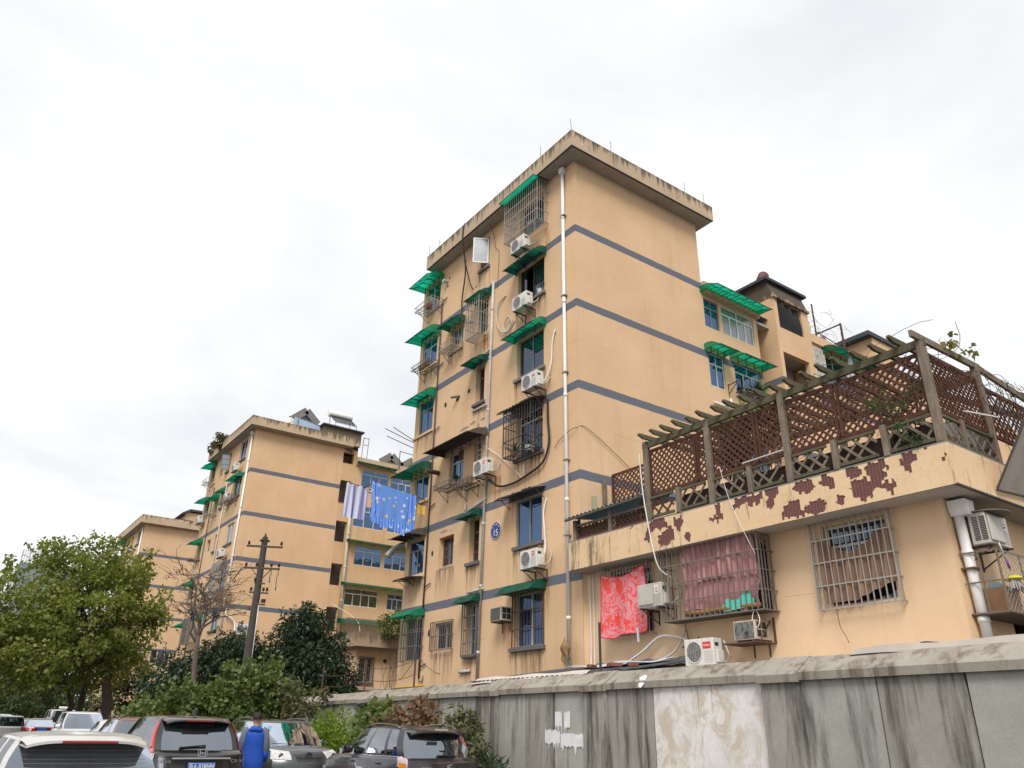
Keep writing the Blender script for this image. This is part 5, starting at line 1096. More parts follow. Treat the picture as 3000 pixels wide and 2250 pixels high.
ga = ac_unit('white outdoor unit with a red Galanz badge standing on the shed roof', (13.55, 12.05, 2.94), ENDR, 'galanz', off=.02, W=.80, H=.54, bracket=False)
# right window: bars, brown curtain
cage('brown barred grille over the brown ragged curtain', 1.66, 1.74, .15, G(8.96, 3.83), ENDR, M_STEEL, 13, 4, 2, r=.02, name='window_bars', group='flat window bars', floor=False)
t = thing('brown_curtain', 'ragged brown curtain tied behind the grille of the right annex window', 'curtain', G(8.82, 5.42, .10), ENDR)
M_BRN = cloth_mat('faded brown velvet', (.30, .20, .13), (.19, .095, .075), 'vfold', 3.2)
def br(u, v):
    top = -.22 - .34 * math.sin(math.pi * min(1, u * 1.1)) * (1 if u < .9 else .4); bot = -1.48 + (.0 if u < .5 else .22 * (u - .5) * 2 + .04)
    return (1.45 * u, -.035 * math.sin(u * 34 + v * 3) - .01, top + (bot - top) * v)
MB().grid(br, 70, 16).build('cloth', M_BRN, t, True)
# white hoses and wires along the annex
cable('white plastic hose falling from the terrace along the towel', [(13.14, 12.98, 7.95), (13.14, 12.95, 7.2), (13.13, 12.86, 6.5), (13.13, 12.7, 5.6), (13.2, 12.6, 5.1), (13.5, 12.5, 4.9)], .015, M_PVC, 'hose', 'hoses on the annex')
cable('thin white wire hanging from the terrace over the pink curtain', [(13.14, 10.55, 7.0), (13.14, 10.4, 6.3), (13.14, 10.1, 5.5), (13.3, 9.98, 5.0)], .006, M_PVC, 'hose', 'hoses on the annex')
for i, (y, l) in enumerate(((15.72, 'left one of the two thin white pipes at the annex corner'), (15.58, 'right one of the two thin white pipes at the annex corner'))):
    cable(l, [(13.80, y, 5.45), (13.80, y - .02, 4.3), (13.74, y - .06, 3.2), (13.5, y - .3, 2.95)], .018, M_PVC, 'pipe', 'hoses on the annex')
cable('long white hose swinging up to the Galanz unit', [(13.6, 15.5, 3.02), (13.6, 14.6, 3.05), (13.65, 13.8, 3.35), (13.7, 13.2, 3.68), (13.72, 12.6, 3.62), (13.55, 12.1, 3.45)], .026, M_PVC, 'hose', 'hoses on the annex')
cable('grey hose bending down across the shed roof', [(13.7, 12.4, 3.75), (13.6, 12.7, 3.3), (13.2, 13.1, 3.05), (12.6, 13.4, 2.93), (12.0, 13.5, 2.86)], .022, M_PVCG, 'hose', 'hoses on the annex')
cable('tangle of thin brown wires below the pink cage', [(13.8, 12.5, 3.95), (13.78, 12.4, 3.5), (13.78, 12.6, 3.4), (13.78, 12.3, 3.55), (13.78, 12.2, 3.3), (13.78, 12.45, 3.25), (13.8, 12.1, 3.6)], .01, M_RUST, 'cable', 'hoses on the annex')
cable('white looped cord under the right end of the pink cage', [(13.4, 10.25, 3.95), (13.38, 10.3, 3.75), (13.38, 10.2, 3.6), (13.38, 10.12, 3.75), (13.4, 10.2, 3.95)], .010, M_WHITE, 'cord', 'hoses on the annex')
cable('thin wire dangling below the brown grille', [(13.7, 8.6, 3.82), (13.7, 8.58, 3.5), (13.72, 8.5, 3.3), (13.72, 8.47, 3.2)], .007, M_RUST, 'wire', 'hoses on the annex')
# right side: outdoor unit, cage with bottle and mop, tarpaulin
ac_unit('beige outdoor unit with three red diamonds on the annex side beside the corner downpipe', (14.15, AY1, 4.66), 0, 'diamonds', M_ACB, off=.22, square=True, W=.80, H=.55)
AC_S = bpy.data.objects['air_conditioner'] if False else None
mb = MB()
for k in range(15):
    for y in (5.90, 6.02): mb.box(14.144, 14.149, y - .05, y + .05, 4.73 + k * .028, 4.745 + k * .028)
lv = mb.build('louvre', M_DARK)
last = [o for o in bpy.data.objects if o.name.startswith('air_conditioner') and not o.parent][-1]
for o in bpy.data.objects:
    if o.get('label', '').startswith('beige outdoor unit with three red diamonds on the annex side'): lv.parent = o; lv.matrix_parent_inverse = Matrix.Translation(-Vector(o.location))
t = thing('rusty_tin_cover', 'round rusty lid lying on the beige side unit', 'lid', (14.5, 5.98, 5.215)); MB().lathe([(0, .03), (.34, .03), (.40, .015), (.40, 0), (0, 0)], (0, 0, 0), 24).build('lid', M_TINB, t, 40)
cg2 = cage('rusty wire mesh cage with a water bottle and mop on the annex side', 2.4, 1.0, .60, (14.02, 6.34, 3.52), 0, mat('flaking green iron', (.16, .15, .11), .8, var=.7, vscale=10, c2=(.16, .075, .04)), 3, 2, 2, r=.02)
mb = MB()
for k in range(-8, 30):
    a = k * .12
    mb.bar((max(0, a), -.61, max(0, -a)), (min(2.4, a + 1.0), -.61, min(1, 2.4 - a)), .006) if a < 2.4 else None
    b_ = k * .12; 
    if 0 <= b_ <= 3.4: mb.bar((min(2.4, b_), -.612, max(0, b_ - 2.4)), (max(0, b_ - 1.0), -.612, min(1, b_)), .006)
mb.build('wire_mesh', M_STEEL, cg2)
MB().box(0, 2.4, -.6, 0, -.03, -.005).build('floor_sheet', M_TIN, cg2)
t = thing('water_bottle', 'large blue grey water bottle lying in the mesh cage', 'bottle', (14.45, 6.05, 3.95), R(20)); MB().lathe([(0, 0), (.12, 0), (.13, .03), (.13, .36), (.10, .43), (.03, .47), (.03, .53), (0, .53)], (0, 0, 0), 16, 'x').build('bottle', mat('blue grey plastic', (.17, .24, .29), .25), t, 40)
t = thing('cardboard_box', 'brown cardboard box at the bottom of the mesh cage', 'box', (14.25, 5.9, 3.525)); MB().box(0, .42, -.1, .3, 0, .42).build('box', mat('cardboard', (.27, .15, .08), .9, var=.4, vscale=8), t)
t = thing('mop', 'mop with a purple grip and yellow head hanging on the mesh cage', 'mop', (14.05, 5.68, 4.5)); MB().tube([(0, 0, .12), (.2, 0, -.32)], .014, 8).build('handle', M_STEEL, t, True); MB().tube([(.13, 0, -.16), (.18, 0, -.28)], .02, 8).build('grip', mat('purple plastic', (.16, .03, .22), .5), t, True); MB().lathe([(0, .04), (.08, .02), (.13, -.02), (.12, -.035), (0, -.035)], (.27, 0, -.42), 14).build('head', mat('yellow plastic', (.55, .5, .05), .5), t, 40)
q = random.Random(8); mb = MB()
for i in range(50):
    a = q.uniform(0, 6.28); mb.tube([(.27 + .08 * math.cos(a), .05 * math.sin(a), -.44), (.30 + .16 * math.cos(a), .10 * math.sin(a), -.62 + q.uniform(-.04, .04))], .009, 4, False)
mb.build('strands', mat('grey mop yarn', (.38, .36, .34), .95), t)
t = thing('tarpaulin', 'curved grey tarpaulin canopy with faint print at the right edge', 'tarpaulin', (14.6, 5.72, 5.66))
MB().grid(lambda u, v: (3.6 * u + .12 * v, -.85 * math.sin(v * 1.3), 1.5 * v + .12 * math.sin(v * 3.1) + .26 * u + .02 * math.sin(u * 9)), 24, 12).build('sheet', mat('dirty tarpaulin', (.52, .46, .39), .8, var=.6, vscale=2.5, c2=(.34, .29, .245)), t, True)
mb = MB(); mb.bar((0, 0, -.02), (3.6, 0, .24), .035); mb.bar((0, -.005, 0), (.12, -.83, 1.36), .03)
mb.build('frame', M_IRON, t)
# ------------------------------------------------------------------ pergola and terrace fence
def wood(name, c, c2, streak=(.9, .9, .12)):
    m, t, b = base_mat(name); p = wldco(t); b.inputs['Roughness'].default_value = .9; b.inputs['Specular IOR Level'].default_value = .15
    o = mix(t, ramp(t, noise(t, p, 3.0, 5), .3, .7), c, c2); o = mix(t, mth(t, 'MULTIPLY', ramp(t, noise(t, p, 26, 4, .7, streak), .4, .62), .6), o, tuple(x * .45 for x in c))
    t.links.new(o, b.inputs['Base Color']); bump(t, b, noise(t, p, 40, 3, .6, streak), .4, .008); return m
M_WG = wood('weathered grey timber', (.27, .215, .165), (.15, .12, .09)); M_WM = wood('mossy grey timber', (.15, .125, .085), (.085, .085, .045), (.9, .9, .9)); M_WB = wood('red brown stained timber', (.135, .058, .040), (.085, .04, .03))
PX, PZ = 13.26, 6.275
perg = thing('pergola', 'weathered timber pergola with red brown lattice on the annex terrace', 'pergola', (13.2, 9.3, PZ))
def PB(): return MB(Matrix.Translation((-13.2, -9.3, -PZ)))
for y, x in ((12.85, PX), (10.90, PX), (8.88, PX), (5.86, PX), (12.85, 15.6), (9.0, 15.6)):
    PB().bbox(x - .065, x + .065, y - .07, y + .07, PZ, 8.26, .008).build('post', M_WG, perg)
PB().bbox(15.24, 15.37, 5.80, 5.93, PZ, 8.34, .008).build('post', M_WG, perg); PB().bbox(18.0, 18.13, 5.80, 5.93, PZ, 8.3, .008).build('post', M_WG, perg)
for a, b in ((12.95, 10.83), (10.97, 8.81), (8.95, 5.78)): PB().bar((PX - .005, a, 8.16), (PX - .005, b, 8.18), .07, .15).build('beam', M_WM, perg)
PB().bar((PX - .3, 5.86, 8.29), (15.5, 5.86, 8.33), .06, .13).build('beam', M_WG, perg); PB().bar((15.2, 5.86, 8.33), (20.0, 5.9, 8.0), .06, .13).build('beam', M_WG, perg); PB().bar((15.6, 12.9, 8.18), (15.6, 6.0, 8.2), .06, .14).build('beam', M_WM, perg); PB().bar((15.3, 5.9, 8.18), (15.3, 8.0, 8.2), .06, .13).build('beam', M_WG, perg)
raf = MB().prism([(0, .06), (.16, 0), (3.1, 0), (3.1, .11), (0.02, .11)], -.03, .03, 'y').mesh('rafter', M_WM)
for i, y in enumerate((12.72, 12.33, 11.97, 11.60, 11.23, 10.85, 10.44, 10.07, 9.66, 9.28, 8.90, 8.53, 8.14, 7.76, 7.38, 7.0, 6.61, 6.23)):
    o = bpy.data.objects.new('rafter', raf); col.objects.link(o); o.parent = perg; o.location = (12.88 - 13.2 + rnd.uniform(-.04, .04), y - 9.3, 8.27 + rnd.uniform(-.012, .012) - PZ); o.rotation_euler = (rnd.uniform(-.03, .03), rnd.uniform(-.012, .012), rnd.uniform(-.03, .03))
for x, y, z, dx in ((15.7, 7.0, 8.30, 3.2), (15.7, 8.2, 8.22, 3.0), (17.2, 6.0, 8.28, 1.5)): PB().bar((x, y, z), (x + dx, y - .9, z - .25), .06, .12).build('rafter', M_WM, perg)
def lattice(org, ax, L, z0, z1, m, mf, sp=.15, wd=.042, rails=.07, lean=1.0, parent=None, frame=True, seed=0, drop=0.0):
    """two crossing layers of slats clipped to a frame; every slat is an object"""
    q = random.Random(seed); H = z1 - z0; ax = Vector(ax); nrm = Vector((ax.y, -ax.x, 0)); O = Vector(org); dz_ = Vector((0, 0, 1))
    for lay, sg in ((0, 1), (1, -1)):
        k = -H / lean
        while k < L + H / lean:
            a0 = k; a1 = k + H * lean * sg if True else 0
            if sg < 0: a0, a1 = k + H * lean, k
            u0, u1 = 0.0, 1.0
            d = a1 - a0
            ts = sorted([(0 - a0) / d, (L - a0) / d]); u0 = max(0, ts[0]); u1 = min(1, ts[1])
            if u1 - u0 > .10 and q.random() >= drop:
                A = O + ax * (a0 + d * u0) + dz_ * (H * u0) + nrm * (.006 + .013 * lay); B = O + ax * (a0 + d * u1) + dz_ * (H * u1) + nrm * (.006 + .013 * lay)
                jit = Vector((0, 0, q.uniform(-.008, .008)))
                mb = PB(); mb.bar(A + dz_ * z0 + jit, B + dz_ * z0 + jit, .012, wd, nrm) if False else mb.bar(A + dz_ * z0 + jit, B + dz_ * z0 + jit, wd, .012, nrm)
                mb.build('slat', m, parent or perg)
            k += sp * 1.42
    if frame:
        for z in (z0, z1): PB().bar(O + dz_ * z - ax * .0, O + ax * L + dz_ * z, .045, rails).build('lattice_rail', mf, parent or perg)
        for a in (0.025, L - .025): PB().bar(O + ax * a + dz_ * z0 + nrm * .012, O + ax * a + dz_ * z1 + nrm * .012, .05, .05).build('lattice_stile', mf, parent or perg)
for i, (a, b) in enumerate(((12.78, 11.30), (11.27, 9.62), (9.58, 7.70), (7.66, 5.93))): lattice((13.30, a, 0), (0, -1, 0), a - b, 6.90, 8.0, M_WB, M_WB, .112, .045, seed=i)
lattice((13.36, 5.88, 0), (1, 0, 0), 1.85, 6.92, 8.02, M_WB, M_WB, .10, .045, seed=7); lattice((15.45, 5.88, 0), (1, 0, 0), 2.5, 6.9, 7.9, M_WB, M_WB, .12, .045, seed=8, drop=.12)
lattice((14.8, 15.75, 0), (0, -1, 0), 1.5, 7.3, 8.4, M_WB, M_WB, .12, .045, seed=9)
fen = thing('terrace_fence', 'low grey timber lattice fence along the annex terrace edge', 'fence', (13.2, 9.3, PZ))
for y in (11.88, 9.85, 7.84, 6.82): PB().bbox(13.18, 13.29, y - .055, y + .055, PZ - .01, 6.86, .006).build('post', M_WG, fen)
for y in (15.60, 14.22): PB().bbox(13.20, 13.31, y - .055, y + .055, PZ - .04, 6.80, .006).build('post', M_WG, fen)
PB().bbox(14.02, 14.12, 5.79, 5.89, PZ, 6.86, .006).build('post', M_WG, fen)
ps = [12.78, 11.94, 10.96, 9.91, 8.95, 7.90, 6.88, 5.94]
for i in range(7):
    a, b = ps[i], (ps[i + 1] + .12 if i < 6 else ps[i + 1]); a -= .0 if i == 0 else .0
    lattice((13.28, a, 0), (0, -1, 0), a - b, 6.36, 6.78, M_WG if i else M_WB, M_WG, .20, .05, .05, seed=20 + i, parent=fen, drop=.08, frame=False)
    for z in (6.34, 6.80): PB().bar((13.25, a, z), (13.25, b, z + .005), .05, .06).build('rail', M_WM, fen)
for a, b, s in ((15.54, 14.28, 31), (14.16, 12.93, 32)):
    lattice((13.30, a, 0), (0, -1, 0), a - b, 6.33, 6.62, M_WB, M_WB, .105, .035, .05, seed=s, parent=fen, frame=False)
    for z, m in ((6.31, M_WB), (6.65, M_WG)): PB().bar((13.26, a, z), (13.26, b, z), .05, .055).build('rail', m, fen)
    PB().box(13.36, 13.38, b, a, 6.30, 6.62).build('backing_board', M_WG, fen)
lattice((13.36, 5.86, 0), (1, 0, 0), 1.9, 6.36, 6.78, M_WG, M_WG, .2, .05, .05, seed=40, parent=fen, frame=False, drop=.1)
for z in (6.33, 6.80): PB().bar((13.3, 5.84, z), (15.3, 5.84, z), .05, .06).build('rail', M_WM, fen)
PB().box(13.42, 13.44, 6.0, 12.0, 6.29, 6.72).build('backing_board', mat('dark brown board', (.055, .028, .022), .9, var=.5, vscale=4), fen)
t = thing('metal_strip', 'loose aluminium strip on the pergola fence middle', 'strip', (13.16, 9.95, 6.93)); MB().bar((0, 0, 0), (0, -1.02, .02), .035, .02).build('strip', M_ALU, t)
t = thing('metal_strip', 'loose aluminium strip sticking out by the side lattice', 'strip', (14.0, 5.70, 6.98)); MB().bar((0, 0, 0), (1.1, -.1, .12), .04, .025).build('strip', M_ALU, t)
t = thing('blue_roof_sheet', 'small light blue corrugated roof at the left terrace end', 'roof sheet', (13.02, 15.78, 6.85)); MB().grid(lambda u, v: (1.6 * v, -2.85 * u, .22 * v + .018 * math.sin(u * 110) + .04 * u), 120, 4).build('sheet', mat('light blue sheet', (.19, .36, .50), .45, var=.3, vscale=3), t, True); MB().bar((.02, 0, -.05), (.02, -2.85, -.01), .05, .05).bar((.3, -.25, -.60), (.3, -.25, -.02), .06).bar((.3, -2.6, -.56), (.3, -2.6, 0), .06).build('timber', M_WM, t)
for k, (y, z1, l) in enumerate(((14.9, 7.95, 'tall grey post leaning on the blank bay behind the blue sheet'), (15.3, 7.7, 'shorter pale post at the corner of the blank bay'))):
    t = thing('old_post', l, 'post', (14.15 + .4 * (1 - k), 15.82, 6.28)); MB().bbox(-.05, .05, -.05, .05, 0, z1 - 6.28 + (.3 if k == 0 else 0), .006).build('post', M_WG if k == 0 else mat('pale green post', (.34, .33, .22), .9), t)
# things kept on the terrace behind the lattice
q = random.Random(14)
for i, (x, y, w_, h_, c, l) in enumerate(((14.9, 11.6, .9, 1.1, (.55, .54, .50), 'pale board leaning behind the left lattice'), (15.0, 9.3, 1.4, .9, (.50, .48, .43), 'pale panel behind the middle lattice'), (15.2, 7.6, 1.5, 1.0, (.60, .58, .54), 'white panel behind the right lattice'), (15.4, 6.7, .8, .8, (.62, .60, .55), 'cream board near the terrace corner'), (14.6, 10.4, .6, .5, (.35, .2, .08), 'orange brown crate behind the lattice'), (14.4, 6.6, .5, .4, (.55, .40, .08), 'yellow bucket stack behind the corner fence'))):
    t = thing('leaning_board' if i < 4 else 'crate', l, 'board' if i < 4 else 'crate', (x, y, PZ), ENDR); mb = MB(); mb.bbox(0, w_, -.03 if i < 4 else -.4, 0, 0, h_, .006); mb.build('board' if i < 4 else 'box', mat('board %d' % i, c, .8, var=.4, vscale=3), t); MB().box(.05, w_ - .05, -.05 if i < 4 else -.42, -.031 if i < 4 else -.401, h_ * .4, h_ * .48).build('batten', M_WG, t)
t = thing('plank_stack', 'orange planks lying across trestles behind the lattice', 'planks', (14.3, 9.6, 6.45)); 
for k in range(4): MB().bar((.12 * k, 0, .05 * k), (.12 * k, -2.8, .10 + .05 * k), .11, .035).build('plank', mat('fresh plank', (.30, .16, .065), .8, var=.4, vscale=6), t)
MB().box(0, .5, -.2, -.1, -.17, 0).box(0, .5, -2.6, -2.5, -.17, .08).build('trestle', M_WG, t)
t = thing('green_basin_stack', 'bright green plastic basins behind the side lattice', 'basins', (16.2, 7.0, 7.2)); 
for k in range(4): MB().lathe([(.0, 0), (.2, 0), (.26, .14), (.24, .14), (.19, .02), (0, .02)], (0, -.05 * k, .09 * k), 16).build('basin', mat('bright green plastic', (.02, .42, .22), .4), t, 40)
MB().box(-.3, .3, -.3, .3, -.92, 0).build('stand', M_WG, t)

# ------------------------------------------------------------------ boundary wall
def concrete(name, c, dark=(.05, .046, .04), k=.8, thresh=.5, wash=False):
    m, t, b = base_mat(name); p = wldco(t); b.inputs['Roughness'].default_value = .92; b.inputs['Specular IOR Level'].default_value = .15
    o = mix(t, ramp(t, noise(t, p, 1.1, 5), .3, .7), c, tuple(x * .74 for x in c))
    o = mix(t, mth(t, 'MULTIPLY', ramp(t, noise(t, p, 18, 5, .75), .35, .68), .35), o, tuple(x * .55 for x in c))
    s1 = noise(t, p, 2.9, 6, .62, (1, 1, .09), .6); s2 = noise(t, p, 7.0, 5, .68, (1, 1, .12))
    o = mix(t, mth(t, 'MULTIPLY', ramp(t, mth(t, 'ADD', mth(t, 'MULTIPLY', s1, .65), mth(t, 'MULTIPLY', s2, .35)), thresh, thresh + .13), k), o, dark)
    if wash:
        o = mix(t, mth(t, 'MULTIPLY', ramp(t, noise(t, p, 2.2, 7, .7, (1, 1, .8), 1.5), .46, .60), .75), o, (.50, .40, .29))
        o = mix(t, mth(t, 'MULTIPLY', ramp(t, noise(t, p, 5.5, 6, .7, (1, 1, .07)), .60, .70), .75), o, (.14, .11, .08))
    pale = ramp(t, noise(t, p, 26, 4, .6, (1, 1, .3)), .66, .72); o = mix(t, mth(t, 'MULTIPLY', pale, .25), o, (.42, .41, .37))
    t.links.new(o, b.inputs['Base Color']); bump(t, b, noise(t, p, 55, 4, .7), .45, .012); return m
M_CON = concrete('streaked grey concrete', (.37, .35, .305), k=.85, thresh=.475); M_CON2 = concrete('pale grey concrete panel', (.43, .42, .38), k=.75, thresh=.525); M_WASH = concrete('peeling whitewash', (.82, .79, .76), (.30, .25, .2), .25, .58, True)
M_COP = concrete('weathered coping', (.37, .335, .285), (.085, .058, .040), .75, .49)
wallr = thing('boundary_wall', 'long grey precast concrete wall with a sloping coping along the car park', 'wall', (10.5, 9, GZ))
WP = [Vector((10.26, 1.2)), Vector((10.36, 3.42)), Vector((10.48, 7.66)), Vector((10.62, 11.97)), Vector((10.74, 15.68)), Vector((11.02, 19.55)), Vector((11.34, 23.4)), Vector((11.68, 27.25)), Vector((12.02, 31.1)), Vector((12.36, 35.0)), Vector((12.7, 38.9)), Vector((13.04, 42.8))]
CB, CT = 2.36, 2.70
def WB_(): return MB(Matrix.Translation((-10.5, -9, -GZ)))
def seg(A, B, a, b, off0, off1, z0, z1, mb, chz=0):
    d = (B - A); L = d.length; d = d / L; n = Vector((-d.y, d.x)) if Vector((-d.y, d.x)).x < 0 else Vector((d.y, -d.x))
    P = lambda t, o, z: (A.x + d.x * t + n.x * o, A.y + d.y * t + n.y * o, z)
    i = mb._p([P(t, o, z) for z in (z0, z1) for o in (off0, off1) for t in (a, b)])
    for f in ((0, 2, 3, 1), (4, 5, 7, 6), (0, 1, 5, 4), (2, 6, 7, 3), (0, 4, 6, 2), (1, 3, 7, 5)): mb.f.append(tuple(i + k for k in f)); mb.mi.append(0)
    return P
def coping(A, B, a, b, mb, fo, zb, zt):
    d = (B - A); L = d.length; d = d / L; n = Vector((-d.y, d.x)) if Vector((-d.y, d.x)).x < 0 else Vector((d.y, -d.x))
    prof = [(fo, zb), (fo + .008, zb + .11), (-.26, zt), (-.42, zt - .02), (-.42, zb), (0, zb)]
    i0 = mb._p([(A.x + d.x * a + n.x * o, A.y + d.y * a + n.y * o, z) for o, z in prof]); i1 = mb._p([(A.x + d.x * b + n.x * o, A.y + d.y * b + n.y * o, z) for o, z in prof]); N = len(prof)
    for k in range(N): mb.f.append((i0 + k, i0 + (k + 1) % N, i1 + (k + 1) % N, i1 + k)); mb.mi.append(0)
    mb.f.append(tuple(i0 + k for k in range(N))); mb.f.append(tuple(i1 + k for k in reversed(range(N)))); mb.mi += [0, 0]
for i in range(len(WP) - 1):
    A, B = WP[i], WP[i + 1]; L = (B - A).length; a0, a1 = .33, L - .33; n = 3; wdt = (a1 - a0) / n
    for k in range(n):
        m = M_CON if (i * 3 + k) % 4 in (0, 2) else M_CON2
        if i == 2 and k in (0, 1): m = M_WASH
        mb = WB_(); jt = .012; seg(A, B, a0 + wdt * k + jt * (k > 0), a0 + wdt * (k + 1) - jt * (k < n - 1), -.12 - (.0 if k % 2 else .006), .0, GZ - .1, CB + .02, mb); mb.build('panel', m, wallr)
    mb = WB_(); coping(A, B, .36, L - .36, mb, .075, CB, CT); mb.build('coping', M_COP, wallr)
    mb = WB_(); seg(A, B, a0, a1, -.30, -.125, GZ - .1, CB, mb); mb.build('backing', M_BLK if False else mat('dark joint', (.015, .014, .013), .95), wallr)
    mb = WB_(); seg(A, B, -.325, .325, -.25, .085, GZ - .1, CB + .01, mb); mb.build('pillar', M_CON, wallr)
    mb = WB_(); coping(A, B, -.355, .355, mb, .155, CB - .025, CT + .02); mb.build('pillar_cap', M_COP, wallr)
mb = WB_(); seg(WP[2], WP[3], .34, (WP[3] - WP[2]).length * .60, .0, .014, GZ, CB, mb); mb.build('whitewash_coat', M_WASH, wallr)
# brushed-out paint on the grey panels and a splash on the coping
rr = random.Random(6)
def patch_on_wall(A, B, a, b, z0, z1, nm, m, off=.012):
    d = (B - A).normalized(); n = Vector((-d.y, d.x)) if Vector((-d.y, d.x)).x < 0 else Vector((d.y, -d.x)); N = 22; pts = []
    P = lambda t, z: (A.x + d.x * t + n.x * off, A.y + d.y * t + n.y * off, z)
    top = [(a + (b - a) * k / N, z1 + rr.uniform(-.035, .02)) for k in range(N + 1)]; bot = [(a + (b - a) * k / N, z0 + rr.uniform(-.02, .03) - (rr.uniform(.05, .16) if rr.random() < .2 else 0)) for k in range(N + 1)]
    mb = WB_()
    for k in range(N): mb.face(P(*bot[k]), P(*bot[k + 1]), P(*top[k + 1]), P(*top[k]))
    mb.build(nm, m, wallr)
M_BRUSH = mat('brushed white paint', (.74, .73, .75), .85, var=.8, vscale=5, c2=(.55, .53, .52))
A, B = WP[3], WP[4]
for y0, y1, z0, z1 in ((13.05, 13.28, 1.72, 2.0), (12.78, 12.98, 1.70, 2.0), (13.12, 13.62, 1.42, 1.66), (12.30, 13.10, 1.36, 1.60)): patch_on_wall(A, B, y0 - 11.97, y1 - 11.97, z0, z1, 'paint_patch', M_BRUSH, .014)
mb = WB_(); n = 14; c0 = Vector((10.70, 10.62, 2.5)); mb.face(*[(10.50 + (.09 * math.sin(2 * math.pi * k / n) * .9 + .02), c0.y + .10 * rr.uniform(.6, 1.2) * math.cos(2 * math.pi * k / n), 2.485 + .14 * rr.uniform(.7, 1.1) * math.sin(2 * math.pi * k / n)) for k in range(n)]); mb.build('plaster_splash', M_BRUSH, wallr)
# sheds behind the wall
M_CORR = mat('dark corrugated cement sheet', (.055, .06, .068), .7, var=.6, vscale=3, c2=(.11, .11, .11))
sh = thing('shed_roof', 'dark corrugated shed roof tucked behind the wall coping', 'roof', (10.98, 17.0, 0)); MB().grid(lambda u, v: (2.7 * v, -4.7 * u, 2.70 + .42 * v + .028 * math.sin(u * 4.7 * 36)), 160, 5).build('sheet', M_CORR, sh, True); MB().box(.4, 2.6, -4.6, -.1, 0, 2.55).build('shed_wall', M_CEM, sh)
sh2 = thing('shed_roof', 'pale flat shed roof behind the right half of the wall', 'roof', (10.90, 12.3, 0)); MB().grid(lambda u, v: (2.95 * v, -10 * u, 2.66 + .25 * v + .02 * math.sin(u * 30)), 40, 4).build('sheet', mat('pale roofing felt', (.42, .40, .38), .85, var=.6, vscale=2, c2=(.25, .22, .19)), sh2, True); MB().box(.3, 2.8, -9.9, -.1, 0, 2.6).build('shed_wall', M_CEM, sh2)
t = thing('flashing_strip', 'dark bitumen flashing along the foot of the annex wall', 'flashing', (13.7, 15.6, 3.05)); MB().grid(lambda u, v: (.14 - .12 * v, -3.6 * u, .17 * (1 - v) + .02 * math.sin(u * 40)), 50, 2).build('strip', mat('silvery bitumen', (.07, .07, .075), .5, var=.8, vscale=14, c2=(.3, .3, .3)), t, True)
t = thing('loose_sheet', 'bluish white plastic sheet weighed down on the shed roof', 'sheet', (12.2, 15.0, 2.98)); MB().grid(lambda u, v: (1.2 * v, -2.6 * u, .18 * v + .03 * math.sin(u * 9 + v * 5)), 30, 10).build('sheet', mat('bluish white plastic', (.55, .60, .66), .4), t, True)
for i, (x, y, z, a, l) in enumerate(((11.6, 13.2, 2.87, .3, 'first brick on the plastic sheet from the left'), (11.7, 12.75, 2.88, .9, 'broken brick half way along the plastic sheet'), (11.5, 12.35, 2.86, -.4, 'stone block tilted beside the plastic sheet'), (11.9, 12.25, 2.88, .2, 'brown brick just left of the Galanz unit'), (11.35, 6.35, 2.76, .1, 'brown brick on the white tarp of the wall'), (11.3, 5.75, 2.77, -.3, 'dark slate stone on the white tarp'), (11.5, 5.1, 2.78, .5, 'reddish brick behind the tarp near the corner downpipe'))):
    t = thing('brick', l, 'brick', (x, y, z), a); mb = MB(); mb.bbox(-.12, .12, -.06, .06, 0, .075, .01); mb.build('body', M_BRICK if i != 5 else M_ROOF, t)
def drape(label, y0, y1, x, z, out, drop, m, seed):
    t = thing('tarp_strip', label, 'tarp', (x, y0, z)); L = y0 - y1; q = random.Random(seed); ph = [q.uniform(0, 6) for _ in range(4)]
    MB().grid(lambda u, v: (-out * v + .12 * (1 - v) - .0, -L * u, (.03 if v < .5 else 0) - drop * v * (.7 + .3 * math.sin(u * 4 + ph[0])) + .012 * math.sin(u * 17 + ph[1]) + .03 * (1 - v)), 50, 6).build('sheet', m, t, True); return t
M_TARP2 = mat('grey plastic strip', (.42, .37, .33), .6, var=.5, vscale=2)
M_TARP = mat('dusty white plastic strip', (.56, .50, .45), .6, var=.4, vscale=2)
drape('dusty white plastic strip laid over the coping below the corrugated roof', 16.9, 12.7, 11.02, 2.735, .10, .09, M_TARP, 1); drape('pale grey plastic strip draped over the right end of the coping', 6.6, 2.4, 10.76, 2.735, .12, .09, M_TARP2, 2)
t = thing('rubbish_bag', 'brown torn net bag tied to the foot of the white downpipe', 'bag', (13.45, 16.35, 3.25)); q = random.Random(4)
MB().grid(lambda u, v: (.07 * math.cos(u * 6.28) * math.sin(v * 3.14) * (1 + .5 * math.sin(u * 19 + v * 7)), .17 * math.sin(u * 6.28) * math.sin(v * 3.14) * (1 + .35 * math.sin(v * 11)), .62 * v + .05 * math.sin(u * 13)), 24, 14).build('bag', mat('brown net', (.30, .18, .08), .9, var=.5, vscale=9), t, True); MB().lathe([(.08, 0), (.08, .04)], (.1, 0, .1), 10).build('tie', mat('green string', (.02, .2, .12), .8), t)
for i, (x, y, l) in enumerate(((10.95, 12.2, 'black iron post standing on the wall before the towel'), (11.42, 20.6, 'rusty wire post on the wall near the corner of block 15'), (11.72, 24.4, 'rusty wire post on the wall before the stained balcony'), (12.0, 28.5, 'rusty wire post on the wall before the dark evergreen'))):
    t = thing('fence_post', l, 'post', (x, y, 2.62)); MB().bar((0, 0, 0), (.01, .01, 1.05), .045, .03).build('bar', M_IRON if i == 0 else M_RUST, t)
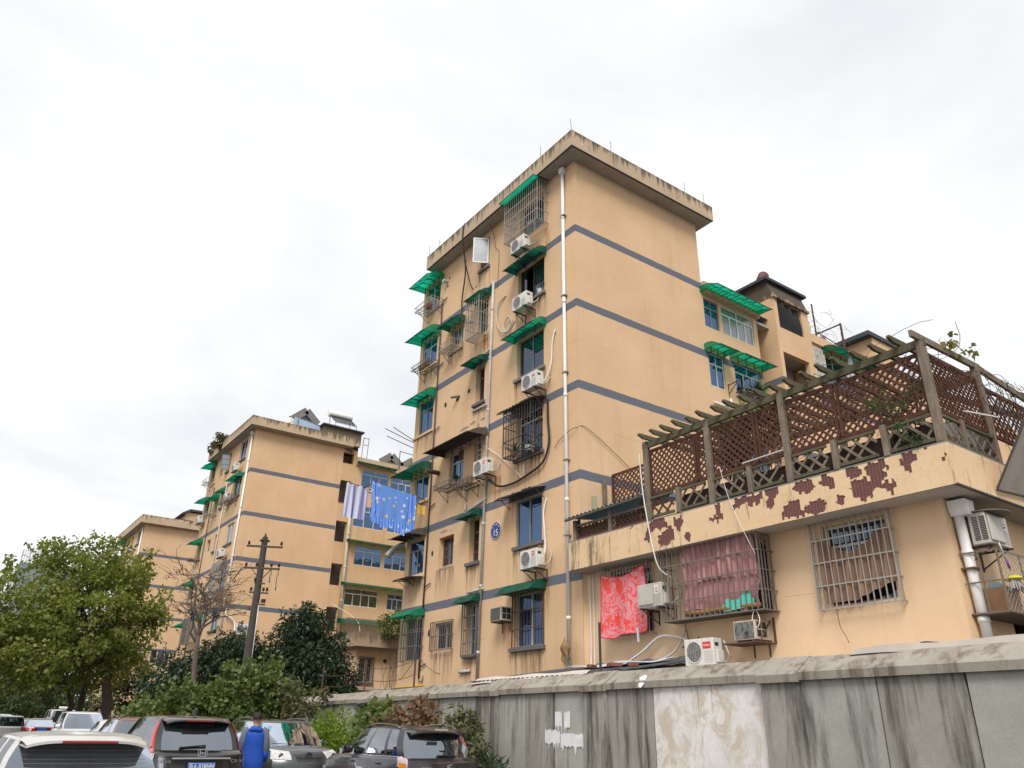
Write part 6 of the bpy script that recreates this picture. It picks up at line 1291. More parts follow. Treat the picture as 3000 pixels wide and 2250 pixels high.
def barbed(label, pts):
    mb = MB(); P = [Vector(p) for p in pts]
    for a, b in zip(P, P[1:]):
        n = max(2, int((b - a).length / .12)); mid = -.10 * (b - a).length / 3
        Q = [a.lerp(b, k / n) + Vector((0, 0, mid * 4 * (k / n) * (1 - k / n))) for k in range(n + 1)]; mb.tube(Q, .007, 3, False)
        for w_ in Q[1:-1]: mb.bar(w_ + Vector((0, -.03, -.025)), w_ + Vector((0, .03, .025)), .006)
    tag(mb.build('barbed_wire', M_RUST), label, 'barbed wire', 'strands of barbed wire on the wall')
barbed('upper strand of barbed wire along the wall', [(11.42, 20.6, 3.45), (11.72, 24.4, 3.45), (12.0, 28.5, 3.4)]); barbed('lower strand of barbed wire along the wall', [(11.42, 20.6, 3.05), (11.72, 24.4, 3.1), (12.0, 28.5, 3.05)]); barbed('loose looping strand of barbed wire beside the black downpipe', [(11.42, 20.6, 3.5), (11.5, 21.6, 2.95), (11.55, 22.4, 3.5)]); barbed('broken strand of barbed wire trailing off toward the right', [(11.42, 20.6, 3.6), (11.3, 19.4, 3.1), (11.2, 18.8, 2.98)])
# ------------------------------------------------------------------ vegetation
def leafmat(name, c, c2, rough=.5, trans=.35, vs_=3.0):
    m, t, b = base_mat(name); t.nodes.remove(b); out = t.nodes['Material Output']; p = wldco(t)
    r_ = node(t, 'ShaderNodeNewGeometry').outputs['Random Per Island']
    o = mix(t, ramp(t, r_, .15, .85), c, c2); o = mix(t, mth(t, 'MULTIPLY', ramp(t, noise(t, p, vs_, 3), .35, .65), .5), o, tuple(x * .55 for x in c))
    df = node(t, 'ShaderNodeBsdfPrincipled', {'Base Color': o, 'Roughness': rough, 'Specular IOR Level': .35}); tl = node(t, 'ShaderNodeBsdfTranslucent', {'Color': mix(t, .5, o, (c[0] * 1.6, c[1] * 1.5, c[2] * .7))})
    s = node(t, 'ShaderNodeMixShader', {0: trans}); t.links.new(df.outputs[0], s.inputs[1]); t.links.new(tl.outputs[0], s.inputs[2]); t.links.new(s.outputs[0], out.inputs[0]); return m
M_BARK = mat('rough brown bark', (.085, .065, .05), .95, var=.7, vscale=7, c2=(.045, .035, .03), bmp=.6, bscale=30); M_BARKG = mat('grey bark', (.15, .125, .105), .95, var=.6, vscale=7, bmp=.4, bscale=30)
L_BIG = leafmat('spade leaves', (.17, .225, .045), (.27, .275, .06), .5, .42); L_DRK = leafmat('dark glossy leaves', (.022, .048, .020), (.035, .062, .026), .35, .15); L_MID = leafmat('mid green shrub leaves', (.12, .17, .045), (.17, .20, .065)); L_BRT = leafmat('fresh hedge leaves', (.13, .24, .022), (.26, .32, .03), .45, .4); L_DEAD = leafmat('withered leaves', (.17, .10, .055), (.23, .15, .09), .8, .2); L_WILT = leafmat('wilting leaves', (.08, .10, .035), (.15, .13, .06), .7, .2); L_RUS = leafmat('russet leaves', (.20, .09, .03), (.26, .16, .03), .7, .3); L_FAR = leafmat('distant foliage', (.065, .095, .035), (.095, .125, .042), .6, .25)
def add_leaf(mb, c, d, L, W, q, droop=.2):
    d = d.normalized(); s = d.cross(Vector((q.uniform(-1, 1), q.uniform(-1, 1), q.uniform(-1, 1))))
    s = s.normalized() if s.length > .01 else d.orthogonal().normalized()
    a = c; m_ = c + d * L * .45; e = c + d * L + Vector((0, 0, -droop * L)); mb.face(a, m_ + s * W * .5, e, m_ - s * W * .5)
def leaf_blob(mb, c, r, n, L, W, q, shell=.55, flat=1.0, up=.25):
    c = Vector(c)
    for i in range(n):
        v = Vector((q.gauss(0, 1), q.gauss(0, 1), q.gauss(0, 1))); v.normalize(); rad = r * (shell + (1 - shell) * q.random() ** .6) * q.uniform(.75, 1.1)
        p = c + Vector((v.x * rad, v.y * rad, v.z * rad * flat)); d = v + Vector((q.gauss(0, .6), q.gauss(0, .6), q.gauss(0, .6) - .1 + up * .3)); s = q.uniform(.5, 1.4); add_leaf(mb, p, d, L * s, W * s, q)
def branch(mb, a, b, r0, r1, q, n=6, wob=.08):
    a, b = Vector(a), Vector(b); L = (b - a).length; pts = [a.lerp(b, k / n) + (Vector((q.gauss(0, 1), q.gauss(0, 1), q.gauss(0, .6))) * wob * L * math.sin(math.pi * k / n)) for k in range(n + 1)]
    mb.tube(pts, [r0 + (r1 - r0) * k / n for k in range(n + 1)], 7); return pts
def tree(name, label, base, fork, lobes, mleaf, mbark, leaf=(.11, .085), per=900, r0=.2, seed=1, twigs=10, group=None, cat='tree', clump=.34, shellp=.8):
    """lobes: (x, y, z, r). trunk > limbs reach every lobe; leaf clumps spread over twig ends so that gaps stay open"""
    q = random.Random(seed); B = Vector(base); t = thing(name, label, cat, base, 0, group); T = Matrix.Translation(-B); F = Vector(fork)
    tb = MB(T); branch(tb, B, F, r0, r0 * .72, q, 7, .03); tb.tube([B, B + Vector((0, 0, .25))], [r0 * 1.5, r0 * 1.02], 9); tb.build('trunk', mbark, t, True)
    bb = MB(T); lf = MB(T)
    for lx, ly, lz, lr in lobes:
        C = Vector((lx, ly, lz)); mid = F.lerp(C, .55) + Vector((0, 0, -.12 * (C - F).length))
        p1 = branch(bb, F + Vector((q.gauss(0, .04), q.gauss(0, .04), 0)), mid, r0 * .42, r0 * .24, q, 5, .05); branch(bb, mid, C, r0 * .24, r0 * .09, q, 5, .06)
        nc = max(6, int(per / 42 * lr ** 2 / 2.2))
        for k in range(nc):
            v = Vector((q.gauss(0, 1), q.gauss(0, 1), q.gauss(0, 1))).normalized(); rad = lr * (shellp * q.random() ** .35 + (1 - shellp)); e = C + Vector((v.x * rad, v.y * rad, v.z * rad * .85))
            if k % 3 == 0: branch(bb, mid.lerp(C, q.uniform(.2, 1)), e, r0 * .075, r0 * .02, q, 4, .06)
            cr_ = clump * q.uniform(.7, 1.35)
            leaf_blob(lf, e, cr_, int(42 * (cr_ / clump) ** 2 * q.uniform(.6, 1.2)), leaf[0], leaf[1], q, .25, .75)
        for k in range(int(7 * lr)):                     # loose sprays break the outline of every lobe
            v = Vector((q.gauss(0, 1), q.gauss(0, 1), q.gauss(.3, 1))).normalized(); st = C + v * lr * .8; e = st + (v + Vector((q.gauss(0, .3), q.gauss(0, .3), .35))) * lr * q.uniform(.25, .5); branch(bb, st, e, r0 * .03, r0 * .012, q, 4, .05)
            for j in range(5): leaf_blob(lf, st.lerp(e, .3 + .17 * j), clump * .22, 5, leaf[0], leaf[1], q, .2)
    bb.build('branches', mbark, t, True); lf.build('crown', mleaf, t); return t
S = 46 / 33
def up(x, z, y=45.3, s=S): return (x * s, y, 1.6 + (z - 1.6) * s)
big = [(*up(3.6, 6.5), 2.01), (*up(4.8, 6.6), 1.72), (*up(5.4, 7.0), 1.15), (*up(3.1, 7.1), 1.03), (*up(2.3, 5.3), 2.18), (*up(6.1, 5.9), 1.26), (*up(6.35, 5.2), 1.15), (*up(5.8, 4.7), 1.49), (*up(4.3, 5.0, 44.0), 2.18), (*up(4.2, 5.0, 46.8), 2.18), (*up(1.0, 4.6), 2.18), (*up(3.0, 3.9, 44.2), 2.07), (*up(1.6, 3.5, 44.8), 1.95), (*up(6.0, 3.7), 1.15), (*up(4.7, 3.7, 46.6), 1.49), (*up(0, 5.0), 2.07), (*up(4.2, 7.4), 0.92), (*up(6.7, 5.45), 0.57)]
tree('broadleaf_tree', 'largest green tree at the left with a forked trunk', (8.05, 45.3, GZ), (7.65, 45.3, 4.7), big, L_BIG, M_BARK, (.17, .14), 1500, .30, 3, clump=.48)
tree('broadleaf_tree', 'leaning dark trunked tree behind the white car at the left', (7.15, 50.0, GZ), (6.75, 50.0, 3.6), [(5.5, 50, 5.0, 2.1), (3.6, 50, 4.6, 2.0), (7.6, 50.5, 5.4, 1.8), (2.6, 50, 4.0, 1.6), (6.4, 50, 4.2, 1.5)], L_FAR, M_BARK, (.15, .12), 1100, .2, 4, group='dark trees behind the car park')
tree('broadleaf_tree', 'second dark trunked tree beside the leaning one', (7.75, 51.5, GZ), (7.7, 51.5, 3.6), [(8.4, 51.5, 5.0, 1.8), (9.9, 51.8, 4.4, 1.5), (6.9, 51.8, 5.4, 1.7)], L_FAR, M_BARK, (.15, .12), 1100, .22, 5, group='dark trees behind the car park')
for i, (x, y, h, r_, l) in enumerate(((6.2, 79, 4.2, 2.8, 'round dark tree at the left edge of the picture'), (9.6, 77, 4.0, 2.6, 'dark round tree behind the row of far cars'), (11.4, 52.5, 3.4, 1.9, 'dark bushy tree left of the bare tree'))):
    tree('dark_tree', l, (x, y, GZ), (x, y, 1.8), [(x, y, h, r_), (x - 1.5, y + .4, h - .5, r_ * .8), (x + 1.5, y - .3, h - .7, r_ * .8), (x, y, 1.9, r_ * .9)], L_FAR if i != 2 else L_DRK, M_BARK, (.17, .12), 900, .15, 10 + i, group='dark trees behind the car park')
ever = [(14.6, 37.2, 5.9, 1.0), (13.9, 37.3, 5.1, 1.35), (15.3, 37, 4.9, 1.25), (14.7, 36.6, 4.0, 1.6), (16.0, 36.6, 3.7, 1.1), (13.4, 37.4, 3.9, 1.4), (15.2, 36.4, 2.9, 1.4), (16.4, 36.4, 2.9, .7), (13.6, 37.0, 2.8, 1.4), (14.4, 37.1, 6.5, .55), (14.8, 37.2, 6.6, .4)]
tree('evergreen_tree', 'dense dark evergreen tree between the pole and the stained balcony', (14.6, 37.0, GZ), (14.6, 37.0, 2.4), ever, L_DRK, M_BARK, (.22, .08), 3600, .16, 6, clump=.38)
dark2 = [(11.9, 38.6, 4.9, 1.15), (11.0, 38.8, 4.5, 1.2), (12.6, 38.3, 4.3, 1.1), (10.2, 39, 3.7, 1.2), (11.6, 38.4, 3.3, 1.5), (9.2, 39.2, 3.4, 1.2), (12.8, 38, 3.0, 1.2)]
tree('evergreen_tree', 'lower dark evergreen at the foot of the utility pole', (11.3, 38.6, GZ), (11.3, 38.6, 1.9), dark2, L_DRK, M_BARK, (.20, .08), 3000, .13, 8, clump=.36)
# bare tree with a few russet leaves
def bare_tree():
    q = random.Random(12); s = 36 / 27
    P = lambda x, z, y=34.8: Vector((x * s, y, 1.6 + (z - 1.6) * s))
    base = Vector((9.05, 34.8, GZ)); t = thing('bare_tree', 'slender bare tree with a few russet leaves before the second block', 'tree', base); T = Matrix.Translation(-base)
    tb = MB(T); f1 = P(6.72, 4.2); branch(tb, base, f1, .13, .10, q, 8, .02); tb.build('trunk', M_BARKG, t, True)
    tb2 = MB(T); f0 = P(6.80, 3.3); bb = MB(T); lf = MB(T)
    ends = [P(6.45, 5.6), P(6.95, 5.4), P(7.3, 4.9), P(6.2, 4.9, 34.4), P(6.9, 6.1, 35.2), P(6.55, 5.0, 35.5)]
    for e in ends:
        branch(bb, f1.lerp(f0, q.random() * .6), e, .062, .026, q, 6, .05)
        for k in range(8):
            d = Vector((q.uniform(-1.1, 1.1), q.uniform(-.8, .8), q.uniform(.05, 1.0))) * q.uniform(.7, 1.35); st = e.lerp(f1, q.uniform(0, .45)); m_ = st + d; branch(bb, st, m_, .022, .012, q, 5, .09)
            for j in range(5):
                d2 = (d.normalized() + Vector((q.gauss(0, .7), q.gauss(0, .7), q.gauss(0, .5)))) * q.uniform(.3, .75); s2 = st.lerp(m_, q.uniform(.35, 1)); e2 = s2 + d2; branch(bb, s2, e2, .011, .006, q, 4, .10)
                if q.random() < .22: leaf_blob(lf, e2, .10, 7, .11, .07, q, .2)
    bb.build('branches', M_BARKG, t, True); lf.build('leaves', L_RUS, t)
bare_tree()
def bush(name, label, blobs, mleaf, leaf=(.08, .04), dens=520, seed=1, stems=8, group=None, cat='shrub', mbark=None, clump=.16, base=None):
    q = random.Random(seed); cx = sum(b[0] for b in blobs) / len(blobs); cy = sum(b[1] for b in blobs) / len(blobs); B = Vector((cx, cy, GZ + .08)) if base is None else Vector(base)
    t = thing(name, label, cat, B, 0, group); T = Matrix.Translation(-B); sm = MB(T); lf = MB(T)
    for x, y, z, r_ in blobs:
        for k in range(stems): v = Vector((q.gauss(0, .5), q.gauss(0, .5), q.uniform(0, .8))); branch(sm, B + Vector(((x - cx) * .6 + q.gauss(0, .08), (y - cy) * .6 + q.gauss(0, .08), 0)), Vector((x, y, z)) + v * r_, .014, .005, q, 4, .05)
        nc = max(5, int(dens / 22 * r_ * r_ / .16))
        for k in range(nc):
            v = Vector((q.gauss(0, 1), q.gauss(0, 1), q.gauss(0, 1))).normalized() * r_ * q.random() ** .3; e = Vector((x, y, z)) + v
            if e.z < GZ + .12: continue
            leaf_blob(lf, e, clump, 22, leaf[0], leaf[1], q, .2, .9, 1.2)
        for k in range(int(10 * r_ / .5)):
            v = Vector((q.gauss(0, .8), q.gauss(0, .8), abs(q.gauss(.5, .6)))).normalized(); st = Vector((x, y, z)) + v * r_ * .75; e = st + (v + Vector((0, 0, .5))) * r_ * q.uniform(.3, .7); branch(sm, st, e, .007, .003, q, 3, .05)
            for j in range(4): leaf_blob(lf, st.lerp(e, .3 + .23 * j), clump * .3, 4, leaf[0], leaf[1], q, .2)
    sm.build('stems', mbark or M_BARK, t, True); lf.build('leaves', mleaf, t); return t
bush('hedge_shrub', 'bright yellow green hedge clump behind the grey car', [(9.7, 22.6, 1.35, .5), (9.7, 21.8, 1.5, .55), (9.6, 21.2, 1.35, .5), (9.7, 22.2, .8, .6), (9.7, 21.2, .7, .6), (9.6, 20.6, 1.2, .45), (9.6, 20.3, .8, .5)], L_BRT, (.085, .042), 620, 1)
bush('hedge_shrub', 'bright green shrub low behind the dark hatchback', [(9.5, 19.5, .95, .5), (9.5, 18.8, .9, .5), (9.55, 17.6, 1.25, .42), (9.5, 16.6, 1.15, .45), (9.5, 15.9, 1.2, .4)], L_BRT, (.085, .042), 520, 2)
bush('broad_leaf_shrub', 'broad leaved green plant against the wall between the hedge and the dead pile', [(9.95, 20.3, 1.75, .32), (9.9, 19.6, 1.85, .34), (9.9, 19.0, 1.75, .3), (9.8, 19.8, 1.35, .4)], L_MID, (.17, .15), 420, 3, clump=.2)
bush('dead_leaf_pile', 'brown heap of withered cut branches against the wall', [(9.75, 18.4, 1.45, .45), (9.8, 17.6, 1.7, .42), (9.75, 17.0, 1.5, .45), (9.7, 18.0, 1.0, .6), (9.85, 17.5, 2.05, .18), (9.7, 16.8, 1.1, .5)], L_DEAD, (.15, .075), 520, 4, 14, clump=.18)
bush('wilting_shrub', 'half wilted shrub with curled leaves beside the dark hatchback roof', [(9.7, 15.7, 1.55, .30), (9.7, 15.2, 1.6, .3), (9.65, 14.75, 1.4, .26), (9.6, 14.5, 1.05, .3)], L_WILT, (.15, .055), 420, 5, 10, clump=.16)
bush('low_strap_plant', 'strap leaved plant at the foot of the wall right of the hatchback', [(9.55, 13.9, .75, .3), (9.6, 13.5, .6, .28)], L_DRK, (.28, .03), 300, 6)
bush('ivy', 'ivy patch climbing the wall panel behind the hedge', [(11.18, 23.1, 2.1, .2), (11.2, 23.2, 1.8, .18)], L_DRK, (.09, .08), 900, 7, 3, clump=.1)
bush('leafy_shrub', 'tall light green shrub at the left end of the wall', [(9.3, 28.6, 2.6, .8), (9.9, 28.3, 2.9, .7), (8.6, 28.9, 2.2, .8), (10.4, 28.0, 2.5, .6), (9.3, 28.5, 1.5, .9), (10.2, 28.1, 1.5, .8), (9.0, 28.8, 3.1, .45)], L_MID, (.15, .12), 300, 8, 6, clump=.26)
bush('leafy_shrub', 'wide light green shrub behind the dark estate car', [(7.4, 29.3, 1.9, .75), (8.0, 29.2, 2.15, .65), (6.8, 29.5, 1.7, .7), (7.6, 29.2, 1.2, .8), (6.2, 29.8, 1.6, .6)], L_MID, (.15, .12), 300, 9, 6, clump=.26)
bush('leafy_shrub', 'sparse upright shrub with visible stems before the wall end', [(10.6, 26.6, 1.9, .5), (10.9, 26.2, 2.5, .35), (10.3, 26.9, 2.6, .4), (10.5, 26.5, 1.2, .5)], L_WILT, (.12, .08), 240, 10, 10, clump=.2)
bush('hedge_shrub', 'yellow green hedge along the foot of the left end of the wall', [(10.3, 25.2, 1.3, .45), (10.2, 24.4, 1.2, .45), (9.9, 23.8, 1.0, .4), (10.4, 26.2, 1.2, .4)], L_BRT, (.085, .042), 520, 12)
for i, (x, y, l) in enumerate(((6.3, 72, 'low bright hedge behind the dark saloon cars'), (9.0, 43.2, 'low bright hedge above the red hatchback'), (8.9, 70, 'low bright hedge behind the white van'))):
    bush('hedge_shrub', l, [(x, y, 1.35, .55), (x + .9, y, 1.3, .5), (x - .9, y, 1.25, .5), (x + .2, y, .7, .8)], L_BRT, (.12, .06), 360, 14 + i, 5, clump=.22)
# far wood behind everything at the left
q = random.Random(77); mb = MB()
for k in range(420):
    x = q.uniform(2, 13.3); y = q.uniform(86, 92) if x > 13 else q.uniform(68 + 14 * (x < 12), 90); z = q.uniform(.5, 5.0 + .6 * math.sin(x * 1.7)); leaf_blob(mb, (x, y, z), .75, 22, .34, .26, q, .3)
o = mb.build('far_wood', L_FAR); o['kind'] = 'stuff'; o['label'] = 'band of dark foliage far behind the car park'; o['category'] = 'foliage'
# climbers on the pergola
q = random.Random(31); t = thing('climbing_vine', 'dry twining vine over the pergola rafters', 'vine', (13.3, 9.0, 8.2)); T = Matrix.Translation((-13.3, -9.0, -8.2)); mb = MB(T); lf = MB(T)
for k in range(190):
    y = q.uniform(6.2, 12.4) if k % 3 else q.uniform(5.9, 7.5); x = q.uniform(13.3, 15.4); z = q.uniform(7.7, 8.3); pts = [Vector((x, y, z))]
    d_ = Vector((q.gauss(0, .06), q.gauss(0, .12), q.gauss(-.03, .02)))
    for j in range(10): d_ = d_ * .8 + Vector((q.gauss(0, .035), q.gauss(0, .045), q.gauss(-.004, .03))); pts.append(pts[-1] + d_)
    mb.tube(pts, .006, 3, False)
for k in range(60):
    x = q.uniform(15.2, 17.5); pts = [Vector((x, 5.8, q.uniform(7.4, 8.4)))]
    d_ = Vector((q.gauss(0, .1), q.gauss(0, .02), q.gauss(-.06, .02)))
    for j in range(10): d_ = d_ * .8 + Vector((q.gauss(0, .04), q.gauss(0, .02), q.gauss(-.018, .03))); pts.append(pts[-1] + d_)
    mb.tube(pts, .006, 3, False)
mb.build('stems', mat('dry vine', (0.10, 0.07, 0.045), .95), t)
for c, r_, n in (((14.2, 5.75, 8.5), .16, 16), ((14.5, 5.75, 8.35), .14, 12), ((15.2, 5.8, 8.6), .15, 16)): leaf_blob(lf, c, r_, n, .13, .11, q, .2)
lf.build('leaves', leafmat('vine leaves', (.14, .17, .03), (.2, .13, .04)), t)
bush('terrace_shrub', 'small leafed shrub growing through the lattice near the corner post', [(13.25, 6.75, 7.25, .26), (13.3, 6.5, 7.05, .22), (13.2, 6.4, 6.55, .2), (13.18, 6.3, 6.38, .17), (13.4, 6.2, 7.35, .2)], L_LF if False else leafmat('terrace leaves', (.055, .115, .03), (.10, .16, .04)), (.055, .03), 420, 33, 5, base=(13.5, 6.5, PZ), clump=.12)
bush('terrace_shrub', 'dark leafy shrub behind the second lattice panel', [(14.0, 10.6, 7.7, .4), (14.1, 10.1, 7.95, .35), (13.9, 10.9, 7.4, .3), (14.0, 9.7, 8.1, .3)], L_DRK, (.13, .05), 300, 34, 6, base=(14.0, 10.5, PZ), clump=.2)
bush('terrace_shrub', 'bright strappy plant poking above the pergola rafters', [(14.3, 11.0, 8.45, .22), (14.4, 10.6, 8.5, .2)], L_BRT, (.16, .035), 200, 35, 5, base=(14.3, 10.9, PZ), clump=.16)
bush('roof_plant', 'straggly plants spilling over the parapet of the second block', [(13.3, 54.4, 20.2, .45), (13.3, 55.8, 19.9, .4), (13.25, 56.3, 20.3, .3), (13.2, 53.7, 20.1, .35), (13.15, 53.9, 19.6, .25)], L_WILT, (.16, .09), 260, 36, 5, base=(13.6, 54.5, 19.9), clump=.22)
bush('garden_tree', 'leafy young tree rising beside the barred balcony', [(19.6, 38.4, 6.6, .55), (20.2, 38.2, 7.0, .45), (20.5, 38.0, 6.4, .5), (20.9, 38.3, 7.5, .3)], L_MID, (.18, .08), 260, 37, 6, base=(20.2, 38.3, GZ), clump=.26)
# ------------------------------------------------------------------ cars
def paint(name, c, metal=.3, rough=.3, dust=.25):
    m, t, b = base_mat(name); p = wldco(t)
    o = mix(t, mth(t, 'MULTIPLY', ramp(t, noise(t, p, 3, 5), .35, .7), dust), c, (.34, .31, .27)); t.links.new(o, b.inputs['Base Color'])
    b.inputs['Metallic'].default_value = metal; b.inputs['Roughness'].default_value = rough; b.inputs['Coat Weight'].default_value = .55; b.inputs['Coat Roughness'].default_value = .06
    return m
M_TYRE = mat('tyre rubber', (.02, .02, .02), .85); M_RIM = mat('alloy rim', (.45, .45, .46), .3, metal=.8); M_TRIM = mat('black trim plastic', (.018, .018, .019), .5); M_CHR = mat('chrome', (.75, .75, .76), .12, metal=1.0)
M_TAIL = mat('red tail lamp', (.42, .012, .016), .12, spec=.7, coat=.6); M_CLEAR = mat('clear lamp lens', (.60, .60, .60), .12, spec=.8, var=.6, vscale=18, c2=(.30, .30, .31), coat=.7); M_AMB = mat('amber lens', (.60, .20, .02), .2); M_SEAT = mat('grey car seat', (.10, .10, .105), .9); M_PLB = mat('plate blue', (.015, .09, .42), .4)
M_TLC = mat('pinkish lamp lens', (.42, .27, .26), .15, spec=.8, var=.5, vscale=18, c2=(.55, .5, .5), coat=.7)
HF, HS, HR = 5, 22, 6
def half(yf, yr, wf, wm, wr, bf, br, zf=None):
    pts = []
    for i in range(HF): u = i / HF; pts.append((wf * u, yf - bf * u ** 2.6))
    for i in range(HS + 1): v = i / HS; pts.append((wf + (wr - wf) * v + (wm - (wf + wr) / 2) * math.sin(math.pi * v) ** .8, (yf - bf) + (yr + br - yf + bf) * v))
    for i in range(1, HR + 1): u = 1 - i / HR; pts.append((wr * u, yr + br * u ** 2.6))
    return [(x, y, zf(x, y) if callable(zf) else zf) for x, y in pts]
NH = HF + HS + HR + 1
def car(name, label, loc, rz, spec, m, group='parked cars', plate=None, rails=False, glass=None, details=(), kindword='car'):
    """stacked outlines from sill to roof; windows, lamps and trim are cut from that skin"""
    L, W, H = spec['L'], spec['W'], spec['H']; hw = W / 2; yF, yB = L / 2, -L / 2
    belt, hood = spec.get('belt', .95), spec.get('hood', .95); ws, rs = spec['ws'], spec['rs']       # windscreen base / rear glass base as y
    rf, rb = spec['rf'], spec['rb']                                                                  # roof front / roof rear as y
    nose = spec.get('nose', .72); deck = spec.get('deck', belt); tum = spec.get('tum', .20)
    def zsh(x, y):
        if y > ws: u = min(1, (y - ws) / (yF - ws)); return hood + (nose - hood) * u ** 2.0
        if y < rs: u = min(1, (rs - y) / max(.01, rs - yB)); return belt + (deck - belt) * u
        return belt + (hood - belt) * max(0, (y - rs) / (ws - rs)) ** 2
    loops = [half(yF - .10, yB + .10, hw - .16, hw - .07, hw - .16, .16, .12, .20),
             half(yF - .03, yB + .02, hw - .12, hw - .02, hw - .12, .20, .14, .38),
             half(yF, yB, hw - .11, hw, hw - .11, .24, .16, .58),
             half(yF - .03, yB + .03, hw - .12, hw - .01, hw - .12, .26, .17, lambda x, y: min(zsh(x, y) - .05, .80)),
             half(yF - .09, yB + spec.get('tb', .08), hw - .14, hw - .035, hw - .13, .28, .18, lambda x, y: zsh(x, y)),
             half((yF + ws) / 2 + .02, (yB + rs) / 2, hw - .17, hw - .075, hw - .15, .20, .16, lambda x, y: zsh(x, y) + .035 + .03 * (1 - (x / hw) ** 2)),
             half(ws, rs, hw - .17, hw - .10, hw - .17, .20, .10, lambda x, y: zsh(x, y) + .05 + (.02 * (1 - (x / hw) ** 2) if y > ws - .25 else 0))]
    gb = loops[-1]; zr = H - .06; top = half(rf, rb, hw - tum - .10, hw - tum, hw - tum - .08, .13, .08, lambda x, y: zr - spec.get('rise', .03) * abs((y - (rf + rb) / 2) / ((rf - rb) / 2)) ** 2)
    nrow = 5; glass0 = len(loops) - 1
    for k in range(1, nrow + 1):
        f = k / nrow; e = f + .10 * math.sin(math.pi * f)
        loops.append([tuple(a[i] + (b_[i] - a[i]) * (e if i < 2 and False else f) + (0 if i != 0 else .035 * math.sin(math.pi * f)) for i in range(3)) for a, b_ in zip(gb, top)])
    def shrink(s, dz): return [(x * s, (rf + rb) / 2 + (y - (rf + rb) / 2) * (1 - (1 - s) * .8), z + dz) for x, y, z in top]
    loops += [[(x * .965, y + (.03 if y < rb + .2 else (-.03 if y > rf - .2 else 0)), z + .028) for x, y, z in top], shrink(.78, .050), shrink(.45, .062), shrink(.12, .066), shrink(.0, .066)]
    glassr = range(glass0, glass0 + nrow)
    i0 = HF; pil = spec['pillars']                       # list of (start, end) side indices that are glass
    front = range(0, HF); rear = range(HF + HS + 1, NH - 1)
    def region(h, l):
        if l not in glassr: return 'body'
        if h < HF: return 'windscreen'
        if h >= HF + HS + spec.get('rskip', 0): 
            r0 = glass0 + spec.get('rglass0', 0); return 'rear_window' if l >= r0 and l < glass0 + nrow - spec.get('rglass1', 0) else 'body'
        if l in (glass0 + nrow - 1,) and False: return 'body'
        for n, (a, b) in enumerate(pil):
            if i0 + a <= h < i0 + b: return 'side%d' % n
        return 'body'
    t = thing(name, label, kindword, loc, rz, group)
    bm = {}
    def getmb(k):
        if k not in bm: bm[k] = (MB(), {})
        return bm[k]
    for l in range(len(loops) - 1):
        for h in range(NH - 1):
            r_ = region(h, l)
            for sd in (1, -1):
                key = r_ if not r_.startswith('side') else r_ + ('R' if sd > 0 else 'L')
                mb, ix = getmb(key); q4 = []
                for hh, ll in ((h, l), (h + 1, l), (h + 1, l + 1), (h, l + 1)):
                    kk = (hh, ll, sd if 0 < hh < NH - 1 else 0)
                    if kk not in ix: p = loops[ll][hh]; ix[kk] = len(mb.v); mb.v.append((p[0] * sd, p[1], p[2]))
                    q4.append(ix[kk])
                mb.f.append(tuple(q4 if sd > 0 else q4[::-1])); mb.mi.append(0)
    gl = glass or M_CAR
    for key, (mb, ix) in bm.items():
        if key == 'body': mb.box(-hw + .2, hw - .2, yB + .3, yF - .3, .17, .21); body = mb.build('body', m, t, 38)
        else: mb.build({'windscreen': 'windscreen', 'rear_window': 'rear_window'}.get(key, 'side_window'), gl if key in ('windscreen',) else spec.get('sglass', gl) if key.startswith('side') else spec.get('rglass', gl), t, True)
    def surf(h, l, sd=1, off=0.0):
        h0 = min(int(h), NH - 2); l0 = min(int(l), len(loops) - 2); u, v = h - h0, l - l0
        A, B_, C, D_ = (Vector(loops[l0][h0]), Vector(loops[l0][h0 + 1]), Vector(loops[l0 + 1][h0 + 1]), Vector(loops[l0 + 1][h0]))
        p = (A * (1 - u) + B_ * u) * (1 - v) + (D_ * (1 - u) + C * u) * v; n = (B_ - A + C - D_).cross(D_ - A + C - B_)
        if n.length > 1e-9:
            n.normalize()
            if n.dot(Vector((p.x, p.y, .3))) < 0: n = -n
            p = p + n * off
        return Vector((p.x * sd, p.y, p.z))
    def patch(nm, h0, h1, l0, l1, mm, off=.008, sides=(1, -1), nu=8, nv=6, parent=None):
        for sd in sides:
            mb = MB(); mb.grid(lambda u, v: surf(h0 + (h1 - h0) * u, l0 + (l1 - l0) * v, sd, off), nu, nv)
            mb.build(nm, mm, parent or t, True)
    t['_'] = 0; del t['_']
    # cabin
    mb = MB()
    for x in (-.36, .36):
        for y in (ws - 1.15, rs + .75): mb.bbox(x - .22, x + .22, y - .28, y + .2, .35, .62, .04); mb.bbox(x - .22, x + .22, y - .36, y - .22, .6, belt + .12, .04); mb.bbox(x - .12, x + .12, y - .36, y - .26, belt + .13, belt + .30, .03)
    mb.bbox(-hw + .22, hw - .22, ws - .42, ws - .05, .6, hood + .02, .04); mb.build('seats', M_SEAT, t)
    # wheels
    for y in (yF - spec.get('fo', .85), yB + spec.get('ro', .80)):
        for sd in (1, -1):
            w_ = MB().lathe([(.19, -.10), (.30, -.10), (.315, -.07), (.315, .07), (.30, .10), (.19, .10)], (sd * (hw - .13), y, .315), 24, 'x').build('wheel', M_TYRE, t, 40); MB().lathe([(0, .02), (.05, .03), (.17, .01), (.195, .02)] if sd > 0 else [(0, -.02), (.05, -.03), (.17, -.01), (.195, -.02)], (sd * (hw - .05), y, .315), 18, 'x').build('rim', M_RIM, w_, 40)
            MB().lathe([(.325, 0), (.38, .0)], (sd * (hw + .004), y, .315), 24, 'x').build('arch', M_TRIM, t)
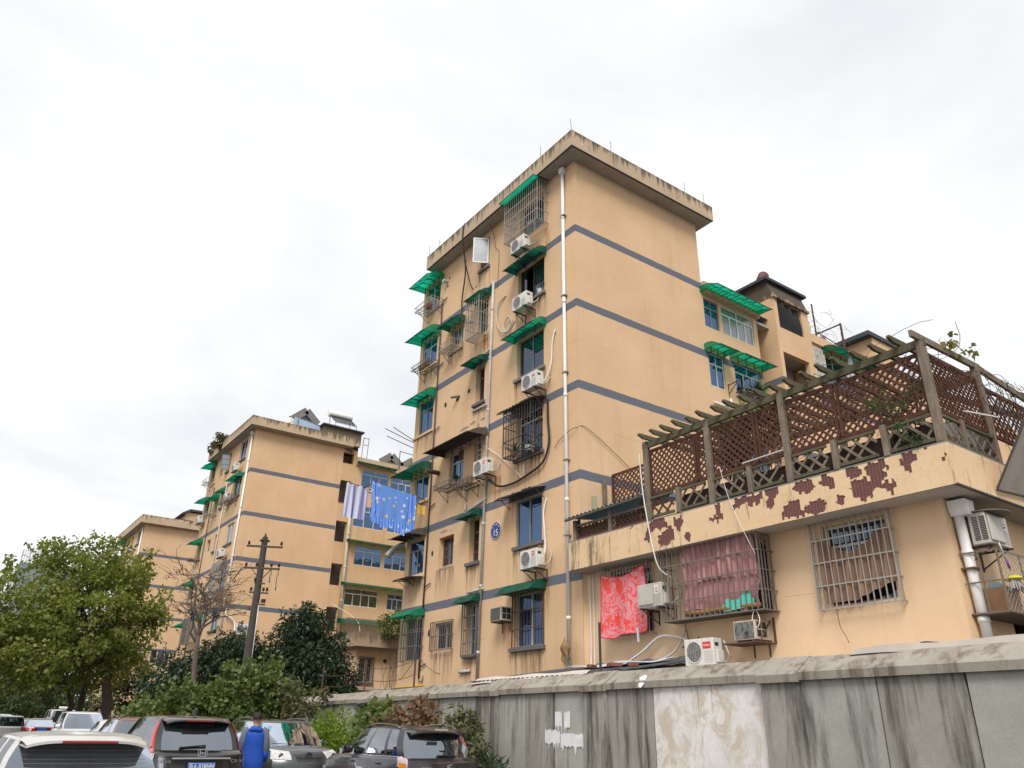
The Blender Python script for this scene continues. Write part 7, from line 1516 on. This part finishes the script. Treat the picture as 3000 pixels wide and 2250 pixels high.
    # mirrors, handles
    for sd in (1, -1):
        c_ = surf(HF + 4, glass0 + .5, sd); mb = MB(); mb.bbox(c_.x + (.02 if sd > 0 else -.22), c_.x + (.22 if sd > 0 else -.02), c_.y - .05, c_.y + .09, c_.z - .02, c_.z + .13, .035); mb.build('mirror', spec.get('mir', m), t, True)
        for hh in (HF + 9.5, HF + 16): a = surf(hh, 4.0, sd, .018); MB().bbox(a.x - .012, a.x + .012, a.y - .09, a.y + .09, a.z - .09, a.z - .06, .006).build('door_handle', spec.get('hnd', m), t)
    if rails:
        for sd in (1, -1):
            pts = [surf(HF + 2.5 + 17.5 * k / 12, glass0 + nrow + .8, sd) + Vector((0, 0, .035 + .030 * math.sin(math.pi * k / 12) if 0 < k < 12 else 0)) for k in range(13)]; MB().tube(pts, .017, 6).build('roof_rail', mat('grey roof rail', (.14, .14, .145), .4, metal=.5), t, True)
    G = dict(t=t, surf=surf, patch=patch, glass0=glass0, nrow=nrow, yF=yF, yB=yB, hw=hw, loops=loops, m=m)
    if plate:
        y, z, body_, rear_ = plate; p = MB().bbox(-.235, .235, y - .012, y, z - .075, z + .075, .004).build('number_plate', M_PLB, t); MB().box(-.225, .225, y - .0135, y - .0125, z - .0655, z - .062).box(-.225, .225, y - .0135, y - .0125, z + .062, z + .0655).build('plate_border', M_WHITE, p)
        if body_: lettering(body_, .135, M_WHITE, p, (0, y - .016, z), sx=.66)
    for d in details: d(G)
    return t
def rear_lamps(h0, h1, l0, l1, mm=None): return lambda G: G['patch']('tail_lamp', h0, h1, l0, l1, mm or M_TAIL, .014)
def head_lamps(h0, h1, l0, l1): return lambda G: G['patch']('headlight', h0, h1, l0, l1, M_CLEAR, .012)
def spoiler(dy, w, z, m=None, th=.035, brake=True, dp=.22):
    def f(G):
        t = G['t']; o = MB().grid(lambda u, v: ((u - .5) * 2 * w * (1 - .10 * v), dy - dp * v + .10 * (2 * u - 1) ** 2 * 1.0, z - .045 * v - .05 * (2 * u - 1) ** 4 + .012 * math.sin(v * 3.14)), 20, 4); n = len(o.v); 
        low = MB().grid(lambda u, v: ((u - .5) * 2 * w * (1 - .10 * v), dy - dp * v + .10 * (2 * u - 1) ** 2 * 1.0, z - .045 * v - .05 * (2 * u - 1) ** 4 - th * (1 - .3 * v)), 20, 4); k0 = len(o.v); o.v += low.v; o.f += [tuple(i + k0 for i in f_)[::-1] for f_ in low.f]; o.mi += low.mi
        for i in range(20): a = 4 * 21 + i; o.f.append((a, a + 1, a + 1 + k0, a + k0)); o.mi.append(0)
        s = o.build('spoiler', m or G['m'], t, 50)
        if brake: MB().bbox(-.25, .25, dy - dp - .012, dy - dp + .05, z - .045 - .030, z - .045 - .006, .004).build('brake_lamp', mat('dull red lamp', (.22, .02, .02), .3), s)
    return f
SUV = dict(L=4.55, W=1.82, H=1.69, belt=1.08, hood=1.06, nose=.86, ws=1.12, rs=-1.98, rf=.48, rb=-1.62, deck=1.02, pillars=((2, 9), (10, 16), (17, 21)), tb=.02, tum=.21, sglass=M_CARP)
HATCH = dict(L=4.14, W=1.755, H=1.585, belt=1.00, hood=1.00, nose=.78, ws=1.10, rs=-1.78, rf=.42, rb=-1.50, deck=.96, pillars=((2, 9), (10, 16), (17, 20)), tb=.03, tum=.21)
MPV = dict(L=4.5, W=1.80, H=1.65, belt=1.0, hood=1.02, nose=.80, ws=1.28, rs=-2.0, rf=.62, rb=-1.80, deck=.98, pillars=((2, 9), (10, 16), (17, 21)), tb=.03, tum=.20)
SEDAN = dict(L=4.6, W=1.78, H=1.46, belt=.93, hood=.93, nose=.74, ws=1.02, rs=-1.42, rf=.30, rb=-.86, deck=.98, pillars=((3, 10), (11, 18)), tum=.23, tb=.05)
VAN = dict(L=4.9, W=1.75, H=2.0, belt=1.15, hood=1.10, nose=.95, ws=1.9, rs=-2.35, rf=1.35, rb=-2.2, deck=1.1, pillars=((2, 7), (8, 14), (15, 21)), tb=.02, tum=.14)
P_SIL = paint('dusty silver paint', (.60, .58, .545), .35, .38, .35); P_BLK = paint('black brown paint', (.010, .008, .007), .1, .25, .02); P_GRY = paint('slate grey paint', (.055, .062, .066), .5, .28, .12); P_PUR = paint('dark violet grey paint', (.030, .026, .034), .45, .26, .12); P_RED = paint('dark red paint', (.16, .030, .022), .35, .3, .15); P_MAR = paint('maroon paint', (.10, .012, .018), .35, .28, .1); P_WHT = paint('white paint', (.70, .70, .70), .0, .35, .15); P_WAR = paint('warm white paint', (.58, .55, .51), .1, .35, .2); P_BK2 = paint('black paint', (.012, .012, .014), .2, .22, .1)
# near silver car: only roof, spoiler and rear window rise into the picture
SH = dict(HATCH); SH.update(L=4.25, W=1.70, H=1.43, belt=.92, hood=.92, rs=-1.90, rb=-1.52, rf=.45, rglass1=0, tum=.20, sglass=M_CARP)
def defrost(G):
    mb = MB()
    for k in range(9): l = G['glass0'] + .4 + k * .5; mb.tube([G['surf'](HF + HS + .8 + (HR - .9) * j / 6, l, 1, .004) for j in range(7)] + [G['surf'](HF + HS + .8 + (HR - .9) * (6 - j) / 6, l, -1, .004) for j in range(7)], .0011, 3)
    mb.build('defroster_lines', mat('defroster', (.25, .2, .17), .6), G['t'])
car('silver_hatchback', 'dusty silver hatchback nearest the camera at the lower left', (1.55, 11.05, GZ), 0, SH, P_SIL, details=(spoiler(-1.50, .60, 1.405, dp=.30), defrost, rear_lamps(HF + HS - 1.5, HF + HS + 1.5, 3.2, 4.9), lambda G: G['patch']('roof_seam', HF + 1, HF + HS - .5, G['glass0'] + G['nrow'] + .93, G['glass0'] + G['nrow'] + 1.0, M_TRIM, .002)))
# black estate with the H emblem
def crv_back(G):
    t, yB = G['t'], G['yB']; P = G['surf']
    for sd in (1, -1):
        mb = MB(); mb.grid(lambda u, v: P(HF + HS - 1.0 + 1.1 * u + .3 * v * (1 - u), 4.2 + 6.4 * v, sd, .016), 6, 16); mb.build('tail_lamp', M_TAIL, t, True)
        MB().grid(lambda u, v: P(HF + HS - 1.6 + 1.8 * u, 3.3 + .7 * v, sd, .021), 4, 3).build('reversing_lamp', M_CLEAR, t, True)
    yb = P(NH - 1, 4.6).y; zb = 1.03
    MB().bbox(-.50, .50, yB - .012, yB + .05, .985, 1.01, .006).build('chrome_strip', M_CHR, t)
    e = thing_part = MB()
    e.box(-.052, -.036, yB + .0, yB + .02, 1.045, 1.125); e.box(.036, .052, yB, yB + .02, 1.045, 1.125); e.box(-.036, .036, yB, yB + .02, 1.078, 1.094)
    fr = [(-.07, 1.03), (.07, 1.03), (.082, 1.14), (-.082, 1.14)]
    for a, b in zip(fr, fr[1:] + fr[:1]): e.bar((a[0], yB + .01, a[1]), (b[0], yB + .01, b[1]), .012)
    e.build('emblem', M_CHR, t)
    lettering('CR-V', .075, M_CHR, t, (.60, yB - .005, .96), 'model_lettering', sx=1.25); lettering('东风本田', .06, M_CHR, t, (-.62, yB - .005, .95), 'maker_lettering', sx=.95); lettering('VTi', .05, M_CHR, t, (.66, yB - .005, .72), 'trim_lettering')
    a = P(NH - 1, G['glass0'] + .5, 1, .012); MB().bar(a + Vector((-.34, -.012, -.02)), a + Vector((.10, -.012, .015)), .03, .02).bar(a + Vector((.08, -.012, .015)), a + Vector((.09, -.0, -.06)), .05, .03).build('wiper', M_TRIM, t)
    MB().prism([(-1.45, 1.695), (-1.22, 1.705), (-1.38, 1.80), (-1.45, 1.79)], -.02, .02, 'x').build('antenna_fin', M_TRIM, t)
CRV = dict(SUV); CRV.update(rglass=M_CAR, rskip=1)
car('black_suv', 'black estate with blue plate 938MM and an H emblem', (4.35, 15.2 + 2.275, GZ), 0, CRV, P_BLK, plate=(-2.30, .86, '浙A·938MM', 1), details=(spoiler(-1.60, .62, 1.655, P_BLK, dp=.24), crv_back))
# grey people carrier facing the camera
def mpv_front(G):
    t, P = G['t'], G['surf']; yF = G['yF']
    for sd in (1, -1):
        MB().grid(lambda u, v: P(2.7 + 2.8 * u, 3.1 + 1.5 * v, sd, .015), 8, 5).build('headlight', M_CLEAR, t, True)
        c_ = P(4.0, 3.8, sd, .02); MB().lathe([(0, .0), (.055, .0), (.06, -.006)], (c_.x, c_.y + .004, c_.z), 14, 'y').build('lamp_reflector', M_CHR, t)
    mb = MB()
    for k in range(5): mb.grid(lambda u, v: P(2.0 * u, 3.15 + k * .2 + .08 * v, 1, .012), 6, 1); mb.grid(lambda u, v: P(2.0 * u, 3.15 + k * .2 + .08 * v, -1, .012), 6, 1)
    mb.build('grille', M_TRIM, t)
    c_ = P(0, 4.15, 1, .02); em = MB().lathe([(0, 0), (.075, 0), (.078, -.01)], (0, c_.y, c_.z), 20, 'y').build('emblem', M_TRIM, t); 
    o = lettering('KIA', .055, M_CHR, em, (0, c_.y + .006, c_.z), rz=math.pi, sx=1.2)
    for x in (-.42, .12): a = Vector((x, G['surf'](1.5, G['glass0'], 1, .01).y, G['surf'](1.5, G['glass0'], 1).z + .02)); MB().bar(a, a + Vector((.46, -.02, .02)), .022, .014).build('wiper', M_TRIM, t)
    for x in (-.3, .25): MB().bbox(x - .012, x + .012, 1.42, 1.46, 1.05, 1.075, .004).build('washer_jet', M_TRIM, t)
    d_ = MB().box(-.1, .22, 1.02, 1.06, 1.04, 1.10).build('dash_card', mat('red and white print', (.55, .08, .09), .6, var=.9, vscale=30, c2=(.7, .7, .75)), t)
    MB().box(.55, .64, 1.0, 1.004, 1.38, 1.5).build('permit_sticker', mat('pale blue sticker', (.35, .55, .7), .6), t)
car('grey_people_carrier', 'slate grey people carrier facing the camera beside the standing person', (7.62, 18.25 + 2.25, gh(20)), math.pi, MPV, P_GRY, rails=True, details=(mpv_front,))
# dark violet hatchback
def sx_back(G):
    t, P = G['t'], G['surf']; yB = G['yB']
    for sd in (1, -1):
        MB().grid(lambda u, v: P(HF + HS - 1.7 + 1.8 * u, 3.5 + 2.2 * v * (1 - .45 * u), sd, .016), 6, 6).build('tail_lamp', M_TLC, t, True); MB().grid(lambda u, v: P(HF + HS - 1.3 + 1.2 * u, 3.3 + .5 * v, sd, .019), 4, 3).build('turn_lamp', M_AMB, t, True); MB().grid(lambda u, v: P(HF + HS - 2.2 + 2.3 * u, 2.3 + .65 * v, sd, .017), 4, 3).build('stop_lamp', M_TAIL, t, True)
    a = P(NH - 1, G['glass0'] + .35, 1, .012); MB().bar(a + Vector((-.08, -.012, .0)), a + Vector((.34, -.012, -.01)), .03, .02).bar(a + Vector((-.08, -.012, 0)), a + Vector((-.10, 0, -.05)), .05, .03).build('wiper', M_TRIM, t)
    MB().tube([(.28, -1.2, 1.575), (.33, -1.28, 1.62), (.46, -1.32, 1.85)], [.02, .012, .004], 6).build('antenna', M_TRIM, t, True); MB().bbox(-.13, .13, -1.78, -1.72, 1.50, 1.535, .006).build('brake_lamp', mat('frosted lamp', (.35, .32, .30), .3), t)
    lettering('昌河铃木', .055, M_CHR, t, (-.45, yB - .0, .88), 'maker_lettering')
    e = MB(); 
    for p_, q_ in (((.05, .05), (-.05, .015)), ((-.05, .015), (.05, -.015)), ((.05, -.015), (-.05, -.05))): e.bar((p_[0], yB - .004, .90 + p_[1]), (q_[0], yB - .004, .90 + q_[1]), .02, .01)
    e.build('emblem', M_CHR, t)
    for sd in (1, -1): MB().tube([P(HF + 1.8 + 19.5 * k / 14, G['glass0'] - .02, sd, .008) for k in range(15)], .010, 5).build('belt_strip', M_CHR, t, True)
    MB().box(-.74, -.735, .95, 1.05, 1.05, 1.15).build('permit_sticker', mat('blue white card', (.2, .4, .75), .6, var=.9, vscale=25, c2=(.75, .3, .3)), t)
SX = dict(HATCH); SX.update(sglass=M_CARP, rskip=0)
car('violet_hatchback', 'dark violet grey hatchback with roof rails by the wall', (8.2, 13.3 + 2.07, GZ), 0, SX, P_PUR, rails=True, details=(spoiler(-1.46, .60, 1.535, P_PUR, brake=False), sx_back))
# further cars in the same lot
car('red_hatchback', 'dark red hatchback just ahead of the black estate', (4.62, 22.3, gh(22)), 0, HATCH, P_RED, rails=True, details=(rear_lamps(HF + HS - 1.5, HF + HS + 1.5, 3.2, 4.9),))
car('cream_saloon', 'warm white saloon between the red hatchback and the white estate', (5.25, 27.3, gh(27)), 0, SEDAN, P_WAR, details=(rear_lamps(HF + HS - 1.5, HF + HS + 2.0, 3.2, 4.5),))
WS = dict(SUV); WS.update(H=1.78)
car('white_suv', 'white estate facing the camera with tree reflections in its windscreen', (5.95, 38.6, gh(38)), math.pi, WS, P_WHT, rails=True, details=(head_lamps(2.8, 5.5, 3.2, 4.4), lambda G: G['patch']('grille', 0, 2.2, 3.2, 3.9, M_TRIM, .012)))
car('maroon_saloon', 'maroon saloon with lit red lamps left of the white estate', (6.55, 57.6, gh(57)), 0, SEDAN, P_MAR, plate=(-2.29, .86, '', 1), details=(rear_lamps(HF + HS - 1.5, HF + HS + 3.0, 3.2, 4.6),))
car('black_saloon', 'black saloon right beside the maroon one', (6.15, 64.8, gh(64)), 0, SEDAN, P_BK2, plate=(-2.29, .86, '', 1), details=(rear_lamps(HF + HS - 1.5, HF + HS + 2.0, 3.2, 4.5),))
car('black_saloon', 'black saloon with red lamps next to the white hatchback', (5.35, 58.2, gh(57)), 0, SEDAN, P_BK2, plate=(-2.29, .86, '', 1), details=(rear_lamps(HF + HS - 1.5, HF + HS + 2.0, 3.2, 4.5),))
car('white_hatchback', 'small white hatchback seen from behind at the left edge', (4.55, 53.5, gh(53)), 0, HATCH, P_WHT, details=(rear_lamps(HF + HS - 1.5, HF + HS + 1.5, 3.2, 4.9),))
car('white_suv', 'white estate with a dark rear window behind the small white hatchback', (5.55, 71.5, gh(71)), 0, SUV, P_WHT, details=(rear_lamps(HF + HS - 1.5, HF + HS + 1.0, 3.6, 6.0),))
car('white_suv', 'white car cut off by the left picture edge', (4.3, 64.5, gh(64)), 0, SUV, P_WHT, details=(rear_lamps(HF + HS - 1.5, HF + HS + 1.0, 3.6, 6.0),))
vn = car('white_van', 'old cream van with a roof sign behind the maroon saloon', (8.15, 62.0, gh(62)), 0, VAN, P_WAR, kindword='van', details=(lambda G: MB().bbox(-.35, .35, -1.9, -1.7, 2.02, 2.16, .03).build('roof_sign', M_WHITE, G['t']), lambda G: MB().box(-.02, .0, -.1, .1, 1.95, 2.04).build('roof_pod', M_TRIM, G['t'])))
# ------------------------------------------------------------------ person
def person():
    px, py = 5.62, 16.35; g = gh(py); t0 = thing('person', 'person in a bright blue hooded jacket with grey sleeves seen from behind', 'person', (px, py, g), R(-18))
    J = {'pel': (0, 0, .95, .125), 'sp': (0, .0, 1.15, .12), 'ch': (0, .01, 1.35, .135), 'nk0': (0, .01, 1.49, .065), 'nk': (0, .02, 1.54, .052), 'hd0': (0, .03, 1.60, .075), 'hd1': (0, .035, 1.68, .088), 'hd2': (0, .03, 1.745, .060)}
    for s, k in ((-1, 'L'), (1, 'R')):
        J.update({'sh' + k: (s * .17, 0, 1.43, .065), 'el' + k: (s * .235, -.02, 1.16, .046), 'wr' + k: (s * .22, .09, .93, .033), 'ha' + k: (s * .205, .13, .86, .030), 'hp' + k: (s * .09, 0, .90, .10), 'kn' + k: (s * .10, .01, .50, .062), 'an' + k: (s * .10, -.02, .09, .042), 'to' + k: (s * .12, .13, .04, .035)})
        for f, (dx, dl) in enumerate(((-.022, .075), (-.008, .085), (.008, .08), (.022, .065))): J['f%d%s' % (f, k)] = (s * .2 + dx, .145 + .01 * f, .86 - dl, .0095)
        J['th' + k] = (s * .17, .17, .83, .011)
    E_ = [('pel', 'sp'), ('sp', 'ch'), ('ch', 'nk0'), ('nk0', 'nk'), ('nk', 'hd0'), ('hd0', 'hd1'), ('hd1', 'hd2')]
    for k in 'LR': E_ += [('ch', 'sh' + k), ('sh' + k, 'el' + k), ('el' + k, 'wr' + k), ('wr' + k, 'ha' + k), ('ha' + k, 'th' + k), ('pel', 'hp' + k), ('hp' + k, 'kn' + k), ('kn' + k, 'an' + k), ('an' + k, 'to' + k)] + [('ha' + k, 'f%d%s' % (f, k)) for f in range(4)]
    ks = list(J); me = bpy.data.meshes.new('body'); me.from_pydata([J[k][:3] for k in ks], [(ks.index(a), ks.index(b)) for a, b in E_], [])
    o = bpy.data.objects.new('body_src', me); col.objects.link(o); md = o.modifiers.new('s', 'SKIN')
    for i, k in enumerate(ks): v = me.skin_vertices[0].data[i]; v.radius = (J[k][3], J[k][3]); v.use_root = (k == 'pel')
    sb = o.modifiers.new('d', 'SUBSURF'); sb.levels = 2; sb.render_levels = 2
    dg = bpy.context.evaluated_depsgraph_get(); bm_ = bpy.data.meshes.new_from_object(o.evaluated_get(dg)); bpy.data.objects.remove(o)
    bm_.materials.clear()
    for m in (mat('skin', (.42, .24, .16), .55), mat('grey trousers', (.20, .19, .18), .9, var=.3, vscale=9), mat('dark shoe', (.03, .03, .03), .6)): bm_.materials.append(m)
    for p in bm_.polygons: z = p.center.z; p.use_smooth = True; p.material_index = 0 if z > 1.45 or (abs(p.center.x) > .15 and z > .6) else (2 if z < .10 else 1)
    b = bpy.data.objects.new('body', bm_); col.objects.link(b); b.parent = t0
    # head details: ears, nose, hair cap
    hair = MB(); hair.grid(lambda u, v: (.096 * math.sin(v * 1.75) * math.cos(u * 6.283), .028 + .112 * math.sin(v * 1.75) * math.sin(u * 6.283) - .008, 1.675 + .105 * math.cos(v * 1.75) + (.02 if math.sin(u * 6.283) > .5 else 0) * v), 24, 10); hair.build('hair', mat('short black hair', (.012, .010, .009), .7), t0, True)
    for s in (-1, 1): MB().lathe([(0, -.012), (.022, -.006), (.024, .006), (0, .012)], (s * .093, .035, 1.655), 8, 'x').build('ear', MT['skin'], t0, True)
    MB().grid(lambda u, v: (.018 * (u - .5) * 2 * (1 - v * .6), .118 + .022 * (1 - abs(2 * u - 1)) * (1 - v), 1.62 + .05 * v), 4, 4).build('nose', MT['skin'], t0, True)
    for s in (-1, 1): MB().lathe([(0, 0), (.010, .003), (.012, -.004)], (s * .034, .116, 1.672), 8, 'y').build('eye', M_WHITE, t0, True)
    MB().box(-.025, .025, .112, .119, 1.592, 1.602).build('mouth', mat('lips', (.3, .12, .1), .5), t0)
    M_J = mat('bright blue jacket', (.012, .075, .42), .75, var=.4, vscale=12, c2=(.008, .04, .28)); M_JS = mat('grey sleeve', (.13, .145, .19), .85, var=.4, vscale=12)
    prof = [(.80, .225, .165), (.90, .228, .17), (1.02, .215, .162), (1.15, .205, .155), (1.28, .215, .162), (1.38, .215, .158), (1.44, .185, .138), (1.49, .12, .11), (1.53, .085, .085)]
    def jk(u, v):
        f = v * (len(prof) - 1); i = min(int(f), len(prof) - 2); e = f - i; z, a, b_ = (prof[i][k] + (prof[i + 1][k] - prof[i][k]) * e for k in range(3)); an = u * 6.2832; w_ = 1 + .02 * math.sin(an * 9 + z * 20) * (1 - v)
        return (a * math.cos(an) * w_, .005 + b_ * math.sin(an) * w_, z)
    j = MB().grid(jk, 40, 24).build('jacket', M_J, t0, True)
    MB().grid(lambda u, v: (.125 * math.sin(v * 2.6) * math.cos(u * 6.283) * 1.05, -.095 + .075 * math.sin(v * 2.6) * math.sin(u * 6.283), 1.385 + .14 * v + .01 * math.sin(u * 20)), 22, 10).build('hood', M_J, j, True)
    for s, k in ((-1, 'L'), (1, 'R')):
        a, b_, c_ = Vector(J['sh' + k][:3]), Vector(J['el' + k][:3]), Vector(J['wr' + k][:3]); MB().tube([a + Vector((-s * .05, 0, .03)), a, a.lerp(b_, .5), b_, b_.lerp(c_, .5), c_], [.075, .092, .078, .07, .065, .052], 14).build('sleeve', M_JS, j, True)
        MB().tube([b_.lerp(c_, .25) + Vector((s * .0, 0, 0)), b_.lerp(c_, .7), c_ + (c_ - b_) * .05], [.073, .068, .060], 14).build('cuff_panel', M_J, j, True)
person()
# ------------------------------------------------------------------ utility pole
ux, uy, gz_ = 9.47 * 33 / 31, 29.52 * 33 / 31, gh(31)
po = thing('utility_pole', 'dark concrete utility pole with three insulator crossarms', 'utility pole', (ux, uy, gz_)); kz = lambda z: 1.6 + (z - 1.6) * 33 / 31 - gz_
M_POLE = mat('dark stained concrete', (.075, .066, .058), .95, var=.6, vscale=3, c2=(.04, .036, .033), bmp=.3)
MB().tube([(0, 0, 0), (0, 0, kz(8.1)), (0, 0, kz(8.28))], [.19, .118, .112], 16).build('shaft', M_POLE, po, 40)
M_CER = mat('brown glazed insulator', (.045, .022, .018), .25); ax_ = Vector((.85, -.53, 0)).normalized()
def arm(z, a, b, ins, wd=.07, brace=True):
    o = MB().bar(ax_ * a + Vector((0, -.1, z)), ax_ * b + Vector((0, -.1, z - .03)), wd).build('crossarm', M_IRON, po)
    for s in ins:
        c_ = ax_ * s + Vector((0, -.1, z)); MB().lathe([(.012, .0), (.014, .06), (.05, .06), (.055, .09), (.03, .10), (.055, .115), (.055, .14), (.03, .15), (.05, .17), (.035, .20), (0, .205)], c_, 10).build('insulator', M_CER, o, 40)
    if brace: MB().bar(Vector((0, -.12, z - .5)), ax_ * (a * .55) + Vector((0, -.1, z - .04)), .03).bar(Vector((0, -.12, z - .5)), ax_ * (b * .55) + Vector((0, -.1, z - .04)), .03).build('brace', M_IRON, o)
    return o
arm(kz(7.92), -.72, .72, (-.64, .66), brace=False); a2 = arm(kz(7.10), -.68, .72, (-.62, -.2, .38, .68)); arm(kz(6.20), -.34, .40, (-.28, .2, .34), .055, False); arm(kz(6.55), -.2, .22, (-.18,), .055, False); arm(kz(5.78), -.08, .34, (.22, .3), .055, False)
MB().box(-.18, .18, -.12, .12, kz(8.12), kz(8.17)).build('cap_band', M_IRON, po); MB().lathe([(.02, 0), (.05, .03), (.05, .07), (.02, .1), (.04, .14), (0, .16)], (0, 0, kz(8.28)), 10).build('insulator', M_CER, po, 40)
for s, L_2, b_ in ((.38, .55, 1), (.66, .85, 1)): c_ = ax_ * s + Vector((0, -.12, kz(7.08))); MB().tube([c_, c_ + Vector((.03, 0, -.2)), c_ + Vector((-.02, 0, -.35)), c_ + Vector((.0, 0, -L_2))], .014, 5).build('jumper_cable', M_BLK, a2, True); MB().tube([c_ + Vector((0, 0, -L_2)), c_ + Vector((0, 0, -L_2 + .22))], .022, 6).build('cable_sleeve', mat('blue sleeve', (.05, .16, .3), .6), a2, True)
c_ = ax_ * -.62 + Vector((0, -.1, kz(7.15))); MB().tube([c_, c_ + ax_ * -.15 + Vector((0, 0, -.08)), c_ + ax_ * -.45 + Vector((0, 0, -.6))], .02, 5).build('jumper_cable', M_BLK, a2, True)
MB().tube([(.08, -.16, kz(5.8)), (.1, -.18, kz(4.6)), (.12, -.2, kz(3.2))], .016, 5).build('riser_cable', M_PVC, po, True)
cable('thin service wire from the pole to the second block', [(ux, uy - .1, 5.9), (ux + 1.5, uy + 6, 7.3), (X2 - .05, Y2 + .8, 9.0)], .012, M_BLK, 'service_wire', 'service wires'); cable('thin slanting stay wire beside the stairs of the second block', [(X2 + 6.3, Y2 - .1, 8.9), (X2 + 6.8, Y2 - 3, 7.7), (18.6, 39.8, 6.3)], .014, M_PVC, 'service_wire', 'service wires')

# ------------------------------------------------------------------ laundry on the corner rack
dr = thing('drying_rack', 'rusty iron drying rack reaching out from the third floor corner window', 'drying rack', (13.68, 24.75, 9.45))
MB().bar((0, -.05, 0), (-2.15, -.05, .30), .035).build('rod', M_RUST, dr); MB().bar((0, .75, .02), (-2.75, .75, .33), .035).build('rod', M_RUST, dr); MB().bar((-.02, 1.15, .05), (-2.3, 1.15, .30), .03).build('rod', M_RUST, dr)
MB().bar((-2.1, -.08, .29), (-2.1, 1.2, .29), .03).bar((-.7, -.06, .10), (-.7, 1.18, .10), .025).build('crosspiece', M_RUST, dr); MB().bar((0, .3, 1.0), (-1.3, .3, .2), .016).bar((0, -.05, -.35), (-.6, -.05, .06), .02).build('stay', M_RUST, dr)
M_BLU = cloth_mat('blue bedspread with pale discs', (.15, .30, .74), (.66, .70, .80), 'dots', 4.4, (.68, .48, .16))
sp = thing('bedspread', 'bright blue bedspread with white and yellow discs drying on the rack', 'laundry', (13.2, 24.70, 9.50), math.pi)
def bs(u, v):
    rod = .30 * (u * 1.68) / 2.15 + .005; side = (u < .16 or u > .86); fold = (.012 * math.sin(u * 23 + 2 * math.sin(v * 3)) + .02 * math.sin(u * 8 + v * 2)) * (.3 + .7 * v) + (.05 * math.sin(u * 60 + v * 4) if side else 0); fr = .05 * math.sin(u * 95) * max(0, (v - .72) / .28)
    return (1.68 * u + (.10 * (u - .5) if v > .7 else .16 * (u - .5) * (1 - v)), fold + fr + .05, rod - 1.42 * v - .05 * math.sin(u * 9) * v - (.12 * v if .2 < u < .8 else 0))
MB().grid(bs, 120, 40).build('cloth', M_BLU, sp, True)
tw2 = thing('striped_towel', 'white and lilac striped towel hanging left of the blue bedspread', 'laundry', (11.72, 25.46, 9.72), math.pi); MB().grid(lambda u, v: (.88 * u + .06 * v, .03 * math.sin(u * 22) * (.4 + v) - .02, .06 * u - 1.22 * v - .05 * u * v), 40, 16).build('cloth', cloth_mat('lilac striped cloth', (.56, .58, .72), (.20, .19, .42), 'stripe', 2.6, (.5, .42, .5)), tw2, True)
bk = thing('black_garment', 'black garment bunched behind the blue bedspread', 'laundry', (13.35, 24.9, 9.25), math.pi); MB().grid(lambda u, v: (.5 * u + .1 * math.sin(v * 3), .06 * math.sin(u * 14 + v * 2), -.62 * v - .12 * math.sin(u * 5) * v), 24, 12).build('cloth', mat('black cotton', (.008, .008, .010), .95), bk, True)
yl = thing('yellow_cloth', 'small yellow checked cloth clipped to a hanger at the rack', 'laundry', (13.52, 24.32, 9.12), math.pi); MB().grid(lambda u, v: (.36 * u, .02 * math.sin(u * 9 + v), -.34 * v - .02 * math.sin(u * 3)), 14, 10).build('cloth', cloth_mat('yellow checked cloth', (.62, .34, .035), (.68, .52, .25), 'stripe', 6, (.68, .55, .3)), yl, True); MB().bar((-.05, 0, .02), (.42, 0, .02), .015).bar((.18, 0, .02), (.18, .03, .16), .012).build('hanger', M_IRON, yl)
# the annex root stands at the annex foot
for o in [c for c in bpy.data.objects if c.parent == annex]: o.location = o.location - Vector((13.85, 11.0, 0))
annex.location = (13.85, 11.0, 0)
